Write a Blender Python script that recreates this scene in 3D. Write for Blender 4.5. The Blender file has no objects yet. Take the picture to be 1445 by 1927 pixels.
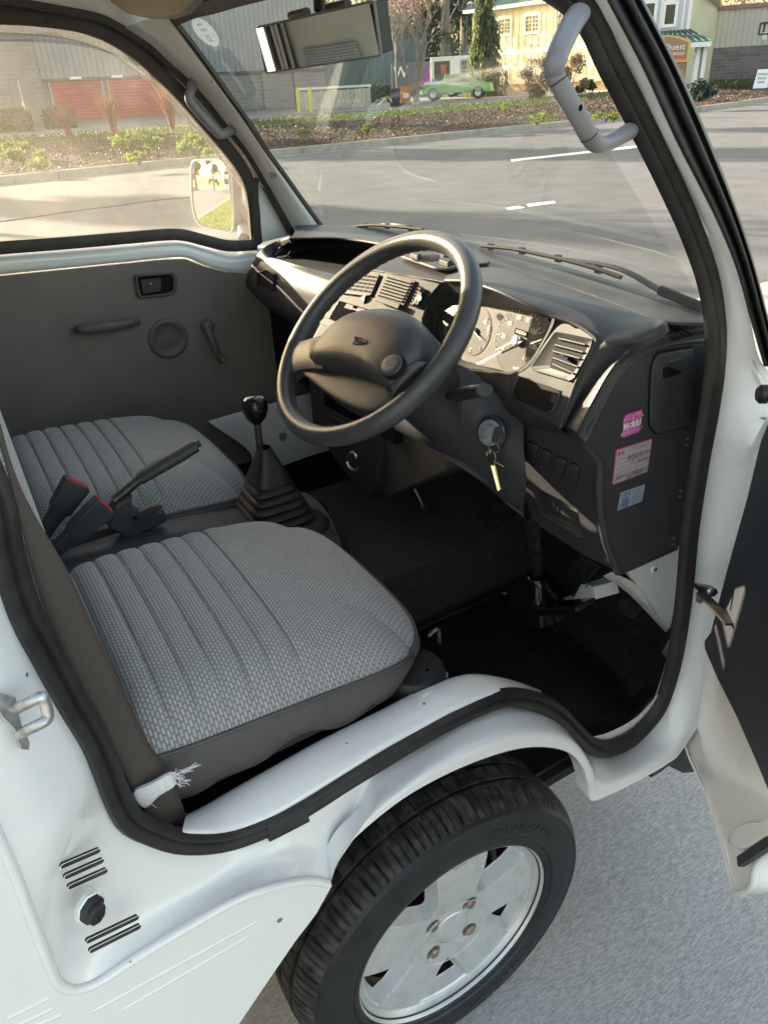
import bpy, bmesh, math, random
import numpy as np
from mathutils import Vector, Matrix
random.seed(7); rng = np.random.default_rng(7)
scene = bpy.context.scene
COL = scene.collection

# ------------------------------------------------------------------ camera
PW, PH = 1445.0, 1927.0                      # picture size used while measuring
CAM = np.array([1.246, -0.418, 1.44]); YAW, PIT, ROL, FOC = math.radians(60.49), math.radians(29.57), math.radians(-2.91), 1422.0
def _axes():
    f = np.array([-math.sin(YAW)*math.cos(PIT), math.cos(YAW)*math.cos(PIT), -math.sin(PIT)])
    r = np.array([math.cos(YAW), math.sin(YAW), 0.0]); u = np.cross(r, f)
    c, s = math.cos(ROL), math.sin(ROL)
    return c*r+s*u, -s*r+c*u, f
AR, AU, AF = _axes()
cd = bpy.data.cameras.new('camera'); cam = bpy.data.objects.new('camera', cd); COL.objects.link(cam)
cd.sensor_fit = 'VERTICAL'; cd.sensor_height = 36.0; cd.sensor_width = 27.0
cd.lens = FOC/PH*36.0; cd.clip_start = 0.02; cd.clip_end = 2000
M = Matrix.Identity(4)
for i in range(3):
    M[i][0], M[i][1], M[i][2], M[i][3] = AR[i], AU[i], -AF[i], CAM[i]
cam.matrix_world = M
scene.camera = cam

# ------------------------------------------------------------------ sky, sun, exposure
SUN_EL, SUN_AZ = math.radians(17.0), math.radians(28.0)      # sun over the far side of the road, a little behind the cab
SD = Vector((-math.cos(SUN_EL)*math.cos(SUN_AZ), -math.cos(SUN_EL)*math.sin(SUN_AZ), math.sin(SUN_EL)))
world = bpy.data.worlds.new("World"); scene.world = world; world.use_nodes = True
wn = world.node_tree; wn.nodes.clear()
sky = wn.nodes.new('ShaderNodeTexSky'); sky.sky_type = 'NISHITA'; sky.sun_disc = False
sky.sun_elevation = SUN_EL; sky.sun_rotation = math.atan2(SD.x, SD.y)
sky.air_density = 1.0; sky.dust_density = 3.0; sky.ozone_density = 1.0
bg = wn.nodes.new('ShaderNodeBackground'); bg.inputs[1].default_value = 0.15
out = wn.nodes.new('ShaderNodeOutputWorld')
wn.links.new(sky.outputs[0], bg.inputs[0]); wn.links.new(bg.outputs[0], out.inputs[0])
sl = bpy.data.lights.new('sun', 'SUN'); sl.energy = 4.5; sl.angle = math.radians(0.53); sl.color = (1.0, 0.95, 0.88)
so = bpy.data.objects.new('sun', sl); COL.objects.link(so)
so.rotation_euler = SD.to_track_quat('Z', 'Y').to_euler(); so.location = (-30, -10, 20)
scene.view_settings.view_transform = 'Standard'; scene.view_settings.look = 'None'
scene.view_settings.exposure = 2.28; scene.view_settings.gamma = 1.0
scene.view_settings.use_white_balance = True; scene.view_settings.white_balance_temperature = 8600; scene.view_settings.white_balance_tint = 8
scene.cycles.max_bounces = 10; scene.cycles.transparent_max_bounces = 16; scene.cycles.diffuse_bounces = 5

# ------------------------------------------------------------------ measuring helpers (a sight line cut by a plane of the place)
def ray(px, py): return (px-PW/2)/FOC*AR-(py-PH/2)/FOC*AU+AF
def P(px, py, x=None, y=None, z=None):
    d = ray(px, py); i, v = (0, x) if x is not None else (1, y) if y is not None else (2, z)
    return CAM+d*((v-CAM[i])/d[i])
def PP(px, py, pt, n):
    d = ray(px, py); n = np.array(n, float); return CAM+d*(np.dot(np.array(pt)-CAM, n)/np.dot(d, n))
def PS(px, py, side=1, off=0.0):             # side walls of the cab lean in above the belt line
    x = 0.645
    for _ in range(6):
        q = P(px, py, x=side*(x+off)); x = 0.645-max(0.0, q[2]-1.13)*0.20
    return q
def V(*a): return np.array(a, float)
def nrm(v): v = np.array(v, float); return v/(np.linalg.norm(v)+1e-12)

# ------------------------------------------------------------------ materials
MATS = {}
def mat(name, col, rough=0.5, metal=0.0, spec=0.5, coat=0.0, var=0.0, vscale=8.0, bump=0.0, bscale=200.0, btype='noise', col2=None, alpha=1.0, emit=None, thr=(0.35, 0.65), detail=5.0, bdist=0.001, sheen=0.0, rvar=0.0, coords='Object'):
    if name in MATS: return MATS[name]
    m = bpy.data.materials.new(name); m.use_nodes = True; nt = m.node_tree; N = nt.nodes; L = nt.links
    b = N['Principled BSDF']; b.inputs['Base Color'].default_value = (*col, 1); b.inputs['Roughness'].default_value = rough
    b.inputs['Metallic'].default_value = metal; b.inputs['Specular IOR Level'].default_value = spec
    b.inputs['Coat Weight'].default_value = coat; b.inputs['Coat Roughness'].default_value = 0.08
    b.inputs['Alpha'].default_value = alpha; b.inputs['Sheen Weight'].default_value = sheen
    if emit: b.inputs['Emission Color'].default_value = (*emit[:3], 1); b.inputs['Emission Strength'].default_value = emit[3]
    tc = N.new('ShaderNodeTexCoord'); src = tc.outputs[coords]
    if var or col2:
        n = N.new('ShaderNodeTexNoise'); n.inputs['Scale'].default_value = vscale; n.inputs['Detail'].default_value = detail; n.inputs['Roughness'].default_value = 0.6
        L.new(src, n.inputs['Vector'])
        r = N.new('ShaderNodeValToRGB'); r.color_ramp.elements[0].position = thr[0]; r.color_ramp.elements[1].position = thr[1]
        c2 = col2 if col2 else tuple(c*(1-var) for c in col); c1 = col if col2 else tuple(min(1, c*(1+var)) for c in col)
        r.color_ramp.elements[0].color = (*c2, 1); r.color_ramp.elements[1].color = (*c1, 1)
        L.new(n.outputs['Fac'], r.inputs['Fac']); L.new(r.outputs['Color'], b.inputs['Base Color'])
        if rvar:
            mr = N.new('ShaderNodeMapRange'); mr.inputs['To Min'].default_value = rough-rvar; mr.inputs['To Max'].default_value = rough+rvar
            L.new(n.outputs['Fac'], mr.inputs['Value']); L.new(mr.outputs[0], b.inputs['Roughness'])
    if bump:
        if btype == 'voronoi':
            t = N.new('ShaderNodeTexVoronoi'); t.inputs['Scale'].default_value = bscale; o = t.outputs['Distance']
        else:
            t = N.new('ShaderNodeTexNoise'); t.inputs['Scale'].default_value = bscale; t.inputs['Detail'].default_value = 3; o = t.outputs['Fac']
        L.new(src, t.inputs['Vector'])
        bp = N.new('ShaderNodeBump'); bp.inputs['Strength'].default_value = bump; bp.inputs['Distance'].default_value = bdist
        L.new(o, bp.inputs['Height']); L.new(bp.outputs[0], b.inputs['Normal'])
    MATS[name] = m; return m
def nodes_of(m): return m.node_tree.nodes, m.node_tree.links, m.node_tree.nodes['Principled BSDF']

paint = mat('white_paint', (0.80, 0.81, 0.80), 0.16, coat=0.6, col2=(0.72, 0.70, 0.66), vscale=5, thr=(0.22, 0.40), detail=8)
paint_worn = mat('white_paint_worn', (0.79, 0.79, 0.775), 0.30, coat=0.25, col2=(0.58, 0.55, 0.51), vscale=11, thr=(0.28, 0.42), detail=9)
plastic = mat('dash_plastic', (0.030, 0.032, 0.037), 0.42, spec=0.5, var=0.12, vscale=14, bump=0.35, bscale=420, btype='voronoi', bdist=0.0012, rvar=0.06)
plastic_s = mat('dash_smooth', (0.040, 0.040, 0.043), 0.50, spec=0.38, var=0.15, vscale=25, bump=0.12, bscale=900, bdist=0.0005)
trim_d = mat('trim_dark', (0.115, 0.100, 0.090), 0.5, spec=0.45, var=0.1, vscale=30)
plastic_m = mat('panel_plastic', (0.046, 0.047, 0.053), 0.50, spec=0.4, var=0.10, vscale=12, bump=0.15, bscale=900, bdist=0.0006)
grain = mat('grained_pad', (0.050, 0.052, 0.057), 0.46, spec=0.5, var=0.10, vscale=20, bump=0.40, bscale=430, btype='voronoi', bdist=0.0010)
void = mat('dark_recess', (0.006, 0.006, 0.006), 0.7, spec=0.2)  # near-black fill; puts the shade of holes and gaps into colour
gloss = mat('gloss_black', (0.008, 0.008, 0.009), 0.12)
rubber = mat('black_rubber', (0.020, 0.019, 0.019), 0.48, spec=0.4, var=0.35, vscale=30, bump=0.1, bscale=500)
rubber_b = mat('dusty_rubber', (0.050, 0.044, 0.039), 0.55, spec=0.4, var=0.25, vscale=18)
trim_v = mat('door_trim_vinyl', (0.185, 0.158, 0.142), 0.65, spec=0.4, var=0.10, vscale=7, bump=0.25, bscale=700, bdist=0.0006)
navy = mat('door_board', (0.030, 0.034, 0.044), 0.55, spec=0.4, var=0.12, vscale=9, bump=0.25, bscale=600, bdist=0.0006)
vinyl = mat('seat_vinyl', (0.085, 0.078, 0.078), 0.55, spec=0.4, var=0.12, vscale=16, bump=0.2, bscale=600)
carpet = mat('carpet', (0.028, 0.025, 0.022), 0.95, spec=0.1, var=0.3, vscale=60, bump=0.6, bscale=900, sheen=0.1)
headliner = mat('headliner', (0.52, 0.47, 0.41), 0.85, var=0.05, vscale=10)
visor_g = mat('visor_vinyl', (0.24, 0.23, 0.22), 0.75, var=0.06, vscale=14)
handle_g = mat('handle_grey', (0.20, 0.20, 0.215), 0.45, spec=0.4, var=0.05, vscale=20)
zinc = mat('zinc_steel', (0.55, 0.55, 0.54), 0.38, metal=0.9, var=0.25, vscale=60, rvar=0.1)
steel_d = mat('dark_steel', (0.10, 0.09, 0.085), 0.4, metal=0.8, var=0.4, vscale=60)
chrome = mat('mirror_glass', (0.86, 0.87, 0.87), 0.015, metal=1.0)
silver = mat('alloy_silver', (0.58, 0.58, 0.575), 0.38, metal=0.45, spec=0.5, col2=(0.50, 0.49, 0.48), vscale=35, thr=(0.3, 0.5))
rust = mat('rusty_iron', (0.16, 0.075, 0.04), 0.8, var=0.6, vscale=40)
lug = mat('worn_nut', (0.30, 0.22, 0.18), 0.5, metal=0.6, var=0.4, vscale=120)
print_w = mat('white_print', (0.80, 0.80, 0.78), 0.6); print_k = mat('black_print', (0.02, 0.02, 0.025), 0.6)
white_c = mat('white_cloth', (0.78, 0.78, 0.78), 0.9, var=0.08, vscale=200, bump=0.5, bscale=900)
black_p = mat('satin_black', (0.012, 0.012, 0.013), 0.28, var=0.3, vscale=12)
red_p = mat('buckle_red', (0.55, 0.06, 0.06), 0.4)

# a few stone chips and specks in the painted body
def chips(m, scale, thr_, col):
    N, L, b = nodes_of(m); tc = N.new('ShaderNodeTexCoord'); v = N.new('ShaderNodeTexVoronoi'); v.inputs['Scale'].default_value = scale; v.inputs['Randomness'].default_value = 1.0; L.new(tc.outputs['Object'], v.inputs['Vector'])
    n = N.new('ShaderNodeTexNoise'); n.inputs['Scale'].default_value = scale*2.5; L.new(tc.outputs['Object'], n.inputs['Vector'])
    s1 = N.new('ShaderNodeSeparateColor'); L.new(v.outputs['Color'], s1.inputs[0])
    sz = N.new('ShaderNodeMath'); sz.operation = 'MULTIPLY_ADD'; sz.inputs[1].default_value = -0.35; L.new(s1.outputs[0], sz.inputs[0]); sz.inputs[2].default_value = thr_
    ad = N.new('ShaderNodeMath'); ad.operation = 'MULTIPLY_ADD'; ad.inputs[1].default_value = 0.12; L.new(n.outputs['Fac'], ad.inputs[0]); L.new(v.outputs['Distance'], ad.inputs[2])
    lt = N.new('ShaderNodeMath'); lt.operation = 'LESS_THAN'; L.new(ad.outputs[0], lt.inputs[0]); L.new(sz.outputs[0], lt.inputs[1])
    old = b.inputs['Base Color'].links[0].from_socket; mx = N.new('ShaderNodeMix'); mx.data_type = 'RGBA'; mx.inputs['B'].default_value = (*col, 1); L.new(old, mx.inputs['A']); L.new(lt.outputs[0], mx.inputs['Factor']); L.new(mx.outputs['Result'], b.inputs['Base Color'])
chips(paint, 26, 0.17, (0.22, 0.18, 0.15)); chips(paint_worn, 30, 0.22, (0.20, 0.16, 0.13))

# seat cloth: woven checks
def cloth_mat():
    m = mat('seat_cloth', (0.2, 0.2, 0.21), 0.9, spec=0.15, sheen=0.25); N, L, b = nodes_of(m)
    tc = N.new('ShaderNodeTexCoord'); mp = N.new('ShaderNodeMapping'); L.new(tc.outputs['UV'], mp.inputs[0])
    br = N.new('ShaderNodeTexBrick'); br.offset = 0.5; br.inputs['Scale'].default_value = 1.0
    br.inputs['Brick Width'].default_value = 0.0066; br.inputs['Row Height'].default_value = 0.0044
    br.inputs['Mortar Size'].default_value = 0.0019; br.inputs['Mortar Smooth'].default_value = 1.0; br.inputs['Bias'].default_value = 0.0
    br.inputs['Color1'].default_value = (0.47, 0.468, 0.465, 1); br.inputs['Color2'].default_value = (0.40, 0.40, 0.398, 1); br.inputs['Mortar'].default_value = (0.20, 0.197, 0.193, 1)
    L.new(mp.outputs[0], br.inputs['Vector'])
    n = N.new('ShaderNodeTexNoise'); n.inputs['Scale'].default_value = 700; n.inputs['Detail'].default_value = 2; L.new(mp.outputs[0], n.inputs['Vector'])
    mx = N.new('ShaderNodeMix'); mx.data_type = 'RGBA'; mx.blend_type = 'MULTIPLY'; mx.inputs['Factor'].default_value = 0.55
    L.new(br.outputs['Color'], mx.inputs['A']); L.new(n.outputs['Color'], mx.inputs['B']); 
    g = N.new('ShaderNodeHueSaturation'); g.inputs['Saturation'].default_value = 0.25; g.inputs['Value'].default_value = 1.35; L.new(mx.outputs['Result'], g.inputs['Color'])
    L.new(g.outputs[0], b.inputs['Base Color'])
    bp = N.new('ShaderNodeBump'); bp.inputs['Strength'].default_value = 0.45; bp.inputs['Distance'].default_value = 0.001; bp.invert = True
    L.new(br.outputs['Fac'], bp.inputs['Height']); L.new(bp.outputs[0], b.inputs['Normal'])
    return m
cloth = cloth_mat()

def glass_mat(name, tint, dust, dscale=6.0, refl=1.0):
    m = bpy.data.materials.new(name); m.use_nodes = True; N = m.node_tree.nodes; L = m.node_tree.links; N.clear()
    o = N.new('ShaderNodeOutputMaterial'); t = N.new('ShaderNodeBsdfTransparent'); t.inputs[0].default_value = (*tint, 1)
    g = N.new('ShaderNodeBsdfGlossy'); g.inputs['Roughness'].default_value = 0.02
    fr = N.new('ShaderNodeFresnel'); fr.inputs[0].default_value = 1.45
    ml = N.new('ShaderNodeMath'); ml.operation = 'MULTIPLY'; ml.inputs[1].default_value = refl; L.new(fr.outputs[0], ml.inputs[0])
    m1 = N.new('ShaderNodeMixShader'); L.new(ml.outputs[0], m1.inputs[0]); L.new(t.outputs[0], m1.inputs[1]); L.new(g.outputs[0], m1.inputs[2])
    d = N.new('ShaderNodeBsdfTranslucent'); d.inputs[0].default_value = (0.8, 0.76, 0.68, 1)
    tc = N.new('ShaderNodeTexCoord'); n = N.new('ShaderNodeTexNoise'); n.inputs['Scale'].default_value = dscale; n.inputs['Detail'].default_value = 10; n.inputs['Roughness'].default_value = 0.7
    L.new(tc.outputs['Object'], n.inputs['Vector'])
    mr = N.new('ShaderNodeMapRange'); mr.inputs['From Min'].default_value = 0.3; mr.inputs['From Max'].default_value = 0.75; mr.inputs['To Min'].default_value = dust*0.4; mr.inputs['To Max'].default_value = dust*1.6
    L.new(n.outputs['Fac'], mr.inputs[0])
    m2 = N.new('ShaderNodeMixShader'); L.new(mr.outputs[0], m2.inputs[0]); L.new(m1.outputs[0], m2.inputs[1]); L.new(d.outputs[0], m2.inputs[2])
    L.new(m2.outputs[0], o.inputs[0]); return m
glass_w = glass_mat('windshield_glass', (0.90, 0.94, 0.92), 0.018, 5.0)
glass_d = glass_mat('door_glass', (0.92, 0.93, 0.92), 0.040, 4.0)
visor_c = glass_mat('smoked_visor', (0.42, 0.39, 0.36), 0.002, 6.0, 0.12)
lens_c = glass_mat('lens', (0.94, 0.94, 0.94), 0.008, 30.0, 0.12)
smear = glass_mat('dust_smear', (0.95, 0.95, 0.93), 0.20, 90.0, 0.0)
window_g = mat('window_glass', (0.03, 0.035, 0.04), 0.08, spec=0.6)

# ------------------------------------------------------------------ mesh builder
def cr(pts, n, closed=False):
    """Catmull-Rom through pts (k,3..) sampled at n points."""
    p = np.array(pts, float); k = len(p)
    if k == 1: return np.repeat(p, n, 0)
    if closed: t = np.linspace(0, k, n, endpoint=False)
    else: t = np.linspace(0, k-1, n)
    i = np.minimum(np.floor(t).astype(int), k-1 if closed else k-2); f = (t-i)[(...,)+(None,)*(p.ndim-1)]
    def g(j):
        if closed: return p[j % k]
        e0 = 2*p[0]-p[1]; e1 = 2*p[-1]-p[-2]
        q = np.concatenate([e0[None], p, e1[None]]); return q[np.clip(j+1, 0, k+1)]
    a, b, c, d = g(i-1), g(i), g(i+1), g(i+2)
    return 0.5*((2*b)+(c-a)*f+(2*a-5*b+4*c-d)*f*f+(3*b-a-3*c+d)*f**3)
def resample(pts, n, closed=False, fine=12):
    q = cr(pts, max(n, len(pts)*fine), closed)
    if closed: q = np.concatenate([q, q[:1]])
    s = np.concatenate([[0], np.cumsum(np.linalg.norm(np.diff(q, axis=0), axis=1))])
    t = np.linspace(0, s[-1], n+1)[:-1] if closed else np.linspace(0, s[-1], n)
    return np.stack([np.interp(t, s, q[:, j]) for j in range(q.shape[1])], 1)
def round_poly(pts, r, n=5):
    """Round the corners of a planar 3-D polygon by radius r."""
    p = [np.array(q, float) for q in pts]; o = []; k = len(p); rr = r if hasattr(r, '__len__') else [r]*k
    for i in range(k):
        a, b, c = p[i-1], p[i], p[(i+1) % k]; u, v = a-b, c-b
        lu, lv = np.linalg.norm(u), np.linalg.norm(v); d = min(rr[i], lu*0.48, lv*0.48)
        if d < 1e-6: o.append(b); continue
        s, e = b+u/lu*d, b+v/lv*d
        for t in np.linspace(0, 1, n): o.append((1-t)**2*s+2*t*(1-t)*b+t*t*e)
    return o

class MB:
    def __init__(self): self.v = []; self.f = []; self.mi = []; self.mats = []; self.uv = {}; self.n = 0
    def m(self, m):
        if m not in self.mats: self.mats.append(m)
        return self.mats.index(m)
    def add(self, v, f, m):
        k = self.m(m); b = self.n; v = np.asarray(v, float).reshape(-1, 3); self.v.append(v); self.n += len(v)
        for q in f: self.f.append([b+i for i in q]); self.mi.append(k)
        return b
    def grid(self, G, m, cu=False, cv=False):
        G = np.asarray(G); a, c = G.shape[:2]; f = []
        for i in range(a if cu else a-1):
            for j in range(c if cv else c-1):
                i2, j2 = (i+1) % a, (j+1) % c; f.append((i*c+j, i*c+j2, i2*c+j2, i2*c+j))
        return self.add(G.reshape(-1, 3), f, m)
    def patch(self, rows, nu, nv, m):
        R = np.array([cr(r, nv) for r in rows]); G = cr(R, nu); self.grid(G, m); return G
    def tube(self, path, r, m, n=10, closed=False, N=None, ref=None, prof=None, cap=True, scale=None):
        """sweep a round (or given 2-D) profile along a path; ref fixes the profile's second axis"""
        p = cr(path, N, closed) if N else np.array(path, float); k = len(p)
        if closed: T = np.roll(p, -1, 0)-np.roll(p, 1, 0)
        else: T = np.gradient(p, axis=0)
        T /= np.linalg.norm(T, axis=1)[:, None]+1e-12
        pr = np.array(prof, float) if prof is not None else np.stack([np.cos(np.linspace(0, 2*np.pi, n, endpoint=False)), np.sin(np.linspace(0, 2*np.pi, n, endpoint=False))], 1)*(1.0 if hasattr(r, '__len__') else r)
        rs = np.interp(np.linspace(0, 1, k), np.linspace(0, 1, len(r)), r) if hasattr(r, '__len__') else None
        G = []; a = None
        for i in range(k):
            t = T[i]
            if ref is not None:
                rf = ref[i] if np.ndim(ref) == 2 else np.array(ref, float); a = nrm(np.cross(rf, t))
            else:
                if a is None: a = np.cross(t, [0, 0, 1.0] if abs(t[2]) < 0.9 else [1.0, 0, 0])
                a = nrm(a-t*np.dot(a, t))
            b = np.cross(t, a); s = rs[i] if rs is not None else 1.0
            if scale is not None: s = s*np.interp(i/(k-1), np.linspace(0, 1, len(scale)), scale)
            G.append([p[i]+s*(q[0]*a+q[1]*b) for q in pr])
        b0 = self.grid(G, m, cu=closed, cv=True); c = len(pr)
        if cap and not closed:
            kk = self.m(m); self.f.append([b0+j for j in range(c)][::-1]); self.mi.append(kk)
            self.f.append([b0+(k-1)*c+j for j in range(c)]); self.mi.append(kk)
        return G
    def lathe(self, prof, o, ax, m, n=32, arc=None, cap=False):
        o = np.array(o, float); w = nrm(ax); u = nrm(np.cross(w, [0, 0, 1.0] if abs(w[2]) < 0.9 else [1.0, 0, 0])); v = np.cross(w, u)
        th = np.linspace(0, 2*np.pi, n, endpoint=False)
        G = [[o+h*w+r*(math.cos(t)*u+math.sin(t)*v) for t in th] for r, h in prof]
        self.grid(G, m, cv=True)
    def poly(self, pts, m): self.add(pts, [list(range(len(pts)))], m)
    def prism(self, pts, off, m, cap0=True, cap1=True):
        p = np.array(pts, float); o = np.array(off, float); k = len(p); f = []
        if cap0: f.append(list(range(k))[::-1])
        if cap1: f.append(list(range(k, 2*k)))
        for i in range(k): f.append((i, (i+1) % k, k+(i+1) % k, k+i))
        self.add(np.concatenate([p, p+o]), f, m)
    def box(self, c, s, m, R=None):
        c = np.array(c, float); h = np.array(s, float)/2; R = np.eye(3) if R is None else np.array(R)
        v = [c+R@(h*np.array([i, j, k])) for i in (-1, 1) for j in (-1, 1) for k in (-1, 1)]
        self.add(v, [(0, 1, 3, 2), (4, 6, 7, 5), (0, 4, 5, 1), (2, 3, 7, 6), (0, 2, 6, 4), (1, 5, 7, 3)], m)
    def pillow(self, pts, nvec, h, m, depth=0.0, rings=((1.0, 0.0), (0.985, 0.35), (0.95, 0.62), (0.88, 0.82), (0.7, 0.95), (0.4, 1.0)), skirt=True):
        p = np.array(pts, float); c = p.mean(0); w = nrm(nvec); G = []
        if depth: G.append(p-w*depth)
        for s, k in rings: G.append(c+(p-c)*s+w*h*k)
        b = self.grid(G, m, cv=True); k = len(p); last = b+(len(G)-1)*k
        self.f.append([last+j for j in range(k)]); self.mi.append(self.m(m))
    def text(self, s, o, a, b, size, m, align='CENTER', lift=0.0, depth=0.0, sx=1.0):
        cu = bpy.data.curves.new('t', 'FONT'); cu.body = s; cu.size = size; cu.align_x = align; cu.align_y = 'CENTER'; cu.resolution_u = 2; cu.extrude = depth
        ob = bpy.data.objects.new('t', cu); COL.objects.link(ob); dg = bpy.context.evaluated_depsgraph_get()
        me = bpy.data.meshes.new_from_object(ob.evaluated_get(dg)); o = np.array(o, float); a = nrm(a); b = nrm(b); w = np.cross(a, b)
        if len(me.vertices):
            vs = np.array([v.co[:] for v in me.vertices]); self.add(o+np.outer(vs[:, 0]*sx, a)+np.outer(vs[:, 1], b)+np.outer(vs[:, 2]+lift, w), [list(p.vertices) for p in me.polygons], m)
        bpy.data.objects.remove(ob); bpy.data.curves.remove(cu); bpy.data.meshes.remove(me)
    def build(self, name, parent=None, angle=38, bevel=0.0, seg=2, solid=0.0, uvs=None, smooth=True, weld=False, recalc=False):
        me = bpy.data.meshes.new(name); v = np.concatenate(self.v) if self.v else np.zeros((0, 3))
        org = np.zeros(3)
        me.from_pydata(v.tolist(), [], self.f)
        for m_ in self.mats: me.materials.append(m_)
        me.polygons.foreach_set('material_index', self.mi)
        if uvs is not None:
            ul = me.uv_layers.new(name='UVMap'); li = np.zeros(len(me.loops), int); me.loops.foreach_get('vertex_index', li)
            ul.data.foreach_set('uv', np.asarray(uvs, float)[li].ravel())
        if weld or recalc:
            bm = bmesh.new(); bm.from_mesh(me)
            if weld: bmesh.ops.remove_doubles(bm, verts=bm.verts, dist=1e-5)
            bmesh.ops.recalc_face_normals(bm, faces=bm.faces); bm.to_mesh(me); bm.free()
        if smooth:
            me.shade_smooth(); me.set_sharp_from_angle(angle=math.radians(angle))
        me.update(); ob = bpy.data.objects.new(name, me); COL.objects.link(ob)
        if bevel:
            bv = ob.modifiers.new('bevel', 'BEVEL'); bv.width = bevel; bv.segments = seg; bv.limit_method = 'ANGLE'; bv.angle_limit = math.radians(40); bv.harden_normals = True
        if solid:
            sd = ob.modifiers.new('solid', 'SOLIDIFY'); sd.thickness = solid; sd.offset = 0
        if parent is not None: ob.parent = parent; ob.matrix_parent_inverse = parent.matrix_world.inverted()
        return ob
def tag(o, label=None, cat=None, group=None, kind=None):
    if label: o['label'] = label
    if cat: o['category'] = cat
    if group: o['group'] = group
    if kind: o['kind'] = kind
    return o
def thing(name, label, cat, loc=(0, 0, 0), group=None):
    o = bpy.data.objects.new(name, None); COL.objects.link(o); o.location = loc; o.empty_display_size = 0.1
    o.matrix_world = Matrix.Translation(Vector(loc)); return tag(o, label, cat, group)
def offset_ring(pts, c, d):
    p = np.array(pts); v = p-np.array(c); l = np.linalg.norm(v, axis=1)[:, None]; return p+v/l*d
# =================================================================== THE TRUCK: shell
truck = thing('mini_truck', 'white cab-over mini vehicle parked on concrete with its driver door swung open', 'mini truck')
def XL(px, py, off=0.0):                     # inner face of the far (passenger) side
    x = -0.60
    for _ in range(6):
        q = P(px, py, x=x-off); x = -0.60+max(0.0, q[2]-1.12)*0.20
    return q

# --- door opening: seal path and the painted jamb around it
seal_px = [(-20, 900), (12, 1020), (45, 1139), (92, 1230), (140, 1320), (181, 1390), (207, 1455), (224, 1502), (246, 1541), (285, 1563), (346, 1582), (424, 1578), (498, 1553), (569, 1517), (650, 1466), (720, 1424), (785, 1385), (862, 1344), (936, 1314), (983, 1313), (1026, 1326), (1058, 1348), (1086, 1378), (1112, 1401), (1140, 1409), (1180, 1394), (1211, 1366), (1238, 1330), (1256, 1280), (1270, 1220), (1284, 1120), (1295, 1000), (1312, 880), (1330, 780), (1341, 700), (1343, 620), (1330, 530), (1300, 440), (1265, 360), (1222, 271), (1150, 130), (1073, 0)]
seal3 = [PS(*q) for q in seal_px]
top = seal3[-1]
seal3 += [V(0.566, 0.055, 1.555), V(0.553, -0.02, 1.600), V(0.550, -0.16, 1.617), V(0.551, -0.32, 1.613), V(0.556, -0.405, 1.58), V(0.572, -0.437, 1.50), V(0.600, -0.440, 1.36)]
seal_path = resample(seal3, 260, closed=True)
sprof = [(-0.015, -0.004), (-0.013, 0.006), (-0.006, 0.009), (-0.001, 0.0045), (0.004, 0.0095), (0.012, 0.0105), (0.017, 0.005), (0.0165, -0.006)]
mb = MB()
mb.tube(seal_path, 1.0, rubber, closed=True, ref=[1.0, 0, 0], prof=[(-a*0.86, b) for a, b in sprof], cap=False)
door_seal = mb.build('door_seal', truck, angle=60)
# butt joint sleeve of the seal on the sill
mb = MB(); jp = resample([PS(*q) for q in ((498, 1556), (535, 1538), (572, 1519))], 8)
mb.tube(jp, 1.0, rubber, ref=[1.0, 0, 0], prof=[(-a*1.0, b*1.18+0.001) for a, b in sprof])
mb.build('seal_joint', door_seal, angle=60)

pairs = [  # (seal outer edge px, outer edge px or 3-D)
 ((-45, 900), None), ((-10, 1020), None), ((26, 1139), None), ((72, 1239), None), ((122, 1324), None), ((162, 1392), None), ((186, 1455), None), ((204, 1505), (86, 1800)),
 ((224, 1545), (118, 1858)), ((268, 1580), (175, 1855)), ((344, 1602), (262, 1801)), ((424, 1597), (349, 1749)), ((498, 1572), (448, 1694)), ((575, 1533), (528, 1667)), ((640, 1497), (583, 1659)), ((690, 1466), (618, 1664)), ((720, 1447), (633, 1628)), ((750, 1428), (658, 1587)), ((785, 1408), (708, 1541)),
 ((825, 1384), (770, 1495)), ((880, 1353), (845, 1454)), ((936, 1332), (921, 1423)), ((981, 1329), (981, 1407)), ((1021, 1338), (1031, 1405)), ((1051, 1358), (1071, 1415)), ((1076, 1386), (1096, 1440)), ((1096, 1406), (1108, 1475)), ((1117, 1420), (1114, 1506)), ((1146, 1425), (1150, 1494)), ((1187, 1405), (1189, 1475)), ((1222, 1374), (1254, 1438)), ((1249, 1322), (1289, 1403)),
 ((1271, 1251), 0.56), ((1288, 1151), 0.56), ((1302, 1050), 0.56), ((1318, 930), 0.56), ((1338, 820), 0.56), ((1355, 740), 0.56), ((1360, 690), (1437, 690)), ((1362, 600), (1410, 600)), ((1342, 500), (1382, 500)), ((1306, 400), (1340, 400)), ((1242, 271), (1274, 271)), ((1172, 130), (1209, 130)), ((1106, 0), (1141, 0)), ((1062, -85), (1100, -85))]
rA, rB, rC, rD, crease = [], [], [], [], []
for a_, d_ in ((V(0.566, -0.448, 1.57), V(0.600, -0.505, 1.57)), (V(0.604, -0.458, 1.36), V(0.648, -0.505, 1.35))):
    rA.append(a_+V(-0.02, 0, 0)); rB.append(a_); rC.append(a_*0.38+d_*0.62+V(0.008, 0.008, 0)); rD.append(d_)
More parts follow.
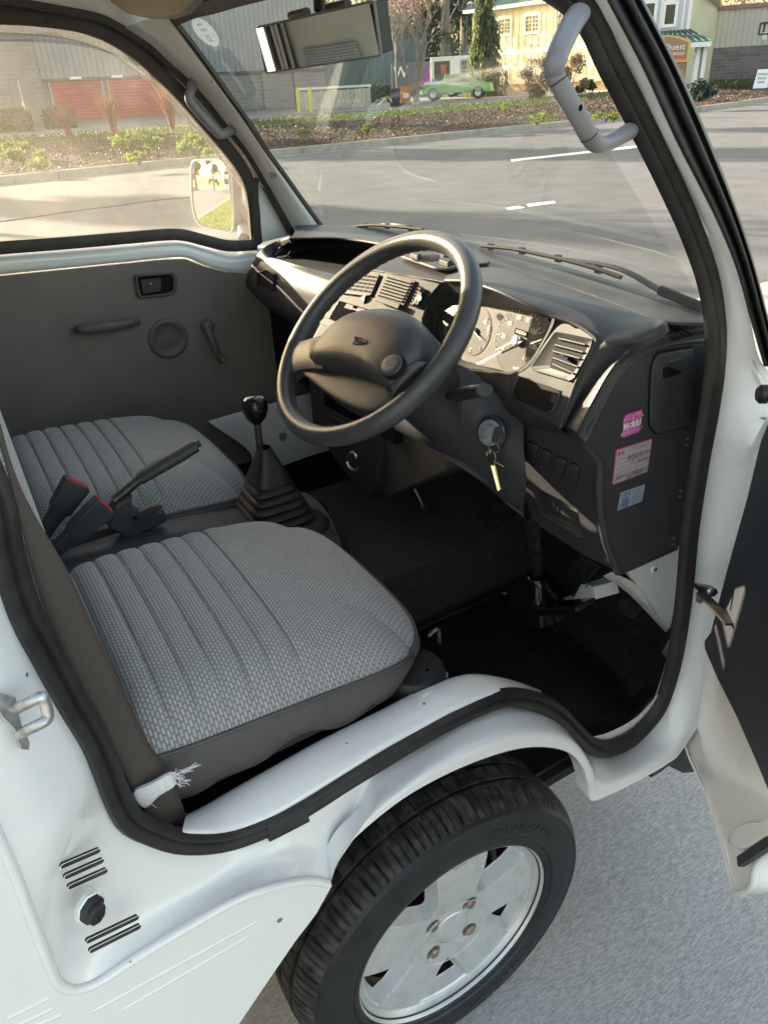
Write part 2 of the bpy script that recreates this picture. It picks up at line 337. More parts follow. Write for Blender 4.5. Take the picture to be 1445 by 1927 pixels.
for s, o in pairs:
    a = PS(*s, off=-0.004)
    if o is None: d = V(0.69, -0.505, a[2]-0.03)
    elif isinstance(o, float): d = V(0.692, o, a[2])
    elif s[1] < 700 and s[0] > 1000: d = PS(*o, off=0.022)
    else: d = PS(*o, off=0.045)
    inn = a+V(-0.020, 0, 0)
    w = 0.62; c = a*(1-w)+d*w
    if o is None: c = c+V(0.010, 0.010, 0)
    elif not isinstance(o, float) and s[0] < 700 and s[1] > 1400: c = c+V(-0.012, 0, -0.006)
    elif not isinstance(o, float) and s[1] > 1300: c = c+V(0.012, 0, 0.012)
    rA.append(inn); rB.append(a); rC.append(c); rD.append(d)
mb = MB()
G = mb.patch([rA, rB, rC, rD], 22, 330, paint)
# turned-under return along the outer edge
e = np.array(rD); mb.patch([e, e+V(-0.004, 0, -0.004), e+V(-0.030, 0, -0.004)], 6, 330, paint)
# outer quarter panel under and behind the door
quart = [V(0.691, -0.505, 1.17)]+[d for (s, o), d in zip(pairs, rD[2:]) if (o is None or (not isinstance(o, float) and s[0] < 760 and s[1] > 1400))]
quart = [V(0.691, q[1], q[2]) for q in quart]
arch = [V(0.691, *PS(*q, off=0.046)[1:]) for q in ((625, 1666), (595, 1720), (554, 1774), (500, 1853), (450, 1927), (412, 2000), (395, 2060))]
quart = quart[:-3]+arch+[V(0.691, -0.38, 0.30), V(0.691, -0.62, 0.30), V(0.691, -1.05, 0.30), V(0.691, -1.05, 1.17)]
mb.prism(quart, (-0.012, 0, 0), paint)
up0 = [V(0.691, y, 1.17) for y in (-0.505, -0.7, -1.05)]; up1 = [V(0.650, y, 1.35) for y in (-0.505, -0.7, -1.05)]; up2 = [V(0.598, y, 1.60) for y in (-0.505, -0.7, -1.05)]; up3 = [V(0.56, y, 1.66) for y in (-0.505, -0.7, -1.05)]
mb.patch([up0, up1, up2, up3], 20, 8, paint)
ra = [V(0.560, y, z) for y, z in ((0.06, 1.555), (-0.02, 1.607), (-0.16, 1.624), (-0.32, 1.620), (-0.43, 1.59))]
mb.patch([ra, [q+V(0.030, 0, 0.012) for q in ra], [V(0.598, q[1], 1.645) for q in ra]], 8, 24, paint)
# rounded crease along the step, and the pressed ribs below it
cp = [V(0.689, q[1], q[2]) for q in [d for (s, o), d in zip(pairs, rD[2:]) if (o is None or (not isinstance(o, float) and s[0] < 700 and s[1] > 1400))]]
mb.tube(resample(cp, 120), 0.0055, paint, n=10)
body = mb.build('body_shell', truck, angle=50)
def rib(a, b, r=0.0032):
    m_ = MB(); A, B = P(*a, x=0.6893), P(*b, x=0.6893); t = np.linspace(0, 1, 24)
    m_.tube(A+(B-A)*t[:, None], [0.0006]+[r]*8+[0.0006], paint, n=10); return m_.build('pressed_rib', body)
for a, b in (((144, 1918), (508, 1718)), ((205, 1913), (485, 1750)), ((8, 1917), (100, 1871)), ((28, 1929), (107, 1892)), ((62, 1929), (121, 1905))): rib(a, b)

# jamb louvres and bump stop
jp0, jp1, jp2 = P(226, 1560, x=0.650), P(80, 1770, x=0.690), P(209, 1833, x=0.690)
jn = nrm(np.cross(jp1-jp0, jp2-jp0)); jn = jn if jn[0] > 0 else -jn
def JP(px, py, off=0.0): return PP(px, py, jp0+jn*off, jn)
louvre_m = mat('louvre_gap', (0.05, 0.045, 0.04), 0.7, col2=(0.012, 0.012, 0.012), vscale=40)
for a, b in (((120, 1630), (185, 1602)), ((127, 1650), (192, 1621)), ((134, 1669), (199, 1640)), ((168, 1771), (258, 1728)), ((174, 1789), (262, 1745))):
    A, B = JP(*a, 0.013), JP(*b, 0.013); u = nrm(B-A); v = np.cross(jn, u); h = 0.0025
    sl_ = [A+u*h*0+v*h*math.cos(t)-u*h*math.sin(t) for t in np.linspace(0, np.pi, 7)]+[B-v*h*math.cos(t)+u*h*math.sin(t) for t in np.linspace(0, np.pi, 7)]
    m_ = MB(); m_.pillow(sl_, jn, 0.0004, louvre_m, depth=0.004)
    lip = [q+(q-(A+B)/2)*0.0+jn*0.0002 for q in offset_ring(sl_, (A+B)/2, 0.0005)]
    m_.tube(np.array(lip), 0.0004, paint, n=6, closed=True)
    m_.build('louvre', body)
m_ = MB(); bc = JP(170, 1708, 0.010); u = nrm(JP(185, 1690)-JP(165, 1745)); v = np.cross(jn, u)
hexo = lambda r, off: [bc+jn*off+r*(math.cos(t)*u+math.sin(t)*v*0.82) for t in np.linspace(0, 2*np.pi, 8, endpoint=False)]
m_.grid([hexo(0.0175, -0.004), hexo(0.0175, 0.002), hexo(0.0155, 0.003)], paint, cv=True)
m_.grid([hexo(0.0148, 0.0), hexo(0.0148, 0.006), hexo(0.0118, 0.009), hexo(0.0110, 0.010), hexo(0.0118, 0.0115), hexo(0.0108, 0.015), hexo(0.008, 0.017), hexo(0.001, 0.0175)], rubber, cv=True)
m_.build('bump_stop', body, angle=30)
# door latch striker on the pillar
st = MB(); sp0, sp1, sp2 = P(24, 1318, x=0.672), P(-8, 1300, x=0.685), P(44, 1405, x=0.672)
sn = nrm(V(0.75, 0.62, 0.1))
def SP(px, py, off=0.0): return PP(px, py, P(30, 1350, x=0.686)+sn*off, sn)
pl = [SP(*q) for q in ((-6, 1302), (24, 1312), (30, 1345), (36, 1368), (50, 1395), (48, 1410), (34, 1408), (22, 1370), (2, 1350), (-10, 1330))]
st.prism(pl, sn*0.004, zinc)
loop = [SP(28, 1335, 0.003), SP(55, 1322, 0.022), SP(76, 1312, 0.030), SP(84, 1318, 0.031), SP(90, 1340, 0.031), SP(90, 1352, 0.031), SP(80, 1360, 0.030), SP(58, 1371, 0.020), SP(38, 1382, 0.003)]
st.tube(resample(loop, 50), 0.0048, zinc, n=10)
st.build('striker', truck, angle=40)

# --- inner sill (painted ledge between seat base and seal)
seal_in = [(344, 1562), (424, 1559), (498, 1535), (563, 1499), (640, 1452), (720, 1402), (790, 1365), (860, 1328), (936, 1301), (986, 1302), (1021, 1312)]
sill_in = [(362, 1533), (430, 1490), (510, 1444), (588, 1400), (655, 1366), (720, 1334), (770, 1308), (812, 1288), (880, 1271), (950, 1282), (1012, 1305)]
mb = MB(); r0 = [PS(*q) for q in seal_in]; r2 = [P(*q, x=0.585) for q in sill_in]
r1 = [(a*0.45+b*0.55)+V(0, 0, 0.010) for a, b in zip(r0, r2)]
mb.patch([[q+V(0, 0, -0.012) for q in r0], r0, r1, r2, [q+V(-0.01, 0, -0.045) for q in r2]], 20, 120, paint)
sill = mb.build('inner_sill', truck, angle=60)
mb = MB(); tb = [P(*q, x=0.575) for q in ((800, 1262), (846, 1268), (905, 1275), (860, 1295), (812, 1300))]
mb.prism(tb, (0.0, 0, 0.004), paint)
mb.lathe([(0.0, 0.006), (0.005, 0.006), (0.0058, 0.003), (0.0085, 0.003), (0.009, 0.0)], P(831, 1275, x=0.575)+V(0, 0, 0.004), (0.3, 0, 1), zinc, 14)
mb.build('seat_bracket', truck)

# --- near A-pillar: rubber drip moulding outside the painted strip
cols = [(1100, -85, 1170), (1141, 0, 1210), (1209, 130, 1276), (1274, 271, 1337), (1340, 400, 1387), (1382, 500, 1419), (1410, 600, 1445), (1436, 690, 1468)]
mb = MB(); rows = []
for k, (f, off) in enumerate(((0.0, 0.022), (0.06, 0.034), (0.30, 0.036), (0.42, 0.030), (0.52, 0.040), (0.72, 0.044), (0.80, 0.036), (0.93, 0.044), (1.0, 0.036), (1.02, 0.010))):
    rows.append([PS(a+(b-a)*f, y, off=off) for a, y, b in cols])
mb.patch(rows, 46, 60, rubber); mb.build('drip_moulding', truck, angle=70)

# --- front jamb details: check strap, inner kick panel
mb = MB(); kp = [P(*q, x=0.555) for q in ((1278, 1020), (1276, 1100), (1262, 1175), (1240, 1160), (1204, 1106), (1186, 1085), (1176, 1060), (1200, 1030))]
mb.prism(kp, (-0.01, 0, 0), paint_worn)
mb.patch([[P(1150, 1076, x=0.552), P(1204, 1106, x=0.552), P(1262, 1178, x=0.552)], [P(1142, 1080, x=0.54), P(1192, 1113, x=0.54), P(1257, 1184, x=0.545)], [P(1134, 1084, x=0.52), P(1184, 1119, x=0.52), P(1252, 1190, x=0.53)]], 10, 20, paint_worn)  # worn paint, picked for its darker tone in place of footwell shade
mb.lathe([(0.0, 0.002), (0.003, 0.002), (0.004, 0.003), (0.007, 0.003), (0.0085, 0.0)], P(1230, 1070, x=0.556), (1, 0, 0), paint_worn, 14)
mb.lathe([(0.0, 0.004), (0.0032, 0.004)], P(1230, 1070, x=0.5565), (1, 0, 0), void, 10)
mb.build('kick_panel', truck)
mb = MB(); c0 = P(1312, 1108, x=0.672)
hp = [P(*q, x=0.680) for q in ((1304, 1096), (1335, 1101), (1338, 1109), (1330, 1116), (1316, 1115), (1306, 1106))]
mb.prism(hp, (0.012, 0, 0), steel_d); mb.lathe([(0.0, 0.016), (0.005, 0.016), (0.006, 0.012)], P(1321, 1105, x=0.680), (1, 0, 0), zinc, 10)
mb.box(P(1317, 1124, x=0.684), (0.008, 0.008, 0.016), zinc)
mb.tube([P(1314, 1112, x=0.688), P(1328, 1126, x=0.70), P(1342, 1140, x=0.715), P(1375, 1175, x=0.76)], 1.0, steel_d, prof=[(-0.008, -0.002), (0.008, -0.002), (0.008, 0.002), (-0.008, 0.002)])
mb.build('door_check_strap', truck)

# --- underbody, front panel, roof, rear wall
mb = MB()
mb.prism([V(0.55, -0.48, 0.50), V(0.55, 0.06, 0.50), V(-0.62, 0.06, 0.50), V(-0.62, -0.48, 0.50)], (0, 0, 0.10), black_p)
mb.build('engine_cover', truck)
fr = [[V(-0.64, 0.46, 1.10), V(-0.4, 0.59, 1.10), V(0, 0.63, 1.10), V(0.4, 0.59, 1.10), V(0.66, 0.48, 1.10)],
      [V(-0.68, 0.58, 0.95), V(-0.4, 0.66, 0.95), V(0, 0.69, 0.95), V(0.4, 0.66, 0.95), V(0.692, 0.565, 0.95)],
      [V(-0.69, 0.60, 0.70), V(-0.4, 0.69, 0.70), V(0, 0.71, 0.70), V(0.4, 0.69, 0.70), V(0.692, 0.58, 0.70)],
      [V(-0.69, 0.58, 0.40), V(-0.4, 0.66, 0.40), V(0, 0.68, 0.40), V(0.4, 0.66, 0.40), V(0.692, 0.56, 0.42)]]
mb = MB(); mb.patch(fr, 16, 24, paint); mb.build('front_panel', truck, solid=0.006)
mb = MB(); bl = [P(1254, 1440, x=0.60), P(1262, 1420, x=0.60), P(1290, 1398, x=0.62), P(1310, 1410, x=0.62), P(1312, 1452, x=0.62), P(1285, 1455, x=0.60)]
mb.prism(bl, (-0.9, 0, 0), rubber)
mb.tube([P(1222, 1456, x=0.64), P(1240, 1446, x=0.64), P(1262, 1428, x=0.64)], 0.007, rubber, n=8)
mb.build('bumper', truck)
mb = MB()
xs = np.linspace(-0.60, 0.60, 13); ys = np.linspace(0.04, -0.50, 9)
zr = lambda x, y: 1.625+0.05*(1-(x/0.6)**2)-0.02*max(0, (y+0.0)/0.05)
mb.grid([[V(x, y, zr(x, y)+0.02) for x in xs] for y in ys], paint)
roofo = mb.build('roof', truck)
mb = MB(); mb.grid([[V(x*0.95, y, zr(x, y)-0.015) for x in xs] for y in ys], headliner)
mb.build('headliner', roofo)
mb = MB()
mb.box((0, -0.475, 1.10), (1.27, 0.02, 1.12), headliner); mb.build('rear_wall', truck)
for sx in (-1, 1):
    mb = MB(); mb.prism([V(sx*0.60, -0.47, 1.12), V(sx*0.60, -0.43, 1.12), V(sx*0.51, -0.43, 1.60), V(sx*0.51, -0.47, 1.60)], (-sx*0.05, 0, 0), headliner)
    mb.build('rear_pillar_trim', truck, bevel=0.008)

# rear body behind the cab: unseen plain shell, added to shade the ground
mb = MB(); mb.prism([V(0.689, -1.05, 0.32), V(0.689, -2.45, 0.32), V(0.66, -2.48, 1.0), V(0.58, -2.46, 1.62), V(0.58, -1.05, 1.62), V(0.66, -1.05, 1.12)], (-0.03, 0, 0), paint)
mb.prism([V(-0.68, -0.56, 0.32), V(-0.68, -2.45, 0.32), V(-0.66, -2.48, 1.0), V(-0.58, -2.46, 1.62), V(-0.58, -0.56, 1.62), V(-0.66, -0.56, 1.12)], (0.03, 0, 0), paint)
mb.box((0, -2.46, 0.97), (1.20, 0.03, 1.28), paint); mb.box((0, -1.5, 1.64), (1.16, 1.92, 0.03), paint); mb.box((0, -1.5, 0.40), (1.30, 1.86, 0.12), black_p)
mb.build('rear_body', truck, bevel=0.006)
# =================================================================== PASSENGER SIDE
mb = MB()
mb.prism([V(-0.640, -0.55, 0.36), V(-0.640, -0.33, 0.38), V(-0.640, -0.29, 0.52), V(-0.640, -0.20, 0.61), V(-0.640, 0.0, 0.64), V(-0.640, 0.20, 0.61), V(-0.640, 0.29, 0.50), V(-0.640, 0.32, 0.40), V(-0.640, 0.57, 0.40), V(-0.640, 0.60, 0.75), V(-0.640, 0.50, 1.085), V(-0.640, 0.36, 1.085), V(-0.640, 0.12, 1.12), V(-0.640, -0.55, 1.145)], (-0.045, 0, 0), paint)
mb.box((-0.606, 0.05, 0.80), (0.008, 1.1, 0.52), paint); mb.box((-0.600, 0.05, 0.475), (0.012, 1.1, 0.13), carpet)  # inner wall added to stop sun coming in through the wheel arch
mb.build('far_side_panel', truck)
mb = MB(); mb.box((0.0, -0.15, 0.29), (0.80, 0.75, 0.19), black_p); mb.build('chassis', truck, bevel=0.01)  # unseen plain box, added to stop sun streaking under the cab
S1 = [(-60, 26), (0, 29), (66, 33), (149, 45), (206, 66), (259, 100), (299, 136), (339, 176), (382, 226), (425, 276), (452, 312), (468, 345), (476, 385), (480, 430), (482, 458)]
S3 = [(-60, -14), (40, 2), (126, 17), (186, 30), (232, 53), (282, 86), (319, 120), (352, 149), (392, 193), (428, 239), (465, 286), (498, 342), (526, 392), (552, 440)]
S4 = [(326, 35), (338, 52), (360, 82), (399, 135), (436, 187), (473, 239), (510, 296), (548, 349), (580, 394), (612, 438)]
pdoor_b = MB()
flat = lambda w, t: [(-w, -t), (-w, t), (0, t*1.6), (w, t), (w, -t)]
# outer door skin/inner door: white belt panel
belt_hi = [(-40, 480), (0, 474), (120, 465), (250, 455), (310, 450), (345, 452), (390, 464), (430, 474), (482, 468)]
belt_lo = [(-40, 521), (0, 517), (100, 507), (220, 495), (310, 486), (350, 485), (385, 499), (425, 510), (470, 513)]
a = [XL(*q, off=0.028) for q in belt_hi]; c = [XL(*q, off=-0.002) for q in belt_lo]
b1 = [p*0.75+q*0.25+V(0.020, 0, 0) for p, q in zip(a, c)]; b2 = [p*0.25+q*0.75+V(0.012, 0, 0) for p, q in zip(a, c)]
pdoor_b.patch([a, b1, b2, c], 16, 60, paint)
# door frame edge strip between the two rubbers
f1 = [XL(*q, off=0.012) for q in [(p[0]+8, p[1]-9) for p in S1[:12]]]; f3 = [XL(*q, off=0.006) for q in [(p[0]-6, p[1]+7) for p in S3[:12]]]
pdoor_b.patch([f1, [(p+q)/2+V(0.006, 0, 0) for p, q in zip(resample(f1, 30), resample(f3, 30))], resample(f3, 30)] if False else [resample(f1, 30), resample(f3, 30)], 4, 60, paint)
tri = [XL(*q, off=0.010) for q in ((484, 330), (487, 458), (552, 441), (540, 420), (505, 360))]
pdoor_b.prism(tri, (-0.01, 0, 0), paint)
pdoor = pdoor_b.build('door', truck, angle=50); pdoor['label'] = 'closed passenger door'
mb = MB(); mb.tube(resample([XL(*q, off=0.004) for q in S1], 90), 1.0, rubber_b, prof=flat(0.014, 0.006), ref=[1.0, 0, 0])
bot = [(-40, 472), (0, 466), (120, 457), (250, 446), (310, 441), (345, 442), (385, 452), (430, 462), (482, 460)]
mb.tube(resample([XL(*q, off=0.002) for q in bot], 60), 1.0, rubber_b, prof=flat(0.013, 0.008), ref=[1.0, 0, 0])
mb.tube(resample([XL(478, 335), XL(479, 390), XL(482, 460)], 20), 1.0, rubber_b, prof=flat(0.009, 0.006), ref=[1.0, 0, 0])
mb.build('window_channel', pdoor, angle=60)
gl = [XL(*q, off=0.016) for q in [(-60, 30)]+S1[1:]+[(482, 462), (430, 466), (385, 456), (345, 446), (250, 450), (120, 461), (-60, 474)]]
mb = MB(); mb.poly(gl, glass_d); mb.build('window', pdoor)
vi = [(-60, 64), (0, 63), (60, 66), (130, 74), (200, 97), (260, 137), (310, 178), (360, 232), (400, 280), (440, 331), (470, 372)]
vo = [(-60, 34), (0, 37), (66, 42), (149, 54), (206, 75), (259, 109), (299, 145), (339, 185), (382, 235), (425, 285), (466, 345)]
mb = MB(); mb.patch([[XL(*q, off=0.035) for q in vo], [XL(*q, off=0.058) for q in vi]], 4, 60, visor_c)
mb.tube(resample([XL(*q, off=0.058) for q in vi], 80), 0.0018, visor_g, n=6)
mb.build('rain_visor', pdoor)
# trim board
tb = [(-60, 522)]+[(q[0], q[1]+2) for q in belt_lo]+[(530, 513), (600, 600), (640, 700), (620, 860), (400, 880), (200, 900), (-60, 1000)]
mb = MB(); pts = [P(*q, x=-0.597) for q in tb]; mb.prism(pts, (-0.012, 0, 0), trim_v)
ptrim = mb.build('trim_panel', pdoor, bevel=0.003)
m_ = MB(); m_.box((-0.605, -0.10, 0.60), (0.01, 0.9, 0.16), trim_v); m_.build('lower_trim', pdoor)
def XP(px, py, off=0.0): return P(px, py, x=-0.597+off)
# inner handle: recessed bezel with a flap
o_ = round_poly([XP(251, 517), XP(327, 512), XP(333, 520), XP(331, 550), XP(318, 556), XP(262, 561), XP(256, 555)], 0.008)
i_ = round_poly([XP(257, 521), XP(320, 516), XP(326, 523), XP(325, 547), XP(316, 551), XP(264, 557)], 0.007)
rs = lambda q, n=48: resample(np.array(q), n, closed=True)
mb = MB(); O, I = rs(o_), rs(i_)
mb.grid([O+V(-0.002, 0, 0), O+V(0.006, 0, 0), (O+I)/2+V(0.010, 0, 0), I+V(0.007, 0, 0), I+V(-0.010, 0, 0)], trim_d, cv=True)
hb = mb.build('inner_handle', pdoor, angle=50)
mb = MB(); mb.poly(I+V(0.0015, 0, 0), void); mb.build('handle_recess', hb) if False else None
mb = MB(); mb.prism(round_poly([XP(263, 526), XP(302, 522), XP(302, 547), XP(268, 552)], 0.003), (0.008, 0, 0), plastic_m)
mb.lathe([(0, 0.0018), (0.0022, 0.0018), (0.0026, 0)], XP(284, 534, 0.008), (1, 0, 0), zinc, 10); mb.build('handle_flap', pdoor, bevel=0.0015)
mb = MB(); mb.poly(I+V(0.001, 0, 0), void); mb.build('handle_recess', pdoor)
# pull handle
mb = MB(); q = [XP(146, 620, 0.0), XP(150, 620, 0.024), XP(170, 619, 0.034), XP(210, 614, 0.034), XP(245, 608, 0.028), XP(262, 606, 0.004)]
mb.tube(resample(q, 40), [0.7, 1, 1, 1, 0.8, 0.6], trim_d, prof=[(0.012*math.cos(t), 0.0085*math.sin(t)) for t in np.linspace(0, 2*np.pi, 14, endpoint=False)], ref=[1, 0, 0])
mb.build('pull_handle', pdoor, angle=60)
# speaker grille and window crank
mb = MB(); c = XP(317, 637)
mb.lathe([(0.050, 0.0), (0.048, 0.004), (0.042, 0.006), (0.036, 0.004), (0.034, 0.002), (0.020, 0.003), (0.0, 0.003)], c, (1, 0, 0), trim_d, 40)
mb.build('speaker_cover', pdoor, angle=50)
mb = MB(); mb.lathe([(0.016, 0), (0.016, 0.014), (0.010, 0.020), (0, 0.021)], XP(389, 612), (1, 0, 0), trim_d, 20)
mb.tube([XP(389, 612, 0.018), XP(400, 640, 0.026), XP(410, 668, 0.024)], 1.0, trim_d, N=16, prof=[(0.009*math.cos(t), 0.005*math.sin(t)) for t in np.linspace(0, 2*np.pi, 12, endpoint=False)], ref=[1, 0, 0])
mb.lathe([(0.011, 0.022), (0.011, 0.034), (0.008, 0.040), (0, 0.041)], XP(411, 670), (1, 0, 0), trim_d, 18)
mb.build('window_crank', pdoor, angle=50)
# body seal, A-pillar and roof rail of the far side
mb = MB(); mb.tube(resample([XL(*q, off=0.0) for q in S3], 90), 1.0, rubber_b, prof=flat(0.011, 0.007), ref=[1.0, 0, 0])
ds2 = mb.build('door_seal', truck, angle=60); ds2['label'] = 'dusty seal of the passenger door opening'
# windshield frame curve on the sloping glass plane
def WS(px, py, off=0.0):
    y = 0.3
    for _ in range(12):
        q = P(px, py, y=y); bow = 0.075*(1-min(1.0, (q[0]/0.60)**2)); y = 0.455+bow*0.9-(q[2]-1.14)*0.86-off
    return q
mb = MB()
w4 = resample([WS(*q, off=0.006) for q in S4], 40); s3 = resample([XL(*q, off=-0.004) for q in S3[4:]], 40)
mb.patch([s3, s3*0.66+w4*0.34+V(0.016, -0.006, 0.004), s3*0.25+w4*0.75+V(0.014, -0.008, 0.004), w4], 18, 60, paint)
rr = [(-60, -60), (40, -44), (126, -30), (200, -15), (262, 6), (326, 35)]
s3b = resample([XL(*q, off=-0.004) for q in S3[:6]], 30); r2 = resample([XL(*q, off=-0.05) for q in rr], 30)
mb.patch([s3b, s3b*0.5+r2*0.5+V(0.008, 0, 0.004), r2], 10, 40, paint)
apl = mb.build('front_pillar', truck, angle=60); apl['label'] = 'passenger side front pillar'
mb = MB(); mb.prism([V(-0.618, -0.46, 1.10), V(-0.612, -0.318, 1.12), V(-0.520, -0.318, 1.60), V(-0.520, -0.46, 1.60)], (0.035, 0, 0), rubber_b); rf_ = mb.build('rear_frame', pdoor, bevel=0.006)  # unseen; added and made wide to keep sun off the steering hub
mb = MB(); mb.prism([V(-0.618, -0.47, 1.10), V(-0.600, -0.47, 1.12), V(-0.505, -0.47, 1.60), V(-0.520, -0.47, 1.62)], (0, 0.02, 0), headliner)
for y_, w_, m_x in ((-0.385, 0.014, headliner), (-0.355, 0.010, headliner)): mb.tube([V(-0.572, y_, 1.12), V(-0.527, y_, 1.36), V(-0.480, y_, 1.60)], w_, m_x, n=10)
mb.build('rear_door_trim', truck)
mb = MB(); mb.tube([V(-0.50, -0.442, 0.80), V(-0.52, -0.442, 1.2), V(-0.50, -0.442, 1.55)], 1.0, vinyl, prof=[(-0.023, -0.001), (0.023, -0.001), (0.023, 0.001), (-0.023, 0.001)], ref=[0, 1, 0]); psb = mb.build('seat_belt', truck); psb['label'] = 'passenger seat belt hanging on the rear wall'
mb = MB(); mb.lathe([(0, 0.003), (0.0085, 0.003), (0.0095, 0.001), (0.0095, 0)], s3[27]*0.5+w4[27]*0.5+V(0.018, -0.006, 0.004), (0.75, -0.65, 0), visor_g, 20); mb.build('trim_plug', apl)
# header rail + visor
hd = [(326, 35), (360, 20), (399, 10), (448, -5), (520, -24), (620, -48), (760, -75), (900, -95), (1040, -110)]
mb = MB(); h0 = [WS(*q, off=0.004) for q in hd]; h1 = [q+V(0, -0.03, 0.035) for q in h0]; h2 = [q+V(0, -0.10, 0.05) for q in h0]
mb.patch([h0, h1, h2], 8, 40, headliner); mb.build('header_rail', truck)
vp = [P(*q, y=-0.02) for q in ((195, -40), (208, 6), (236, 26), (280, 36), (318, 36), (345, 27), (364, 5), (372, -40))]
mb = MB(); mb.prism(vp, (0, 0.014, 0.0), visor_g); sv = mb.build('sun_visor', truck, bevel=0.005, seg=3)

# =================================================================== WINDSHIELD
base = [(600, 430), (650, 430), (740, 434), (850, 454), (960, 480), (1060, 507), (1160, 537), (1260, 566), (1325, 590)]
wl = [WS(*q, off=-0.004) for q in S4][::-1]
# glass as a bowed sheet between the two pillars
def wsx(x, z): return V(x, 0.459+0.0675*(1-min(1, (x/0.60)**2))-(z-1.14)*0.86, z)
G = []
for k, t in enumerate(np.linspace(0, 1, 24)):
    z = 1.10+t*0.50; xl = -0.60+0.09*t+0.005; xr = 0.625-0.095*t
    G.append([wsx(x, z) for x in np.linspace(xl, xr, 30)])
mb = MB(); mb.grid(G, glass_w); wshield = mb.build('windshield', truck)
mb = MB(); pth = resample([WS(*q, off=0.004) for q in hd[:1]+[]]+[WS(*q, off=0.004) for q in S4], 60)
mb.tube(pth, 1.0, rubber_b, prof=flat(0.0075, 0.004), ref=[0.3, -0.8, 0.5]); 
mb.tube(resample([WS(*q, off=0.004) for q in hd], 60), 1.0, rubber_b, prof=flat(0.012, 0.005), ref=[0.0, -0.7, -0.7])
mb.build('windshield_seal', truck, angle=60)
# inspection label on the glass: oval
def label_paper():
    m = bpy.data.materials.new('label_paper'); m.use_nodes = True; N = m.node_tree.nodes; L = m.node_tree.links; N.clear(); o = N.new('ShaderNodeOutputMaterial'); d = N.new('ShaderNodeBsdfDiffuse'); t = N.new('ShaderNodeBsdfTranslucent'); x = N.new('ShaderNodeMixShader')
    d.inputs[0].default_value = (0.72, 0.70, 0.62, 1); t.inputs[0].default_value = (0.72, 0.70, 0.62, 1); x.inputs[0].default_value = 0.6; L.new(d.outputs[0], x.inputs[1]); L.new(t.outputs[0], x.inputs[2]); L.new(x.outputs[0], o.inputs[0]); return m
lc = WS(387, 61, off=0.002)
w_n = nrm(V(0.10, -0.76, -0.65)); w_u = nrm(np.cross(V(0, 0, 1), w_n)) ; w_u = -w_u if w_u[0] < 0 else w_u; w_v = np.cross(w_n, w_u); w_v = w_v if w_v[2] > 0 else -w_v
def WG(px, py, off=0.003): return WS(px, py, off=off)
oc, oa, ob_ = WG(387, 61), WG(408, 86)-WG(387, 61), WG(400, 53)-WG(387, 61)
mb = MB(); mb.poly([oc+oa*1.04*math.cos(t)+ob_*1.05*math.sin(t) for t in np.linspace(0, 2*np.pi, 36, endpoint=False)], label_paper())
lu, lv = nrm(WG(410, 62)-WG(370, 68)), None
lw = nrm(np.cross(oa, ob_)); lw = lw if np.dot(lw, CAM-oc) > 0 else -lw; lv = nrm(np.cross(lw, lu))
tx = lambda s, px, py, sz: mb.text(s, WG(px, py, 0.0035)+lw*0.001, lu, lv, sz, print_k)
tx('12', 394, 72, 0.019); tx('7', 382, 77, 0.011); tx('自動車', 376, 46, 0.006); tx('定期点検', 384, 56, 0.006); tx('年', 379, 68, 0.005); tx('月', 405, 66, 0.005); tx('整備', 398, 86, 0.005)
mb.build('inspection_label', wshield)
# wiped dust arcs on the glass
def arc(pts, w, name='dust_smear'):
    c = resample([WS(*q, off=0.0025) for q in pts], 60); t = np.gradient(c, axis=0); n_ = np.cross(t, w_n); n_ /= np.linalg.norm(n_, axis=1)[:, None]+1e-9
    ww = np.interp(np.linspace(0, 1, 60), np.linspace(0, 1, len(w)), w)[:, None]
    m_ = MB(); m_.grid([c-n_*ww, c+n_*ww], smear); m_.build(name, wshield)
arc([(812, 376), (880, 382), (960, 394), (1060, 412), (1160, 434), (1282, 464)], [0.002, 0.004, 0.005, 0.005, 0.006])
arc([(868, 441), (940, 449), (1040, 463), (1150, 485), (1300, 526)], [0.0015, 0.003, 0.003, 0.004])
arc([(688, 236), (700, 212), (716, 199), (732, 194)], [0.001, 0.009, 0.011, 0.012])
arc([(750, 205), (790, 186), (850, 160), (905, 144)], [0.001, 0.008, 0.012, 0.016])
# =================================================================== FLOOR, FOOTWELL
def bp_(rows, m, nu=16, nv=24, name='x', parent=None, **k):
    b = MB(); b.patch(rows, nu, nv, m); return b.build(name, parent, **k)
mb = MB()
mb.box((0, 0.36, 0.405), (1.22, 0.62, 0.02), carpet)
mb.box((0, 0.645, 0.71), (1.22, 0.02, 0.60), carpet)                      # firewall
mb.prism([V(0.16, 0.055, 0.41), V(0.60, 0.055, 0.41), V(0.60, 0.075, 0.62), V(0.16, 0.075, 0.62)], (0, -0.02, 0), black_p)
mb.build('floor', truck)
# carpeted centre tunnel: flat top with a soft shoulder down to the driver floor
tp = [V(-0.34, 0.06, 0.575), V(-0.34, 0.62, 0.575)]
mb = MB()
tA = [V(-0.36, y, 0.42) for y in (0.05, 0.25, 0.45, 0.63)]; tB = [V(-0.30, y, 0.56) for y in (0.05, 0.25, 0.45, 0.63)]
tC = [V(-0.05, y, z) for y, z in ((0.05, 0.575), (0.25, 0.565), (0.45, 0.56), (0.63, 0.62))]; tD = [V(x, y, z) for x, y, z in ((0.13, 0.05, 0.565), (0.115, 0.25, 0.555), (0.10, 0.45, 0.55), (0.09, 0.63, 0.60))]
tE = [q+V(0.018, 0, -0.012) for q in tD]; tF = [V(q[0]+0.03, q[1], 0.415) for q in tD]
mb.patch([tA, tB, tC, tD, tE, tF], 40, 30, mat('tunnel_carpet', (0.052, 0.046, 0.041), 0.95, spec=0.1, var=0.14, vscale=40, bump=0.6, bscale=700, sheen=0.1))
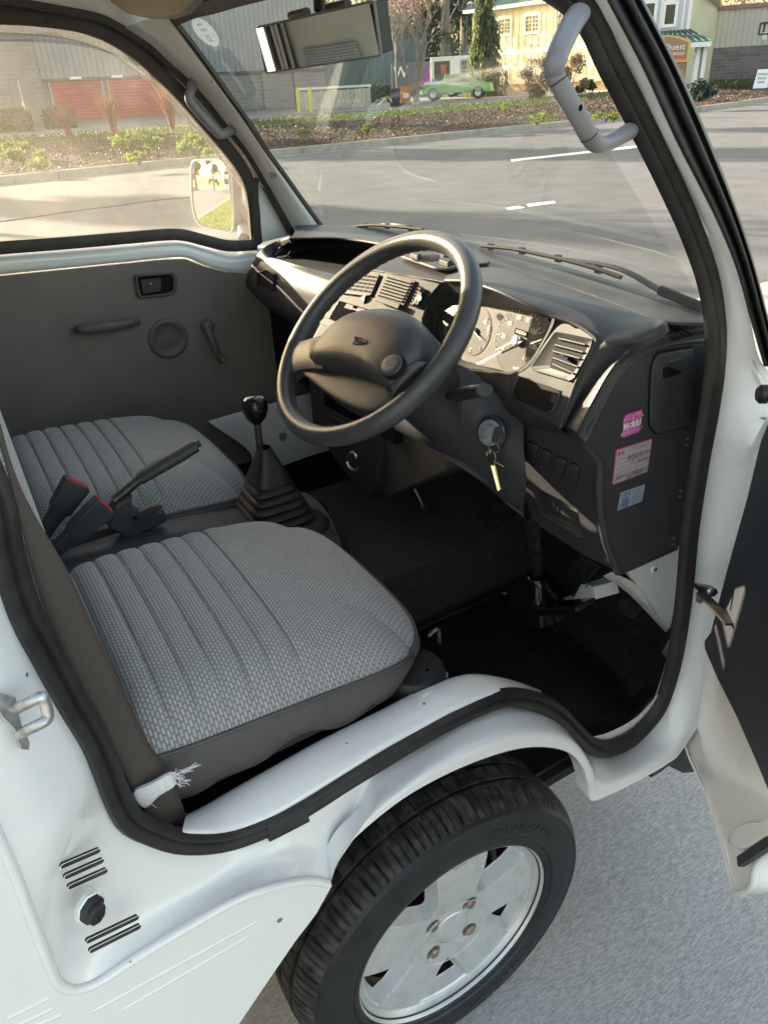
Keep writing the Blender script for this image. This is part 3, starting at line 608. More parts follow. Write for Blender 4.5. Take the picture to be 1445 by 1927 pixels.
tun = mb.build('centre_tunnel', truck, angle=70)
mb = MB()
for a, b in (((626, 920), (690, 978)), ((640, 918), (704, 974))):
    A, B = P(*a, z=0.572), P(*b, z=0.567); mb.tube([A+(B-A)*t for t in np.linspace(0, 1, 6)], 0.0022, plastic_m, n=6)
mb.build('carpet_rib', tun)
# passenger side inner sill / kick in paint
mb = MB()
r0 = [P(*q, x=-0.565) for q in ((395, 792), (450, 776), (520, 757), (600, 735), (660, 720))]; r1 = [P(*q, x=-0.555) for q in ((470, 850), (520, 836), (575, 820), (640, 800), (700, 785))]; r2 = [P(*q, x=-0.56) for q in ((470, 890), (520, 880), (590, 856), (650, 840), (700, 825))]
mb.patch([r0, [q+V(0.012, 0, -0.005) for q in r0], r1, r2], 14, 20, paint_worn)
mb.lathe([(0.0, 0.002), (0.011, 0.002), (0.012, 0)], P(533, 822, x=-0.545), (1, 0, 0.1), visor_g, 16)
mb.build('passenger_kick_panel', truck, angle=60)
# rubber mat: thing of its own
fm = MB(); mp_ = [V(0.17, 0.085, 0.418), V(0.60, 0.085, 0.418), V(0.595, 0.44, 0.418), V(0.50, 0.50, 0.418), V(0.16, 0.50, 0.418)]
mq = round_poly(mp_, 0.03); fm.prism(mq, (0, 0, 0.006), black_p)
rim = resample(np.array(mq)+V(0, 0, 0.008), 90, closed=True); fm.tube(rim, 0.005, black_p, n=6, closed=True)
for k in range(9):
    y = 0.13+0.04*k; fm.tube([V(0.21, y, 0.424), V(0.38, y, 0.424), V(0.56, y, 0.424)], 0.003, black_p, n=6)
tag(fm.build('floor_mat', None), 'black rubber mat lying in the driver footwell below the pedals', 'floor mat')
# sill kick edging by the footwell
mb = MB(); a = [P(*q, x=0.600) for q in ((1230, 1304), (1190, 1345), (1140, 1372), (1092, 1388))]; b = [q+V(0.03, 0, 0.004) for q in a]; c = [P(*q, x=0.56) for q in ((1218, 1290), (1170, 1330), (1120, 1352), (1078, 1362))]
mb.patch([b, a, c, [q+V(-0.02, 0, -0.03) for q in c]], 10, 24, black_p)
mb.patch([[PS(*q) for q in ((1238, 1306), (1196, 1350), (1140, 1380), (1094, 1388))], b], 4, 24, paint_worn); mb.build('step_trim', truck)

# =================================================================== SEATS
def seat(cx, y0, y1, ztop, w, label):
    nu, nv = 92, 190; b = MB(); G = []; UV = []; h = w/2; L = y1-y0
    for i in range(nu):
        row = []
        for j in range(nv):
            u = -1+2*i/(nu-1); v = -1+2*j/(nv-1)
            # squircle footprint, rounder at the front
            k = 0.80 if v > 0 else 0.93
            ex = 4.6 if v > 0 else 7.0; s = (abs(u)**ex+abs(v)**ex)**(1/ex); m_ = max(abs(u), abs(v)); f = m_/s if s > 1e-6 else 1.0
            f = 1+(f-1)*(1.25 if v > 0 else 0.7)
            x = cx+u*h*f*(1-0.03*max(0, v)**3); y = y0+(v*f*0.5+0.5)*L
            e = max(0.0, (max(abs(u), abs(v))-0.55)/0.45)
            z = ztop-0.045*e**3.2+0.018*(1-abs(u)**2)*(1-0.3*v)-0.022*max(0.0, v)**2.5+0.012*(-v)
            if v < 0.22:                                   # stitched channels across the rear of the cushion
                ph = (y-y0)/0.0335; d = abs((ph % 1)-0.5)*2; g = (1-abs(u)**10)*min(1, (0.22-v)/0.06)
                z += (0.0055*math.sqrt(max(0, 1-d*d))-0.0030-0.0030*math.exp(-((1-d)/0.10)**2))*g
            row.append(V(x, y, z)); UV.append((x-cx+(0.0), y))
        G.append(row)
    b.grid(G, cloth); o = b.build('seat', truck, angle=80, uvs=UV); o['label'] = label
    G = np.array(G); ring = np.concatenate([G[:, 0], G[-1, 1:], G[-2::-1, -1], G[0, -2:0:-1]])
    c = ring.mean(0); b = MB(); n_ = len(ring)
    low = ring.copy(); low[:, 2] = ztop-0.104-0.016*np.clip((y0+0.10-ring[:, 1])/0.10, 0, 1)
    ph = np.linspace(0, 2*np.pi, n_, endpoint=False)
    low[:, 2] += 0.007*np.sin(ph*7)+0.004*np.sin(ph*13)
    out_ = lambda r, d: r+np.stack([(r-c)[:, 0], (r-c)[:, 1], 0*r[:, 2]], 1)*d
    b.grid([ring+V(0, 0, -0.0005), out_(ring, 0.018)+V(0, 0, -0.006), out_(ring*0.6+low*0.4, 0.035), out_(ring*0.25+low*0.75, 0.02), out_(low, 0.0)-np.array([0, 0, 0.004]), out_(low, -0.06)-np.array([0, 0, 0.012]), out_(low, -0.14)-np.array([0, 0, 0.010])], vinyl, cv=True)
    b.build('seat_skirt', o, angle=80)
    pi = MB(); pi.tube(out_(ring, 0.010)+V(0, 0, -0.001), 0.0028, vinyl, n=6, closed=True); pi.build('piping', o)
    return o
seatA = seat(0.372, -0.395, 0.045, 0.833, 0.435, 'driver seat cushion in grey checked cloth')
seatB = seat(-0.215, -0.405, 0.018, 0.828, 0.460, 'passenger seat cushion in grey checked cloth')
# backrests, reclined against the rear wall (seen in the mirror)
for cx, w, o_ in ((0.372, 0.42, seatA), (-0.215, 0.44, seatB)):
    b = MB(); G = []
    for i in range(24):
        r = []
        for j in range(24):
            u, v = -1+2*i/23, j/23; x = cx+u*w/2*(1-0.25*max(0, v-0.6)**2*4); e = max(abs(u), abs(2*v-1))**6
            r.append(V(x, -0.425+0.045*(1-e)-0.02*v, 0.86+v*0.46))
        G.append(r)
    b.grid(G, cloth); q = b.build('backrest', o_, uvs=[(p[0], p[2]) for rr_ in G for p in rr_])
# seat plinth of the driver seat: glossy black pan, runner, cap
mb = MB()
mb.prism([V(0.13, -0.40, 0.60), V(0.597, -0.40, 0.60), V(0.597, 0.02, 0.60), V(0.57, 0.055, 0.60), V(0.13, 0.055, 0.60)], (0, 0, 0.075), gloss)
A, B = P(405, 1462, x=0.592), P(705, 1318, x=0.592); t = np.linspace(0, 1, 10)[:, None]
mb.tube(A+(B-A)*t+V(-0.012, 0, -0.006), 1.0, gloss, prof=[(-0.010, -0.005), (0.010, -0.005), (0.010, 0.005), (-0.010, 0.005)], ref=[0, 0, 1])
mb.tube(A+(B-A)*(0.45+0.5*t)+V(-0.006, 0, 0.001), 0.0014, zinc, n=6)
pl_ = mb.build('seat_pan', truck, bevel=0.006)
mb = MB(); pc = P(778, 1262, x=0.555); mb.lathe([(0.045, -0.06), (0.045, 0.0), (0.040, 0.008), (0.034, 0.010), (0, 0.010)], pc, (0, 0, 1), rubber, 28); mb.lathe([(0.047, -0.012), (0.047, -0.004)], pc, (0, 0, 1), rubber, 28)
mb.tube([pc+V(-0.005, 0.03, 0.045), pc+V(0.0, 0.042, 0.055), pc+V(0.0, 0.044, 0.030)], 0.0028, steel_d, N=10, n=8)
mb.build('floor_plug', truck)

# console between the seats
mb = MB()
mb.patch([[V(0.015, -0.42, 0.70), V(0.01, -0.2, 0.70), V(-0.015, 0.0, 0.69), V(-0.02, 0.10, 0.68)], [V(0.045, -0.42, 0.775), V(0.035, -0.2, 0.778), V(0.01, 0.0, 0.745), V(0.0, 0.10, 0.735)], [V(0.085, -0.42, 0.805), V(0.085, -0.2, 0.800), V(0.075, 0.0, 0.75), V(0.07, 0.11, 0.735)],
          [V(0.135, -0.42, 0.798), V(0.135, -0.2, 0.790), V(0.14, 0.0, 0.735), V(0.15, 0.10, 0.715)], [V(0.165, -0.42, 0.70), V(0.165, -0.2, 0.69), V(0.175, 0.0, 0.67), V(0.18, 0.10, 0.66)]], 20, 24, plastic_m)
mb.patch([[V(-0.03, 0.06, 0.735), V(0.06, 0.115, 0.735), V(0.15, 0.09, 0.72)], [V(-0.035, 0.10, 0.66), V(0.06, 0.15, 0.66), V(0.17, 0.12, 0.65)], [V(-0.03, 0.10, 0.57), V(0.06, 0.15, 0.57), V(0.17, 0.12, 0.57)]], 12, 12, plastic_m)
con = mb.build('centre_console', truck, angle=70)

# handbrake: slot, base cover, rod, grip, button
hbk = MB(); X = 0.085
g0, g1, g2 = P(262, 902, x=X), P(300, 878, x=X), P(368, 838, x=X)
hbk.tube([g0, g1, (g1+g2)/2, g2], [0.8, 0.95, 1.0, 0.92], plastic_m, N=24, prof=[(0.0120*math.cos(t), 0.0170*math.sin(t)) for t in np.linspace(0, 2*np.pi, 16, endpoint=False)], ref=[1, 0, 0])
hk = hbk.build('handbrake', truck, angle=60)
m_ = MB(); d = nrm(g2-g1); m_.tube([g2, g2+d*0.009], 0.0062, plastic_s, n=12); m_.build('release_button', hk, bevel=0.001)
m_ = MB(); m_.tube([P(215, 942, x=X), P(240, 922, x=X), g0+d*0.004], 0.0075, steel_d, n=10); m_.build('lever_rod', hk)
m_ = MB(); q = [P(198, 985, x=X), P(212, 946, x=X), P(247, 925, x=X), P(243, 950, x=X), P(262, 962, x=X), P(305, 952, x=X), P(312, 975, x=X), P(240, 1010, x=X)]
m_.prism([p+V(-0.016, 0, 0) for p in q], (0.032, 0, 0), plastic_m); m_.build('brake_cover', hk, bevel=0.006, seg=3)
m_ = MB(); c = P(278, 964, x=X+0.02); m_.pillow([c+V(0.012*math.sin(t), 0.026*math.cos(t), 0.004*math.cos(t)) for t in np.linspace(0, 2*np.pi, 20, endpoint=False)], (0.5, 0.0, 1), 0.0008, void); m_.build('lever_slot', hk)

# belt buckles on stalks
def buckle(px, label, x):
    (a0, a1), (b0, b1), w = px
    top_, bot_ = P(a0, a1, x=x), P(b0, b1, x=x); d = nrm(top_-bot_); s = nrm(np.cross(d, [1, 0, 0])); L_ = np.linalg.norm(top_-bot_)
    m_ = MB(); H = w
    for_ = lambda t, wd, th: [bot_+d*L_*t+s*wd*q0+V(1, 0, 0)*th*q1 for q0, q1 in ((-1, -1), (1, -1), (1, 1), (-1, 1))]
    m_.grid([for_(0, H*0.55, 0.010), for_(0.30, H*0.62, 0.011), for_(0.34, H*0.85, 0.013), for_(0.95, H*1.05, 0.0145), for_(1.0, H*1.0, 0.0135)], plastic_m, cv=True)
    k = for_(1.0, H*1.0, 0.0135); m_.poly(k, plastic_m)
    o = m_.build('belt_buckle', truck, bevel=0.003); o['label'] = label
    m_ = MB(); m_.prism([p*0.86+np.mean(for_(1.0, H, 0.0135), 0)*0.14 for p in for_(1.0, H*0.9, 0.009)], d*0.002, red_p); m_.build('red_button', o)
    m_ = MB(); m_.tube([bot_+d*0.01, bot_-d*0.03, bot_-d*0.07+V(0, 0, -0.01)], 1.0, plastic_m, prof=[(-0.012, -0.004), (0.012, -0.004), (0.012, 0.004), (-0.012, 0.004)], ref=[1, 0, 0]); m_.build('buckle_stalk', o)
buckle(((146, 908), (95, 985), 0.0200), 'upper belt buckle with a red release button', 0.055)
buckle(((198, 950), (110, 1030), 0.0185), 'lower belt buckle beside the driver seat', 0.115)

# =================================================================== GEAR LEVER
gx = 0.055
def GP(px, py): return P(px, py, x=gx)
kn, nb, bt = GP(480, 770), GP(486, 826), GP(498, 905)
gl_ = MB(); gl_.tube([GP(483, 785), GP(488, 832), GP(490, 850)], 0.0065, steel_d, n=12)
gear = gl_.build('gear_lever', truck)
m_ = MB(); d = nrm(GP(480, 755)-GP(487, 826))
m_.lathe([(0.007, -0.030), (0.0105, -0.026), (0.0185, -0.016), (0.0228, -0.002), (0.0225, 0.008), (0.0195, 0.016), (0.0150, 0.0205), (0.0, 0.0212)], GP(480, 768), d, gloss, 28)
kt = GP(480, 768)+d*0.0214; ku = nrm(AR-d*np.dot(AR, d)); kv = np.cross(d, ku)
for s, a, b in (('1', -0.006, 0.004), ('3', 0, 0.004), ('5', 0.006, 0.004), ('2', -0.006, -0.004), ('4', 0, -0.004), ('R', 0.006, -0.004)): m_.text(s, kt+ku*a+kv*b, ku, kv, 0.0045, print_w, lift=0.0003)
m_.build('gear_knob', gear, angle=60)
def ring_at(cz, hx, hy, z, n=40, e=5.0, sh=(0, 0)):
    r = []
    for t in np.linspace(0, 2*np.pi, n, endpoint=False):
        c_, s_ = math.cos(t), math.sin(t); k = (abs(c_)**e+abs(s_)**e)**(-1/e)
        r.append(V(cz[0]+hx*c_*k+sh[0], cz[1]+hy*s_*k+sh[1], z))
    return r
m_ = MB(); bc0 = np.array([gx+0.005, 0.013, 0]); zt, zb = 0.868, 0.735
R_ = [ring_at(bc0, 0.012, 0.011, zt+0.012, e=3), ring_at(bc0, 0.018, 0.016, zt, e=3), ring_at(bc0, 0.034, 0.032, zt-0.040, e=4), ring_at(bc0, 0.037, 0.036, zt-0.052, e=5), ring_at(bc0, 0.030, 0.030, zt-0.056, e=5)]
z = zt-0.056
for k in range(5):
    w = 0.040+0.0065*k; R_ += [ring_at(bc0, w-0.009, w-0.008, z-0.002), ring_at(bc0, w, w, z-0.006), ring_at(bc0, w+0.0015, w+0.0015, z-0.011), ring_at(bc0, w-0.006, w-0.006, z-0.0145)]; z -= 0.0145
R_ += [ring_at(bc0, 0.080, 0.082, z-0.004), ring_at(bc0, 0.088, 0.090, z-0.010), ring_at(bc0, 0.09, 0.092, z-0.03)]
m_.grid(R_, rubber, cv=True); m_.build('gear_boot', gear, angle=50)

# =================================================================== STEERING WHEEL
th, ph = math.radians(42.67), math.radians(2.8)
wc = V(0.289, 0.118, 1.117); wn_ = V(math.sin(th)*math.sin(ph), -math.sin(th)*math.cos(ph), math.cos(th))
wa = nrm(np.cross([0, 1, 0], wn_)); wa = wa if wa[0] > 0 else -wa; wb = np.cross(wn_, wa)
def W2(px, py, h=0.0): return PP(px, py, wc+wn_*h, wn_)
n_ = 120; t = np.linspace(0, 2*np.pi, n_, endpoint=False); Rm = 0.1705
leather = mat('wheel_rim_leather', (0.050, 0.051, 0.053), 0.34, spec=0.55, var=0.12, vscale=30, bump=0.25, bscale=500, btype='voronoi', bdist=0.0008)
mb = MB(); G = []
for i, a in enumerate(t):
    c = wc+Rm*(math.cos(a)*wa+math.sin(a)*wb); rad = math.cos(a)*wa+math.sin(a)*wb; row = []
    for j, q in enumerate(np.linspace(0, 2*np.pi, 18, endpoint=False)):
        r_ = 0.0145
        if math.sin(q) < -0.3 and math.cos(q) < 0.5: r_ -= 0.0011*(0.5+0.5*math.cos(a*60)) if math.sin(a) > -0.2 else 0
        row.append(c+rad*r_*math.cos(q)+wn_*r_*1.12*math.sin(q))
    G.append(row)
mb.grid(G, leather, cu=True, cv=True); sw = mb.build('steering_wheel', truck, angle=80)
hubm = mat('hub_leatherette', (0.052, 0.053, 0.056), 0.42, spec=0.5, var=0.08, vscale=30, bump=0.35, bscale=520, btype='voronoi', bdist=0.0008)
hub_px = [(592, 672), (604, 655), (634, 622), (668, 601), (706, 592), (746, 591), (777, 597), (797, 612), (806, 632), (803, 655), (794, 676), (776, 700), (754, 722), (737, 731), (715, 722), (690, 709), (650, 699), (612, 694), (594, 688)]
hp3 = resample([W2(*q, 0.012) for q in hub_px], 72, closed=True)
mb = MB(); mb.pillow(hp3, wn_, 0.030, hubm, depth=0.035, rings=((1.0, 0.0), (0.985, 0.22), (0.955, 0.45), (0.90, 0.66), (0.80, 0.84), (0.62, 0.95), (0.35, 1.0)))
hub = mb.build('hub_pad', sw, angle=80)
# lower apron of the hub and the two spokes
low_px = [(566, 690), (594, 690), (650, 699), (690, 709), (737, 731), (741, 748), (730, 764), (708, 775), (690, 776), (655, 764), (620, 744), (592, 722), (573, 706)]
mb = MB(); mb.pillow(resample([W2(*q, 0.000) for q in low_px], 60, closed=True), wn_, 0.005, plastic_m, depth=0.03); mb.build('hub_apron', sw, angle=70)
def spoke(edge1, edge2, name='spoke'):
    m_ = MB(); A = [W2(*q, h) for q, h in edge1]; B = [W2(*q, h) for q, h in edge2]
    m1 = [lerp_(a_, b_, 0.3)+wn_*0.004 for a_, b_ in zip(A, B)]; m2 = [lerp_(a_, b_, 0.7)+wn_*0.004 for a_, b_ in zip(A, B)]
    m_.patch([[q-wn_*0.02 for q in A], [q-wn_*0.003 for q in A], A, m1, m2, B, [q-wn_*0.003 for q in B], [q-wn_*0.02 for q in B]], 30, 16, hubm); m_.build(name, sw, angle=70)
lerp_ = lambda a_, b_, t_: a_*(1-t_)+b_*t_
spoke([((540, 652), 0.000), ((560, 645), 0.007), ((590, 636), 0.015), ((625, 626), 0.020)], [((533, 716), 0.000), ((553, 698), 0.005), ((578, 692), 0.012), ((606, 692), 0.018)])
spoke([((785, 680), 0.022), ((799, 682), 0.016), ((815, 680), 0.008), ((832, 670), 0.000)], [((736, 727), 0.018), ((738, 744), 0.012), ((727, 760), 0.006), ((702, 786), 0.000)])
for k, px in enumerate((((584, 664), (587, 646), (601, 641), (616, 641), (617, 650), (609, 667), (596, 673), (585, 672)), ((718, 690), (728, 675), (743, 668), (754, 671), (758, 682), (752, 697), (738, 707), (723, 705)))):
    h = 0.0215 if k == 0 else 0.0365
    q = resample([W2(*p_, h) for p_ in px], 36, closed=True); m_ = MB(); rg = ((1.0, 0.0), (0.97, 0.6), (0.91, 1.0), (0.5, 1.05))
    m_.pillow(offset_ring(q, q.mean(0), 0.0022), wn_, 0.0006, void, depth=0.006, rings=rg); m_.pillow(q+wn_*0.0005, wn_, 0.0035, plastic_m, depth=0.004, rings=rg)
    c = q.mean(0)+wn_*0.0042
    for a in range(6):
        for b_ in (-1, 0, 1): m_.lathe([(0.0008, 0), (0, 0.0004)], c+wa*(a-2.5)*0.0030+wb*b_*0.0045, wn_, handle_g, 5)
    m_.build('horn_button', sw, angle=60)
# raised emblem on the hub
em = [W2(*p_, 0.0435) for p_ in ((667, 634), (683, 637), (689, 642), (684, 645), (672, 646), (664, 646), (669, 641))]
m_ = MB(); m_.tube(resample([em[0], em[1], em[2], em[3], em[4]], 30), 0.0011, plastic_s, n=6); m_.tube([em[0], em[6], em[4]], 0.0011, plastic_s, n=6); m_.tube([em[4], em[5], em[6]], 0.0011, plastic_s, n=6)
m_.tube([W2(674, 637, 0.0435), W2(673, 642, 0.0435)], 0.0009, plastic_s, n=6); m_.tube([W2(673, 640, 0.0435), W2(683, 642, 0.0435)], 0.0009, plastic_s, n=6)
m_.build('emblem', sw)

# column shroud with lower cover, stalk and ignition lock
mb = MB()
rows = [[P(778, 668, y=0.23), P(845, 680, y=0.245), P(890, 700, y=0.27), P(930, 738, y=0.29), P(985, 800, y=0.300)],
        [P(762, 715, y=0.21), P(828, 730, y=0.225), P(880, 762, y=0.25), P(930, 800, y=0.275), P(985, 845, y=0.298)],
        [P(748, 770, y=0.20), P(800, 783, y=0.215), P(850, 808, y=0.235), P(915, 850, y=0.265), P(990, 905, y=0.300)],
        [P(742, 806, y=0.20), P(790, 830, y=0.215), P(836, 858, y=0.24), P(900, 900, y=0.27), P(985, 968, y=0.318)],
        [P(752, 812, y=0.26), P(800, 832, y=0.28), P(845, 858, y=0.30), P(910, 905, y=0.32), P(995, 985, y=0.36)]]
Gc = mb.patch(rows, 40, 50, plastic_m)
col = mb.build('column_cover', truck, angle=60)
mb = MB(); mb.tube([wc-wn_*0.012, wc-wn_*0.10], [0.045, 0.055], plastic_s, N=6, n=20, prof=[(math.cos(t_), math.sin(t_)) for t_ in np.linspace(0, 2*np.pi, 20, endpoint=False)]); mb.tube([wc-wn_*0.06, wc-wn_*0.22], 0.06, plastic_m, n=20); mb.build('column_tube', col)
mb = MB(); s0, s1, s2, s3_ = P(846, 745, y=0.225), P(866, 742, y=0.215), P(886, 738, y=0.20), P(912, 734, y=0.185)
mb.tube([s0, s1, s2, s3_], [0.010, 0.0125, 0.014, 0.0125, 0.012], plastic_s, N=16, n=14, prof=[(math.cos(t_), 0.75*math.sin(t_)) for t_ in np.linspace(0, 2*np.pi, 14, endpoint=False)])
pk = P(852, 745, y=0.236); mb.pillow([pk+V(0.017*math.cos(t_), -0.004, 0.020*math.sin(t_)) for t_ in np.linspace(0, 2*np.pi, 18, endpoint=False)], (0.3, -1, 0.2), 0.001, void); mb.build('indicator_stalk', col, angle=60)
ic = P(926, 814, y=0.262); idir = nrm(V(0.28, -0.92, 0.28)); mb = MB()
mb.lathe([(0.026, -0.004), (0.026, 0.004), (0.0225, 0.006), (0.0215, 0.002)], ic, idir, plastic_s, 30); mb.lathe([(0.0205, 0.0), (0.0205, 0.009), (0.018, 0.011), (0.0, 0.011)], ic, idir, mat('lock_grey', (0.30, 0.31, 0.33), 0.4, metal=0.2, var=0.1, vscale=60), 30)
iu = nrm(AR-idir*np.dot(AR, idir)); iv = np.cross(idir, iu)
mb.text('ON', ic+idir*0.0113+iu*0.002+iv*0.012, iu, iv, 0.006, print_k); mb.text('ACC', ic+idir*0.0113-iu*0.009+iv*0.004, iu, iv, 0.005, print_k); mb.text('LOCK', ic+idir*0.0113-iu*0.008-iv*0.006, iu, iv, 0.004, print_k)
mb.build('ignition_lock', col, angle=50)
# the key and its tags hang from the lock
key = thing('key', 'ignition key with a split ring and a yellow tag hanging below the lock', 'key', ic)
kp0 = ic+idir*0.012; ka = nrm(P(948, 812, y=0.255)-P(926, 834, y=0.255))
m_ = MB(); hd_ = [P(924, 826, y=0.250), P(930, 804, y=0.250), P(944, 801, y=0.250), P(948, 810, y=0.250), P(932, 834, y=0.250), P(926, 832, y=0.250)]
m_.prism(round_poly(hd_, 0.003), (0, 0.003, 0), mat('key_steel', (0.35, 0.35, 0.36), 0.35, metal=0.9)); m_.build('key_bow', key, bevel=0.0008)
kc = P(929, 843, y=0.252); ru, rv = nrm(V(0.9, 0.4, 0.05)), nrm(V(0.05, -0.1, 1.0))
m_ = MB(); m_.tube([kc+0.0088*(math.cos(t_)*ru+math.sin(t_)*rv) for t_ in np.linspace(0, 2*np.pi, 30, endpoint=False)], 0.0009, zinc, n=6, closed=True); m_.build('split_ring', key)
yel = mat('yellow_tag', (0.46, 0.43, 0.10), 0.5, var=0.1, vscale=100)
m_ = MB(); m_.prism(round_poly([P(917, 851, y=0.250), P(930, 850, y=0.250), P(930, 864, y=0.250), P(925, 873, y=0.250), P(917, 864, y=0.250)], 0.002), (0, 0.004, 0), plastic_s); m_.tube(resample([P(917, 858, y=0.249), P(915, 852, y=0.249), P(919, 850, y=0.249), P(922, 854, y=0.249)], 12), 0.0011, yel, n=6); m_.build('tag_clasp', key)
m_ = MB(); m_.prism([P(923, 876, y=0.249), P(930, 874, y=0.249), P(941, 921, y=0.252), P(936, 923, y=0.252)], (0, 0.0016, 0), yel); m_.prism([P(926, 880, y=0.2486), P(929, 880, y=0.2486), P(939, 922, y=0.2516), P(937, 924, y=0.2516)], (0, 0.0005, 0), print_w); m_.build('paper_tag', key)
m_ = MB(); m_.tube([P(930, 868, y=0.25), P(940, 874, y=0.247), P(948, 878, y=0.244)], [0.0022, 0.0018, 0.0008], yel, N=8, n=6, prof=[(math.cos(t_), 0.4*math.sin(t_)) for t_ in np.linspace(0, 2*np.pi, 8, endpoint=False)]); m_.tube(resample([P(929, 850, y=0.25), P(932, 860, y=0.25), P(930, 874, y=0.25)], 10), 0.0008, zinc, n=5); m_.build('tag_strap', key)

# heater box under the dash, cigar lighter, cable
mb = MB()
hb_ = [P(686, 788, y=0.33), P(842, 842, y=0.33), P(842, 886, y=0.33), P(728, 936, y=0.33), P(690, 912, y=0.33)]
mb.prism(round_poly(hb_, 0.012, 3), (0, 0.22, 0), mat('heater_grey', (0.075, 0.070, 0.066), 0.6, var=0.06, vscale=12)); mb.build('heater_box', truck, bevel=0.006, seg=2)
mb = MB(); mb.tube([P(780, 920, y=0.42), P(792, 945, y=0.43), P(800, 970, y=0.44)], 0.0035, zinc, n=8, N=10)
mb.prism(round_poly([P(794, 965, y=0.43), P(808, 962, y=0.43), P(813, 985, y=0.44), P(800, 995, y=0.44)], 0.004), (0.004, 0.004, 0.004), rubber); mb.tube(resample([P(790, 1000, y=0.44), P(788, 970, y=0.44), P(800, 958, y=0.44), P(818, 960, y=0.44), P(824, 985, y=0.44), P(808, 1003, y=0.44)], 40, closed=True), 0.003, rubber_b, n=6, closed=True); mb.build('heater_cable', truck)

# pedals and steering shaft
sh = MB(); a_, b_ = P(1004, 985, y=0.40), P(1012, 1078, y=0.44)
sh.tube([a_, b_], 0.0125, steel_d, n=14, N=6)
bc1 = P(1013, 1125, y=0.44); sh.lathe([(0.060, -0.02), (0.052, 0.0), (0.046, 0.014), (0.040, 0.034), (0.026, 0.050), (0.024, 0.062), (0.018, 0.066)], bc1, nrm(a_-bc1), gloss, 28)
sh.build('steering_shaft', truck, angle=50)
sh = MB(); pq = [P(970, 1133, y=0.40), P(985, 1142, y=0.40), P(1010, 1146, y=0.40), P(1082, 1141, y=0.40), P(1080, 1156, y=0.40), P(1012, 1161, y=0.40), P(985, 1157, y=0.40), P(968, 1147, y=0.40)]
sh.prism(pq, (0, 0.05, 0.0), gloss); sh.build('column_plate', truck, bevel=0.003)
wb_ = MB(); wb_.prism([P(1072, 1134, y=0.47), P(1092, 1098, y=0.47), P(1116, 1104, y=0.47), P(1122, 1128, y=0.47)], (0.01, 0.05, 0.0), paint); wb_.prism([P(1052, 1128, y=0.465), P(1064, 1134, y=0.465), P(1052, 1137, y=0.465)], (0, 0.03, 0), paint); wb_.build('fluid_reservoir', truck, bevel=0.003)
def pedal(px, y, label, arm_top, studs=True, name='pedal', ribs=False):
    m_ = MB(); q = round_poly([P(*p_, y=y+dy) for p_, dy in px], 0.008); c = np.mean(q, 0); q = np.array(q); n__ = nrm(np.cross(q[8]-q[0], q[16]-q[0])); n__ = n__ if np.dot(n__, CAM-c) > 0 else -n__
    m_.prism(q, n__*0.010, rubber); u_ = nrm(P(*px[1][0], y=y+px[1][1])-P(*px[0][0], y=y+px[0][1])); v_ = np.cross(n__, u_)
    L1 = np.linalg.norm(P(*px[1][0], y=y+px[1][1])-P(*px[0][0], y=y+px[0][1])); L2 = np.linalg.norm(P(*px[2][0], y=y+px[2][1])-P(*px[1][0], y=y+px[1][1]))
    o = m_.build(name, truck, bevel=0.002); o['label'] = label
    k = MB()
    if studs:
        for i in range(5):
            for j in range(5): k.lathe([(0.0042, 0), (0.0036, 0.003), (0, 0.0032)], c+n__*0.010+u_*(i-2)*L1*0.17+v_*(j-2)*L2*0.17, n__, rubber, 8)
        k.build('pedal_studs', o)
    if ribs:
        for i in range(9): A_ = c+n__*0.0112+u_*(i-4)*L1*0.10; k.tube([A_-v_*L2*0.36, A_+v_*L2*0.36], 0.0022, rubber, n=6)
        k.build('pedal_ribs', o)
    k = MB(); k.tube([c, c*0.4+arm_top*0.6+V(0, 0.01, 0), arm_top], 0.007, steel_d, n=8, N=10); k.build('pedal_arm', o)
pedal([((1074, 1078), 0.0), ((1098, 1044), 0.01), ((1136, 1062), 0.01), ((1104, 1096), 0.0)], 0.47, 'studded brake pedal', P(1140, 1030, y=0.54))
pedal([((900, 976), 0.0), ((920, 948), 0.01), ((962, 946), 0.01), ((940, 984), 0.0)], 0.44, 'studded clutch pedal', P(960, 900, y=0.52))
pedal([((1166, 1148), 0.0), ((1172, 1126), 0.01), ((1226, 1128), 0.03), ((1192, 1166), 0.0)], 0.52, 'ribbed accelerator pedal', P(1240, 1130, y=0.60), studs=False, ribs=True)

# =================================================================== SEAT BELT
belt_m = mat('belt_webbing', (0.10, 0.082, 0.07), 0.8, spec=0.2, var=0.15, vscale=30, bump=0.7, bscale=900)
N_, L_, b_ = nodes_of(belt_m)
tc = N_.new('ShaderNodeTexCoord'); wv = N_.new('ShaderNodeTexChecker'); wv.inputs['Scale'].default_value = 520; wv.inputs[1].default_value = (0.125, 0.10, 0.086, 1); wv.inputs[2].default_value = (0.075, 0.061, 0.053, 1)
L_.new(tc.outputs['UV'], wv.inputs[0]); L_.new(wv.outputs[0], b_.inputs['Base Color'])
le = [(-30, 760), (2, 840), (34, 960), (66, 1090), (112, 1218), (160, 1320), (204, 1400), (236, 1456), (262, 1510), (300, 1554)]
re = [(-10, 760), (24, 880), (60, 960), (128, 1076), (186, 1200), (232, 1300), (278, 1394), (308, 1440), (338, 1500), (352, 1546)]
xx = np.interp(np.arange(10), [0, 9], [0.585, 0.612])
A = cr([P(*q, x=x_) for q, x_ in zip(le, xx)], 60); B = cr([P(*q, x=x_-0.012) for q, x_ in zip(re, xx)], 60)
Gb = [A, A*0.75+B*0.25+V(0.001, 0, 0.001), A*0.5+B*0.5, A*0.25+B*0.75+V(0.001, 0, 0.001), B]; s_ = np.linspace(0, 0.9, 60)
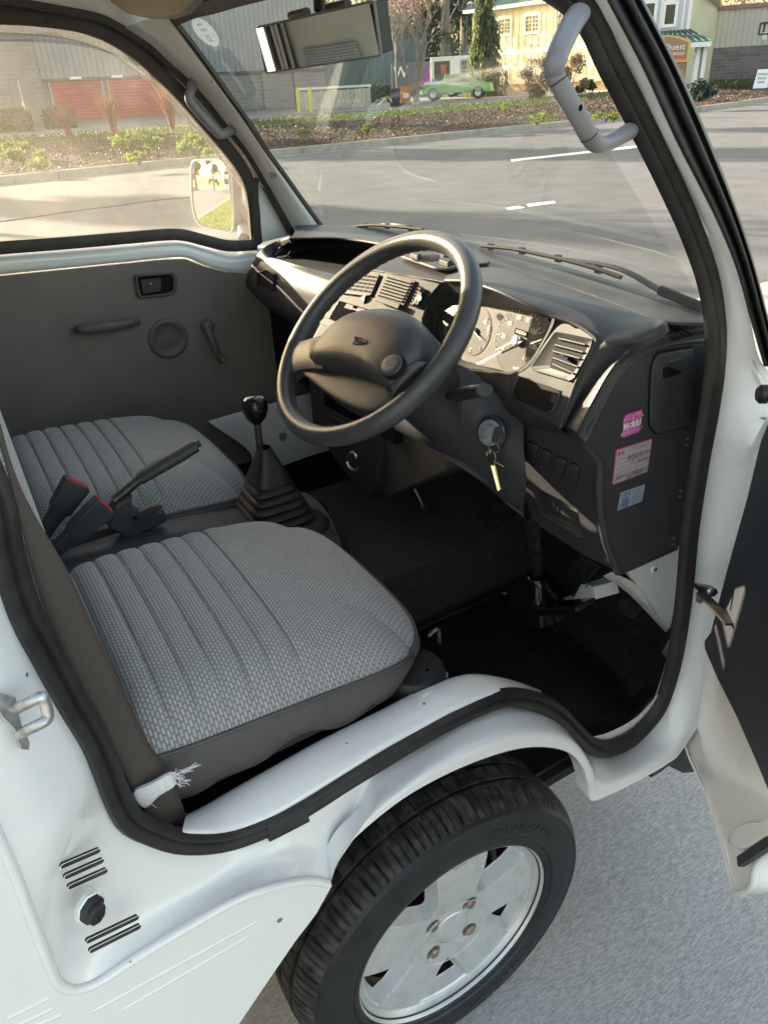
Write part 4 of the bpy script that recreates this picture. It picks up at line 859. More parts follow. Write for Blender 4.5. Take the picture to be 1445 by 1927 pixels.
mb = MB(); mb.grid(Gb, belt_m); belt = mb.build('seat_belt', truck, solid=0.0014, uvs=[(w_*0.046, q) for w_ in (0, .25, .5, .75, 1) for q in s_])
def BP(px, py, off=0.0): return P(px, py, x=0.609+off)
mb = MB(); tg = [BP(*q) for q in ((250, 1488), (283, 1470), (318, 1452), (326, 1460), (328, 1474), (300, 1492), (270, 1516))]
cen = np.mean(tg, 0); mb.pillow(resample(np.array(tg), 40, closed=True)+V(0.006, 0, 0.003), (0.9, -0.2, 0.35), 0.004, white_c, depth=0.004)
for k in range(26):
    a = BP(322+random.uniform(-3, 4), 1462+random.uniform(-9, 9), 0.008); e_ = BP(*random.choice([(372, 1440), (352, 1462), (345, 1480), (340, 1450), (356, 1472), (362, 1450)]), 0.012)+rng.normal(0, 0.003, 3)
    mb.tube(cr([a, (a+e_)/2+rng.normal(0, 0.003, 3), e_], 8), 0.00035, white_c, n=4)
for k in range(8):
    a = BP(268+random.uniform(-14, 14), 1508+random.uniform(-14, 6), 0.006); mb.tube([a, a+V(0, rng.normal(0, 0.004), -0.008+rng.normal(0, 0.003))], 0.0003, white_c, n=4)
mb.build('frayed_cloth_label', belt)
mb = MB(); mb.prism([BP(*q) for q in ((328, 1546), (350, 1528), (362, 1542), (346, 1556))], (0.004, 0, 0), plastic_s); mb.build('belt_anchor', belt)

# =================================================================== GRAB HANDLES
def grab(path, radii, screws, label, scr_dir, split=None):
    m_ = MB(); m_.tube(path, radii, handle_g, N=70, n=16, prof=[(math.cos(t_), 0.8*math.sin(t_)) for t_ in np.linspace(0, 2*np.pi, 16, endpoint=False)])
    o = m_.build('grab_handle', truck, angle=60); o['label'] = label
    for s in screws:
        k = MB(); k.lathe([(0.0062, 0.0), (0.0062, 0.0012), (0.0045, 0.0016), (0.0038, 0.0006), (0.0, 0.0006)], s, scr_dir, steel_d, 16)
        w_ = nrm(scr_dir); u_ = nrm(np.cross(w_, [0, 0, 1])); v_ = np.cross(w_, u_); k.box(s+w_*0.0012, (0.006, 0.0012, 0.0008), void, np.stack([u_, v_, w_], 1)); k.box(s+w_*0.0013, (0.0012, 0.006, 0.0008), void, np.stack([u_, v_, w_], 1)); k.build('screw', o)
    if split is not None:
        for p_, d_, r_ in split: k = MB(); k.lathe([(r_, -0.0006), (r_+0.0008, 0), (r_, 0.0006)], p_, d_, plastic_m, 18); k.build('grip_seam', o)
    return o
HL = lambda px, py, o: XL(px, py, -o)
pa = [HL(368, 134, 0.018), HL(366, 150, 0.022), HL(358, 174, 0.036), HL(357, 187, 0.042), HL(366, 201, 0.044), HL(388, 226, 0.046), HL(407, 247, 0.044), HL(416, 253, 0.042), HL(427, 250, 0.034), HL(440, 242, 0.022), HL(449, 236, 0.018)]
grab(pa, [0.0115, 0.0105, 0.0098, 0.0098, 0.0098, 0.0098, 0.0098, 0.0098, 0.0105, 0.0115], [HL(372, 140, 0.031), HL(449, 236, 0.031)], 'pale grab handle on the passenger windshield pillar', V(0.8, -0.55, 0.1))
HR = lambda px, py, y: P(px, py, y=y)
pb = [HR(1088, 26, 0.19), HR(1070, 55, 0.14), HR(1046, 110, 0.095), HR(1044, 140, 0.095), HR(1056, 165, 0.10), HR(1085, 215, 0.115), HR(1108, 255, 0.13), HR(1122, 271, 0.15), HR(1140, 270, 0.18), HR(1165, 257, 0.24), HR(1200, 238, 0.34)]
grab(pb, [0.0115, 0.0105, 0.0092, 0.0086, 0.0084, 0.0084, 0.0086, 0.0092, 0.0105, 0.0125], [], 'pale grab handle on the driver windshield pillar', V(0, -1, 0), split=[(pb[3]*0.5+pb[4]*0.5, pb[4]-pb[3], 0.0082), (pb[6], pb[6]-pb[5], 0.0082)])
gh = MB(); gh.lathe([(0.0028, 0), (0, 0.0004)], HR(1092, 203, 0.1045), (-0.1, -1, 0.1), void, 10); gh.build('screw_hole', truck)

# =================================================================== REAR-VIEW MIRROR
mctr = P(602, 73, y=0.12); mn = nrm(nrm(V(-0.30, -0.46, 1.33)-mctr)-nrm(mctr-CAM))     # turned to look back at the rear wall
mc_ = [PP(px_, py_, mctr, mn) for px_, py_ in ((485, 52), (705, 2), (718, 103), (500, 137))]
mcen = np.mean(mc_, 0); mb = MB(); q = round_poly(mc_, 0.004)
mb.prism(np.array(q)-mn*0.001, -mn*0.022, plastic_s); rv = mb.build('rear_view_mirror', truck, bevel=0.005, seg=3)
mu = nrm(mc_[1]-mc_[0]); mv_ = np.cross(mn, mu); hw, hh = np.linalg.norm(mc_[1]-mc_[0])*0.488, np.linalg.norm(mc_[3]-mc_[0])*0.475; Rc = 0.85
mb = MB(); mb.grid([[mcen+mu*hw*a_+mv_*hh*b2_+mn*(0.0035-(hw*a_)**2/(2*Rc)*0.12) for a_ in np.linspace(-1, 1, 40)] for b2_ in np.linspace(-1, 1, 6)], chrome); mf_ = mb.build('mirror_face', rv)
me_ = mf_.data; me_.shade_smooth(); me_.normals_split_custom_set_from_vertices([tuple(nrm(mn+mu*(hw*a_)/Rc)) for b2_ in range(6) for a_ in np.linspace(-1, 1, 40)])
mb = MB(); qq = np.array(q); mb.tube(np.array([mcen+(p_-mcen)*0.992 for p_ in q]), 0.0022, handle_g, n=6, closed=True); mb.build('mirror_rim', rv)
mb = MB(); t0 = P(602, 18, y=0.135); mb.tube([t0, P(601, -10, y=0.13), P(600, -45, y=0.11)], 0.0085, plastic_s, n=12)
for a_, b_ in (((548, 30), (578, 23)), ((618, 16), (654, 8))): mb.tube([P(*a_, y=0.13), P(*b_, y=0.13)], 0.006, plastic_s, n=8)
mb.build('mirror_stem', rv)
# =================================================================== DASHBOARD
FBp, FBn = V(0.40, 0.300, 1.10), nrm(V(0.0, -1.0, 0.30))
def FB(px, py, off=0.0): return PP(px, py, FBp+FBn*off, FBn)          # instrument face
KNp, KNn = V(0.57, 0.29, 1.03), nrm(V(0.0, -1.0, -0.357))
def KN(px, py, off=0.0): return PP(px, py, KNp+KNn*off, KNn)          # knee panel
STp, STn = P(760, 512, z=1.15), nrm(V(0.25, -0.85, 0.45))
def ST(px, py, off=0.0): return PP(px, py, STp+STn*off, STn)          # centre stack
SX = 0.572
def SD_(px, py, off=0.0): return P(px, py, x=SX+off)                   # end panel facing the door
def lerp(a, b, t): return a*(1-t)+b*t
Z = lambda px, py, z: P(px, py, z=z)
mb = MB()
# top pad: glass line to the rear edge, centre and driver side
t0 = [Z(*q, 1.135) for q in ((560, 424), (650, 424), (740, 428), (850, 448), (960, 474), (1060, 501), (1160, 531), (1260, 560), (1340, 584))]
t1 = [Z(*q, 1.150) for q in ((555, 436), (650, 437), (740, 444), (850, 464), (960, 490), (1060, 517), (1160, 549), (1255, 578), (1338, 596))]
t2 = [Z(*q, 1.152) for q in ((548, 446), (650, 446), (735, 458), (845, 478), (955, 503), (1060, 534), (1165, 570), (1250, 600), (1340, 606))]
mb.patch([[q+V(0, 0.05, -0.05) for q in t0], t0, t1, t2, [q+V(0, -0.008, -0.004) for q in t2]], 24, 70, plastic_s)
# centre top in front of the stack
c1 = [Z(*q, 1.152) for q in ((730, 452), (790, 464), (850, 478), (905, 494))]
c2 = [Z(*q, 1.154) for q in ((708, 478), (765, 488), (835, 505), (880, 516))]
c3 = [Z(*q, 1.148) for q in ((688, 500), (755, 511), (832, 527), (868, 535))]
c4 = [ST(*q, 0.001) for q in ((684, 508), (752, 518), (828, 534), (866, 546))]
mb.patch([c1, c2, c3, c4], 20, 30, plastic_s)
# binnacle: hood, crest and the shoulder that rolls down the outside of the instrument face
inn = [(838, 528), (872, 529), (908, 538), (946, 552), (990, 573), (1036, 594), (1078, 608), (1119, 635), (1116, 652), (1102, 682), (1086, 714), (1070, 758), (1053, 806)]
mid = [(838, 513), (878, 508), (928, 516), (985, 533), (1048, 558), (1108, 582), (1150, 600), (1166, 620), (1146, 644), (1124, 672), (1104, 705), (1085, 748), (1060, 803)]
ou_ = [(850, 490), (900, 488), (955, 502), (1015, 522), (1092, 549), (1172, 577), (1222, 594), (1244, 608), (1198, 639), (1162, 663), (1131, 697), (1101, 741), (1068, 800)]
lipo = [0.02, 0.035, 0.045, 0.045, 0.035, 0.018, 0.006, 0.0, 0, 0, 0, 0, 0]
A = [FB(*q, o) for q, o in zip(inn, lipo)]
C = [Z(*q, 1.150) if k < 8 else FB(*q, -0.018) for k, q in enumerate(ou_)]
C[7] = (Z(*ou_[7], 1.145)+FB(*ou_[7], -0.02))/2
B = []
for q, a, c in zip(mid, A, C): B.append(P(*q, y=a[1]*0.5+c[1]*0.5-0.004))
Cd = [c+V(0.004, 0.012, -0.012) for c in C]
hoodG = mb.patch([A, B, C, Cd], 30, 110, plastic_s)
mb.tube(cr(A, 110), 0.0028, plastic_s, n=8)
# tunnel between hood lip and the instrument lens
rim_o = [(838, 528), (872, 529), (908, 538), (946, 552), (990, 573), (1036, 594), (1042, 606), (1022, 645), (992, 690), (955, 705), (905, 696), (866, 688), (825, 668), (800, 640), (793, 606), (806, 560)]
off_o = [0.02, 0.035, 0.045, 0.045, 0.035, 0.018, 0.004, 0.0, 0.0, 0.0, 0.0, 0.0, 0.0, 0.0, 0.002, 0.008]
rim_i = [(852, 575), (880, 573), (902, 575), (940, 579), (982, 585), (1030, 598), (1034, 608), (1018, 643), (988, 684), (954, 699), (905, 688), (872, 678), (845, 662), (826, 640), (822, 612), (832, 588)]
O3 = np.array([FB(*q, o) for q, o in zip(rim_o, off_o)]); I3 = np.array([FB(*q, -0.030) for q in rim_i])
Oc, Ic = cr(O3, 90, True), cr(I3, 90, True)
mb.grid([Oc, lerp(Oc, Ic, 0.3), lerp(Oc, Ic, 0.8), Ic], plastic_s, cv=True)
# bezel right of the instruments (flat near-black sheets laid on below paint the shade of vent and pocket)
bz = [(1036, 594), (1078, 608), (1119, 635), (1116, 652), (1102, 682), (1086, 714), (1070, 758), (1053, 806), (1040, 798), (1000, 776), (968, 757), (960, 735), (956, 706), (992, 690), (1022, 645), (1042, 606)]
mb.poly([FB(*q, -0.001) for q in bz], plastic_s)
# lower edge of the face rolling under to the column
u0 = [FB(*q) for q in ((800, 640), (825, 668), (866, 688), (905, 697), (956, 706), (960, 732), (967, 756), (1003, 777), (1053, 806))]
u1 = [P(*q, y=0.285) for q in ((795, 668), (820, 692), (866, 712), (902, 722), (932, 730), (945, 748), (958, 770), (1003, 792), (1062, 812))]
u2 = [KN(*q, -0.004) for q in ((800, 690), (835, 715), (870, 735), (905, 748), (930, 758), (945, 780), (970, 800), (1010, 812), (1075, 822))]
mb.patch([u0, u1, u2], 14, 50, plastic_s)
# knee panel (opening for the coin shelf let in as its own part)
kn = [(960, 786), (1010, 808), (1070, 820), (1101, 833), (1107, 844), (1121, 859), (1128, 873), (1129, 896), (1127, 914), (1130, 963), (1138, 1013), (1150, 1046), (1163, 1076), (1100, 1046), (1024, 996), (1002, 978), (990, 945), (980, 890)]
shelf = [(997, 911), (1040, 934), (1086, 957), (1091, 980), (1097, 1012), (1058, 990), (1016, 964)]
import itertools
ki = [KN(*q) for q in kn]; cen_k = KN(1047, 962)
ring_o = resample(np.array(ki), 120, closed=True, fine=2)
si = round_poly([KN(*q) for q in ((997, 911), (1086, 957), (1097, 1012), (1016, 964))], 0.006)
ring_s = resample(np.array(si), 120, closed=True, fine=2)
# align rings by angle about the shelf centre
def angs(r, c): a_ = nrm(V(1, 0, 0)); b_ = np.cross(KNn, a_); return np.arctan2((r-c)@b_, (r-c)@a_)
def by_ang(r, c, n=160):
    a_ = angs(r, c); o = np.argsort(a_); a_ = a_[o]; r = r[o]; t_ = np.linspace(-np.pi, np.pi, n, endpoint=False)
    ae = np.concatenate([a_-2*np.pi, a_, a_+2*np.pi]); re_ = np.concatenate([r, r, r]); return np.stack([np.interp(t_, ae, re_[:, k]) for k in range(3)], 1)
RO, RI = by_ang(np.concatenate([np.array([lerp(ki[i], ki[(i+1) % len(ki)], t_) for t_ in np.linspace(0, 1, 14, endpoint=False)]) for i in range(len(ki))]), cen_k), by_ang(ring_s, cen_k)
mb.grid([RO, lerp(RO, RI, 0.5), RI, RI-KNn*0.012], plastic_m, cv=True)
mb.poly(RI-KNn*0.012, plastic_m)
# end panel facing the door opening and its rounded corner
ep = [(1101, 833), (1107, 805), (1117, 790), (1141, 752), (1169, 703), (1203, 672), (1238, 655), (1321, 641), (1345, 640), (1345, 760), (1330, 880), (1310, 1010), (1272, 1031), (1175, 1074), (1163, 1077), (1150, 1047), (1138, 1013), (1130, 963), (1127, 914), (1129, 896), (1128, 873), (1121, 859), (1107, 844)]
mb.prism([SD_(*q) for q in ep], (-0.006, 0, 0), plastic_m)
mb.tube(resample([SD_(*q, -0.004) for q in ((1101, 833), (1107, 844), (1121, 859), (1128, 873), (1129, 896), (1127, 914), (1130, 963), (1138, 1013), (1150, 1046), (1163, 1077))], 60), 0.0065, plastic_m, n=10)
mb.tube(resample([SD_(*q, -0.004) for q in ((1163, 1077), (1175, 1074), (1272, 1031))], 30), 0.004, plastic_m, n=8)
# grained pad between binnacle and end panel
pG = [Z(1342, 600, 1.14), Z(1252, 615, 1.135), FB(1203, 643, -0.022), FB(1160, 664, -0.022), FB(1129, 698, -0.02), FB(1099, 742, -0.016), FB(1067, 800, -0.006)]
pE = [SD_(*q) for q in ((1342, 640), (1290, 644), (1238, 655), (1203, 672), (1169, 703), (1140, 754), (1102, 832))]
pm = [(1342, 622), (1268, 629), (1217, 646), (1178, 666), (1147, 697), (1118, 745), (1083, 812)]
pM = [P(*q, y=(a[1]+b[1])/2-0.018) for q, a, b in zip(pm, pG, pE)]
pM2 = [lerp(a, b, 0.80)+V(0.002, -0.010, 0.008) for a, b in zip(pG, pE)]
mb.poly([FB(1046, 802, -0.003), FB(1067, 796, -0.008), SD_(1104, 832, -0.003), KN(1098, 836, -0.002), KN(1060, 822, -0.002)], plastic_m)
mb.patch([pG, pM, pM2, pE], 20, 60, grain)
mb.tube(cr([q+V(-0.003, 0, 0) for q in pE], 60), 0.005, plastic_m, n=10)
# passenger side: storage tray and padded face
r0 = [Z(*q, 1.135) for q in ((545, 447), (585, 440), (650, 437), (735, 444), (800, 462))]
r1 = [Z(*q, 1.095) for q in ((548, 470), (590, 464), (655, 470), (725, 482), (790, 500))]
r2 = [Z(*q, 1.082) for q in ((535, 484), (590, 486), (648, 496), (712, 512), (770, 530))]
r3 = [Z(*q, 1.105) for q in ((507, 484), (548, 496), (596, 508), (648, 520), (704, 528))]
r3b = [P(*q, y=0.262) for q in ((495, 488), (535, 506), (585, 522), (638, 536), (690, 545))]
r4 = [P(*q, y=0.250) for q in ((480, 510), (520, 535), (570, 558), (625, 578), (680, 590))]
r5 = [P(*q, y=0.265) for q in ((464, 540), (500, 568), (545, 594), (600, 625), (660, 655))]
r6 = [P(*q, y=0.36) for q in ((475, 560), (510, 588), (555, 612), (610, 648), (670, 680))]
mb.patch([r0, r1, r2, r3], 26, 50, plastic_s)
mb.patch([r3, r3b, r4, r5, r6], 34, 50, grain)
# left end cap
e0 = [Z(545, 447, 1.135), Z(515, 456, 1.115), P(492, 470, y=0.27), P(476, 494, y=0.26), P(463, 530, y=0.262), P(462, 545, y=0.272)]
e1 = [Z(548, 456, 1.125), Z(522, 470, 1.10), P(507, 484, y=0.27), P(490, 500, y=0.258), P(476, 520, y=0.256), P(466, 543, y=0.264)]
e00 = [q+V(-0.01, 0.03, -0.03) for q in e0]
mb.patch([e00, e0, e1], 10, 30, plastic_s)
mb.patch([[Z(549, 452, 1.13), Z(550, 462, 1.11), Z(540, 480, 1.083)], [Z(522, 468, 1.105), Z(520, 474, 1.10), Z(510, 484, 1.10)]], 6, 10, plastic_s)
dash = mb.build('dashboard', truck, angle=60)
# small square recess in the passenger face
sq = round_poly([P(486, 514, y=0.247), P(502, 507, y=0.247), P(517, 516, y=0.247), P(513, 548, y=0.247), P(484, 536, y=0.247)], 0.004)
m_ = MB(); sr = resample(np.array(sq), 30, closed=True); m_.grid([offset_ring(sr, sr.mean(0), 0.003)+V(0, 0.003, 0), sr+V(0, -0.002, 0), sr+V(0, 0.002, 0)], plastic_m, cv=True); m_.poly(sr+V(0, 0.0, 0), void); m_.build('switch_blank', dash)
# under-dash filler
m_ = MB(); m_.box((-0.28, 0.46, 0.90), (0.60, 0.30, 0.22), void); m_.box((0.30, 0.50, 0.95), (0.50, 0.22, 0.26), void); m_.build('dash_core', dash)

# ---- centre stack
sm = MB()
so_ = [(640, 520), (690, 502), (755, 513), (834, 528), (822, 545), (806, 570), (796, 600), (796, 650), (760, 700), (600, 660), (585, 640), (612, 590)]
sm.prism([ST(*q) for q in so_], -STn*0.06, plastic_s)
stack = sm.build('centre_stack', truck, bevel=0.004, seg=2)
def panel(pts, f, off, h, m, r, name, par, **k):
    b_ = MB(); q = round_poly([f(*p_, off) for p_ in pts], r); n__ = STn if f is ST else FBn if f is FB else KNn if f is KN else V(1, 0, 0)
    b_.prism(q, n__*h, m); return b_.build(name, par, bevel=min(0.0012, h*0.4) if h > 0.0008 else 0, **k)
panel([(650, 537), (676, 512), (716, 517), (700, 556), (690, 558), (640, 552)], ST, 0.001, 0.003, handle_g if False else plastic_m, 0.003, 'fixed_grille', stack)
for i in range(5):
    for j in range(6):
        a = lerp(V(*(652, 540)), V(*(678, 515)), i/5) if False else None
def quadpt(c, u, v): (x0, y0), (x1, y1), (x2, y2), (x3, y3) = c; return ((1-u)*(1-v)*x0+u*(1-v)*x1+u*v*x2+(1-u)*v*x3, (1-u)*(1-v)*y0+u*(1-v)*y1+u*v*y2+(1-u)*v*y3)
gq = ((676, 514), (714, 519), (700, 553), (650, 546))
for i in range(5):
    b_ = MB()
    for j in range(5):
        u0_, u1_, v0_, v1_ = (j+0.12)/5, (j+0.88)/5, (i+0.2)/5, (i+0.8)/5
        b_.poly([ST(*quadpt(gq, u, v), 0.0045) for u, v in ((u0_, v0_), (u1_, v0_), (u1_, v1_), (u0_, v1_))], void)
    b_.build('grille_slot', stack)
vq = ((731, 518), (778, 531), (758, 571), (711, 557))
panel([(727, 513), (783, 529), (760, 577), (706, 560)], ST, 0.001, 0.002, plastic_s, 0.003, 'vent_frame', stack)
m_ = MB(); m_.poly([ST(*q, 0.0034) for q in vq], void); m_.build('vent_opening', stack)
for i in range(7):
    v = (i+0.5)/7; a, b = quadpt(vq, 0.02, v), quadpt(vq, 0.98, v); A_, B_ = ST(*a, 0.004), ST(*b, 0.004)
    m_ = MB(); w_ = nrm(np.cross(STn, B_-A_)); m_.prism([A_-w_*0.0016, B_-w_*0.0016, B_+w_*0.0012, A_+w_*0.0012], STn*0.0035+w_*0.001, handle_g if i < 0 else plastic_m); m_.build('vent_slat', stack)
m_ = MB(); m_.prism(round_poly([ST(712, 559, 0.004), ST(757, 573, 0.004), ST(752, 583, 0.004), ST(708, 567, 0.004)], 0.002), STn*0.006, plastic_s); m_.build('vent_shutter', stack, bevel=0.001)
panel([(793, 541), (803, 545), (793, 582), (776, 577)], ST, 0.001, 0.003, gloss, 0.004, 'switch_surround', stack)
panel([(790, 549), (798, 552), (790, 576), (781, 573)], ST, 0.004, 0.005, plastic_s, 0.003, 'hazard_switch', stack)
m_ = MB(); m_.pillow([ST(789.5+4*math.cos(t_), 561+5.5*math.sin(t_), 0.0093) for t_ in np.linspace(0, 2*np.pi, 16, endpoint=False)], STn, 0.0006, print_w); m_.build('switch_mark', stack)
# radio and sliders
panel([(640, 566), (706, 586), (752, 604), (748, 640), (620, 600)], ST, 0.001, 0.004, gloss, 0.003, 'radio', stack)
radio = MB()
radio.prism([ST(*q, 0.0055) for q in ((655, 572), (668, 576), (664, 584), (650, 580))], STn*0.004, plastic_m)
radio.prism([ST(*q, 0.0055) for q in ((676, 579), (690, 583), (686, 591), (672, 587))], STn*0.004, plastic_m)
radio.tube([ST(660, 580, 0.008), ST(692, 590, 0.008)], 0.0018, handle_g, n=6)
radio.prism([ST(*q, 0.0055) for q in ((664, 590), (735, 612), (730, 630), (650, 606))], STn*0.001, mat('radio_face', (0.42, 0.42, 0.40), 0.25, metal=0.6))
for k in range(5):
    c = quadpt(((668, 594), (732, 614), (728, 626), (655, 604)), 0.1+0.2*k, 0.5); radio.box(ST(*c, 0.0075), (0.008, 0.003, 0.003), gloss)
radio.build('radio_controls', stack)
panel([(612, 597), (640, 608), (648, 618), (632, 622), (606, 610)], ST, 0.0, 0.010, handle_g if False else plastic_m, 0.004, 'slider_lip', stack)
# lower stack: empty stereo slot, ash tray, lighter
Lp, Ln = P(640, 740, y=0.30), nrm(V(0.18, -0.97, 0.10))
def LS(px, py, off=0.0): return PP(px, py, Lp+Ln*off, Ln)
b_ = MB(); b_.prism([LS(*q) for q in ((578, 680), (690, 720), (720, 760), (716, 900), (690, 935), (640, 880), (588, 800))], V(0, 0.2, 0), plastic_s); low = b_.build('lower_console', truck, bevel=0.004)
def lpanel(pts, off, h, m, r, name):
    b_ = MB(); b_.prism(round_poly([LS(*p_, off) for p_ in pts], r), Ln*h, m); return b_.build(name, low, bevel=min(0.0012, h*0.4) if h > 0.0008 else 0)
def lframe(pts, w, off, name, m=plastic_m):
    b_ = MB(); q = resample(np.array(round_poly([LS(*p_, off) for p_ in pts], 0.002)), 60, closed=True, fine=3); b_.tube(q, w, m, n=6, closed=True); return b_.build(name, low)
lpanel([(611, 728), (640, 744), (690, 774), (690, 800), (660, 790), (611, 762)], 0.001, 0.0006, gloss, 0.002, 'stereo_slot')
lframe([(593, 712), (690, 766), (690, 812), (593, 773)], 0.0022, 0.002, 'slot_frame'); lframe([(604, 722), (690, 772), (690, 803), (604, 767)], 0.0014, 0.002, 'slot_frame')
lpanel([(592, 778), (650, 808), (690, 828), (690, 838), (640, 812), (592, 786)], 0.001, 0.005, plastic_m, 0.002, 'ash_tray')
b_ = MB(); lc_ = P(664, 858, y=0.28); b_.lathe([(0.0115, -0.006), (0.0115, 0.002), (0.0085, 0.004), (0.0085, 0.012), (0.006, 0.014), (0, 0.014)], lc_, nrm(V(0.5, -0.8, 0.1)), zinc, 24); b_.lathe([(0.0088, 0.004), (0.0088, 0.018), (0.007, 0.020), (0, 0.020)], lc_, nrm(V(0.5, -0.8, 0.1)), plastic_s, 20); b_.build('cigarette_lighter', low)
b_ = MB(); b_.tube(resample([P(654, 870, y=0.28), P(658, 880, y=0.275), P(668, 886, y=0.275), P(674, 880, y=0.28)], 12), 0.004, zinc, n=8); b_.build('lighter_bracket', low)

# cup holder on the dash top: thing of its own
CH = lambda px, py, o=0.0: P(px, py, z=1.158+o)
ch = thing('cup_holder', 'flat black drink holder with two round cut-outs resting on top of the dash', 'cup holder', CH(835, 488))
m_ = MB(); oq = round_poly([CH(752, 485), CH(795, 474), CH(850, 470), CH(922, 495), CH(918, 500), CH(868, 504), CH(845, 511), CH(818, 508)], 0.006)
m_.prism(oq, (0, 0, 0.005), plastic_s); m_.build('holder_plate', ch, bevel=0.0015)
for c_, r_ in (((806, 486), 0.030), ((856, 493), 0.026)):
    m_ = MB(); m_.lathe([(r_, 0.0), (r_-0.002, 0.0006), (0, 0.0006)], CH(*c_, 0.0052), (0, 0, 1), void, 30); m_.build('holder_hole', ch)
for q in (((770, 484), (785, 490), (792, 485), (778, 480)), ((826, 497), (842, 503), (850, 497), (834, 492)), ((828, 486), (838, 482), (842, 487), (833, 491))):
    m_ = MB(); m_.prism([CH(*p_, 0.005) for p_ in q], (0, 0, 0.008), plastic_s); m_.build('holder_tab', ch, bevel=0.001)

# ---- instrument cluster
dial = mat('dial_grey', (0.070, 0.069, 0.066), 0.6, var=0.08, vscale=30); dial_d = mat('dial_dark', (0.035, 0.035, 0.036), 0.6)
fa = V(1, 0, 0); fb = np.cross(FBn, fa); fb = fb if fb[2] > 0 else -fb; fa = np.cross(fb, FBn)
m_ = MB(); m_.poly([FB(*q, -0.031) for q in rim_i], dial); clu = m_.build('gauge_cluster', dash, smooth=False)
def FT(b_, s, px, py, sz, m=print_w, off=-0.0285): b_.text(s, FB(px, py, off), fa, fb, sz, m)
scn, scr_ = FB(975, 641, -0.030), 0.047
b_ = MB()
circ = lambda c, r, n=60: [c+r*(math.cos(t_)*fa+math.sin(t_)*fb) for t_ in np.linspace(0, 2*np.pi, n, endpoint=False)]
b_.poly(np.array(circ(scn, 0.052)), dial_d); b_.tube(np.array(circ(scn, 0.052)), 0.0006, handle_g, n=5, closed=True)
for k, s in enumerate(('0', '20', '40', '60', '80', '100', '120', '140')):
    a = math.radians(218-k*256/7); d = math.cos(a)*fa+math.sin(a)*fb; b_.text(s, scn+d*0.0345+FBn*0.0015, fa, fb, 0.0105, print_w)
    b_.tube([scn+d*0.042+FBn*0.001, scn+d*0.050+FBn*0.001], 0.0007, print_w, n=4)
    if k < 7:
        for j in (1, 2, 3):
            a2 = math.radians(218-(k+j/4)*256/7); d2 = math.cos(a2)*fa+math.sin(a2)*fb; b_.tube([scn+d2*0.046+FBn*0.001, scn+d2*0.050+FBn*0.001], 0.0004, print_w, n=4)
b_.prism([scn+fa*x_+fb*y_+FBn*0.0005 for x_, y_ in ((-0.012, 0.008), (0.018, 0.008), (0.018, 0.017), (-0.012, 0.017))], FBn*0.0006, gloss)
b_.text('042454', scn+fa*0.003+fb*0.0125+FBn*0.0016, fa, fb, 0.0078, print_w); b_.text('km/h', scn+fa*0.012-fb*0.040+FBn*0.0012, fa, fb, 0.0065, print_w)
b_.build('speedometer', clu, smooth=False)
b_ = MB(); a = math.radians(213); d = math.cos(a)*fa+math.sin(a)*fb; w_ = np.cross(FBn, d)
b_.prism([scn-d*0.010-w_*0.0018+FBn*0.005, scn+d*0.046-w_*0.0005+FBn*0.005, scn+d*0.046+w_*0.0005+FBn*0.005, scn-d*0.010+w_*0.0018+FBn*0.005], FBn*0.0012, print_w); b_.lathe([(0.0075, 0.002), (0.0075, 0.007), (0.006, 0.0085), (0, 0.0085)], scn, FBn, print_w, 20); b_.build('gauge_needle', clu)
tcn = FB(893, 622, -0.030); b_ = MB(); b_.poly(np.array(circ(tcn, 0.040)), dial_d); b_.text('H', tcn+fa*0.022+fb*0.018+FBn*0.0012, fa, fb, 0.0095, print_w); b_.text('C', tcn+fa*0.002-fb*0.032+FBn*0.0012, fa, fb, 0.0095, print_w)
for k in range(4): a = math.radians(45-k*44); d = math.cos(a)*fa+math.sin(a)*fb; b_.tube([tcn+d*0.032+FBn*0.001, tcn+d*0.036+FBn*0.001], 0.0008, print_w, n=4)
b_.prism([tcn+fa*x_+fb*y_+FBn*0.0008 for x_, y_ in ((0.030, 0.010), (0.034, 0.004), (0.037, 0.010), (0.034, 0.016))], FBn*0.0003, print_w); b_.build('temperature_gauge', clu, smooth=False)
b_ = MB(); a = math.radians(-18); d = math.cos(a)*fa+math.sin(a)*fb; w_ = np.cross(FBn, d); b_.prism([tcn-d*0.006-w_*0.0015+FBn*0.005, tcn+d*0.028-w_*0.0004+FBn*0.005, tcn+d*0.028+w_*0.0004+FBn*0.005, tcn-d*0.006+w_*0.0015+FBn*0.005], FBn*0.001, print_w); b_.lathe([(0.006, 0.002), (0.006, 0.006), (0, 0.007)], tcn, FBn, print_w, 16); b_.build('gauge_needle', clu)
b_ = MB()
for px, sg in ((939, -1), (1021, 1)):
    c = FB(px, 596 if sg < 0 else 621, -0.029); ss = 0.0075; pts = [(-1, 0.4), (0, 0.4), (0, 1), (1, 0), (0, -1), (0, -0.4), (-1, -0.4)]; b_.poly([c+fa*sg*x_*ss+fb*y_*ss for x_, y_ in pts], print_k if sg > 0 else void)
b_.build('turn_arrow', clu, smooth=False)
m_ = MB(); m_.poly([FB(*q, -0.016) for q in rim_i], lens_c); m_.build('gauge_lens', clu, smooth=False)

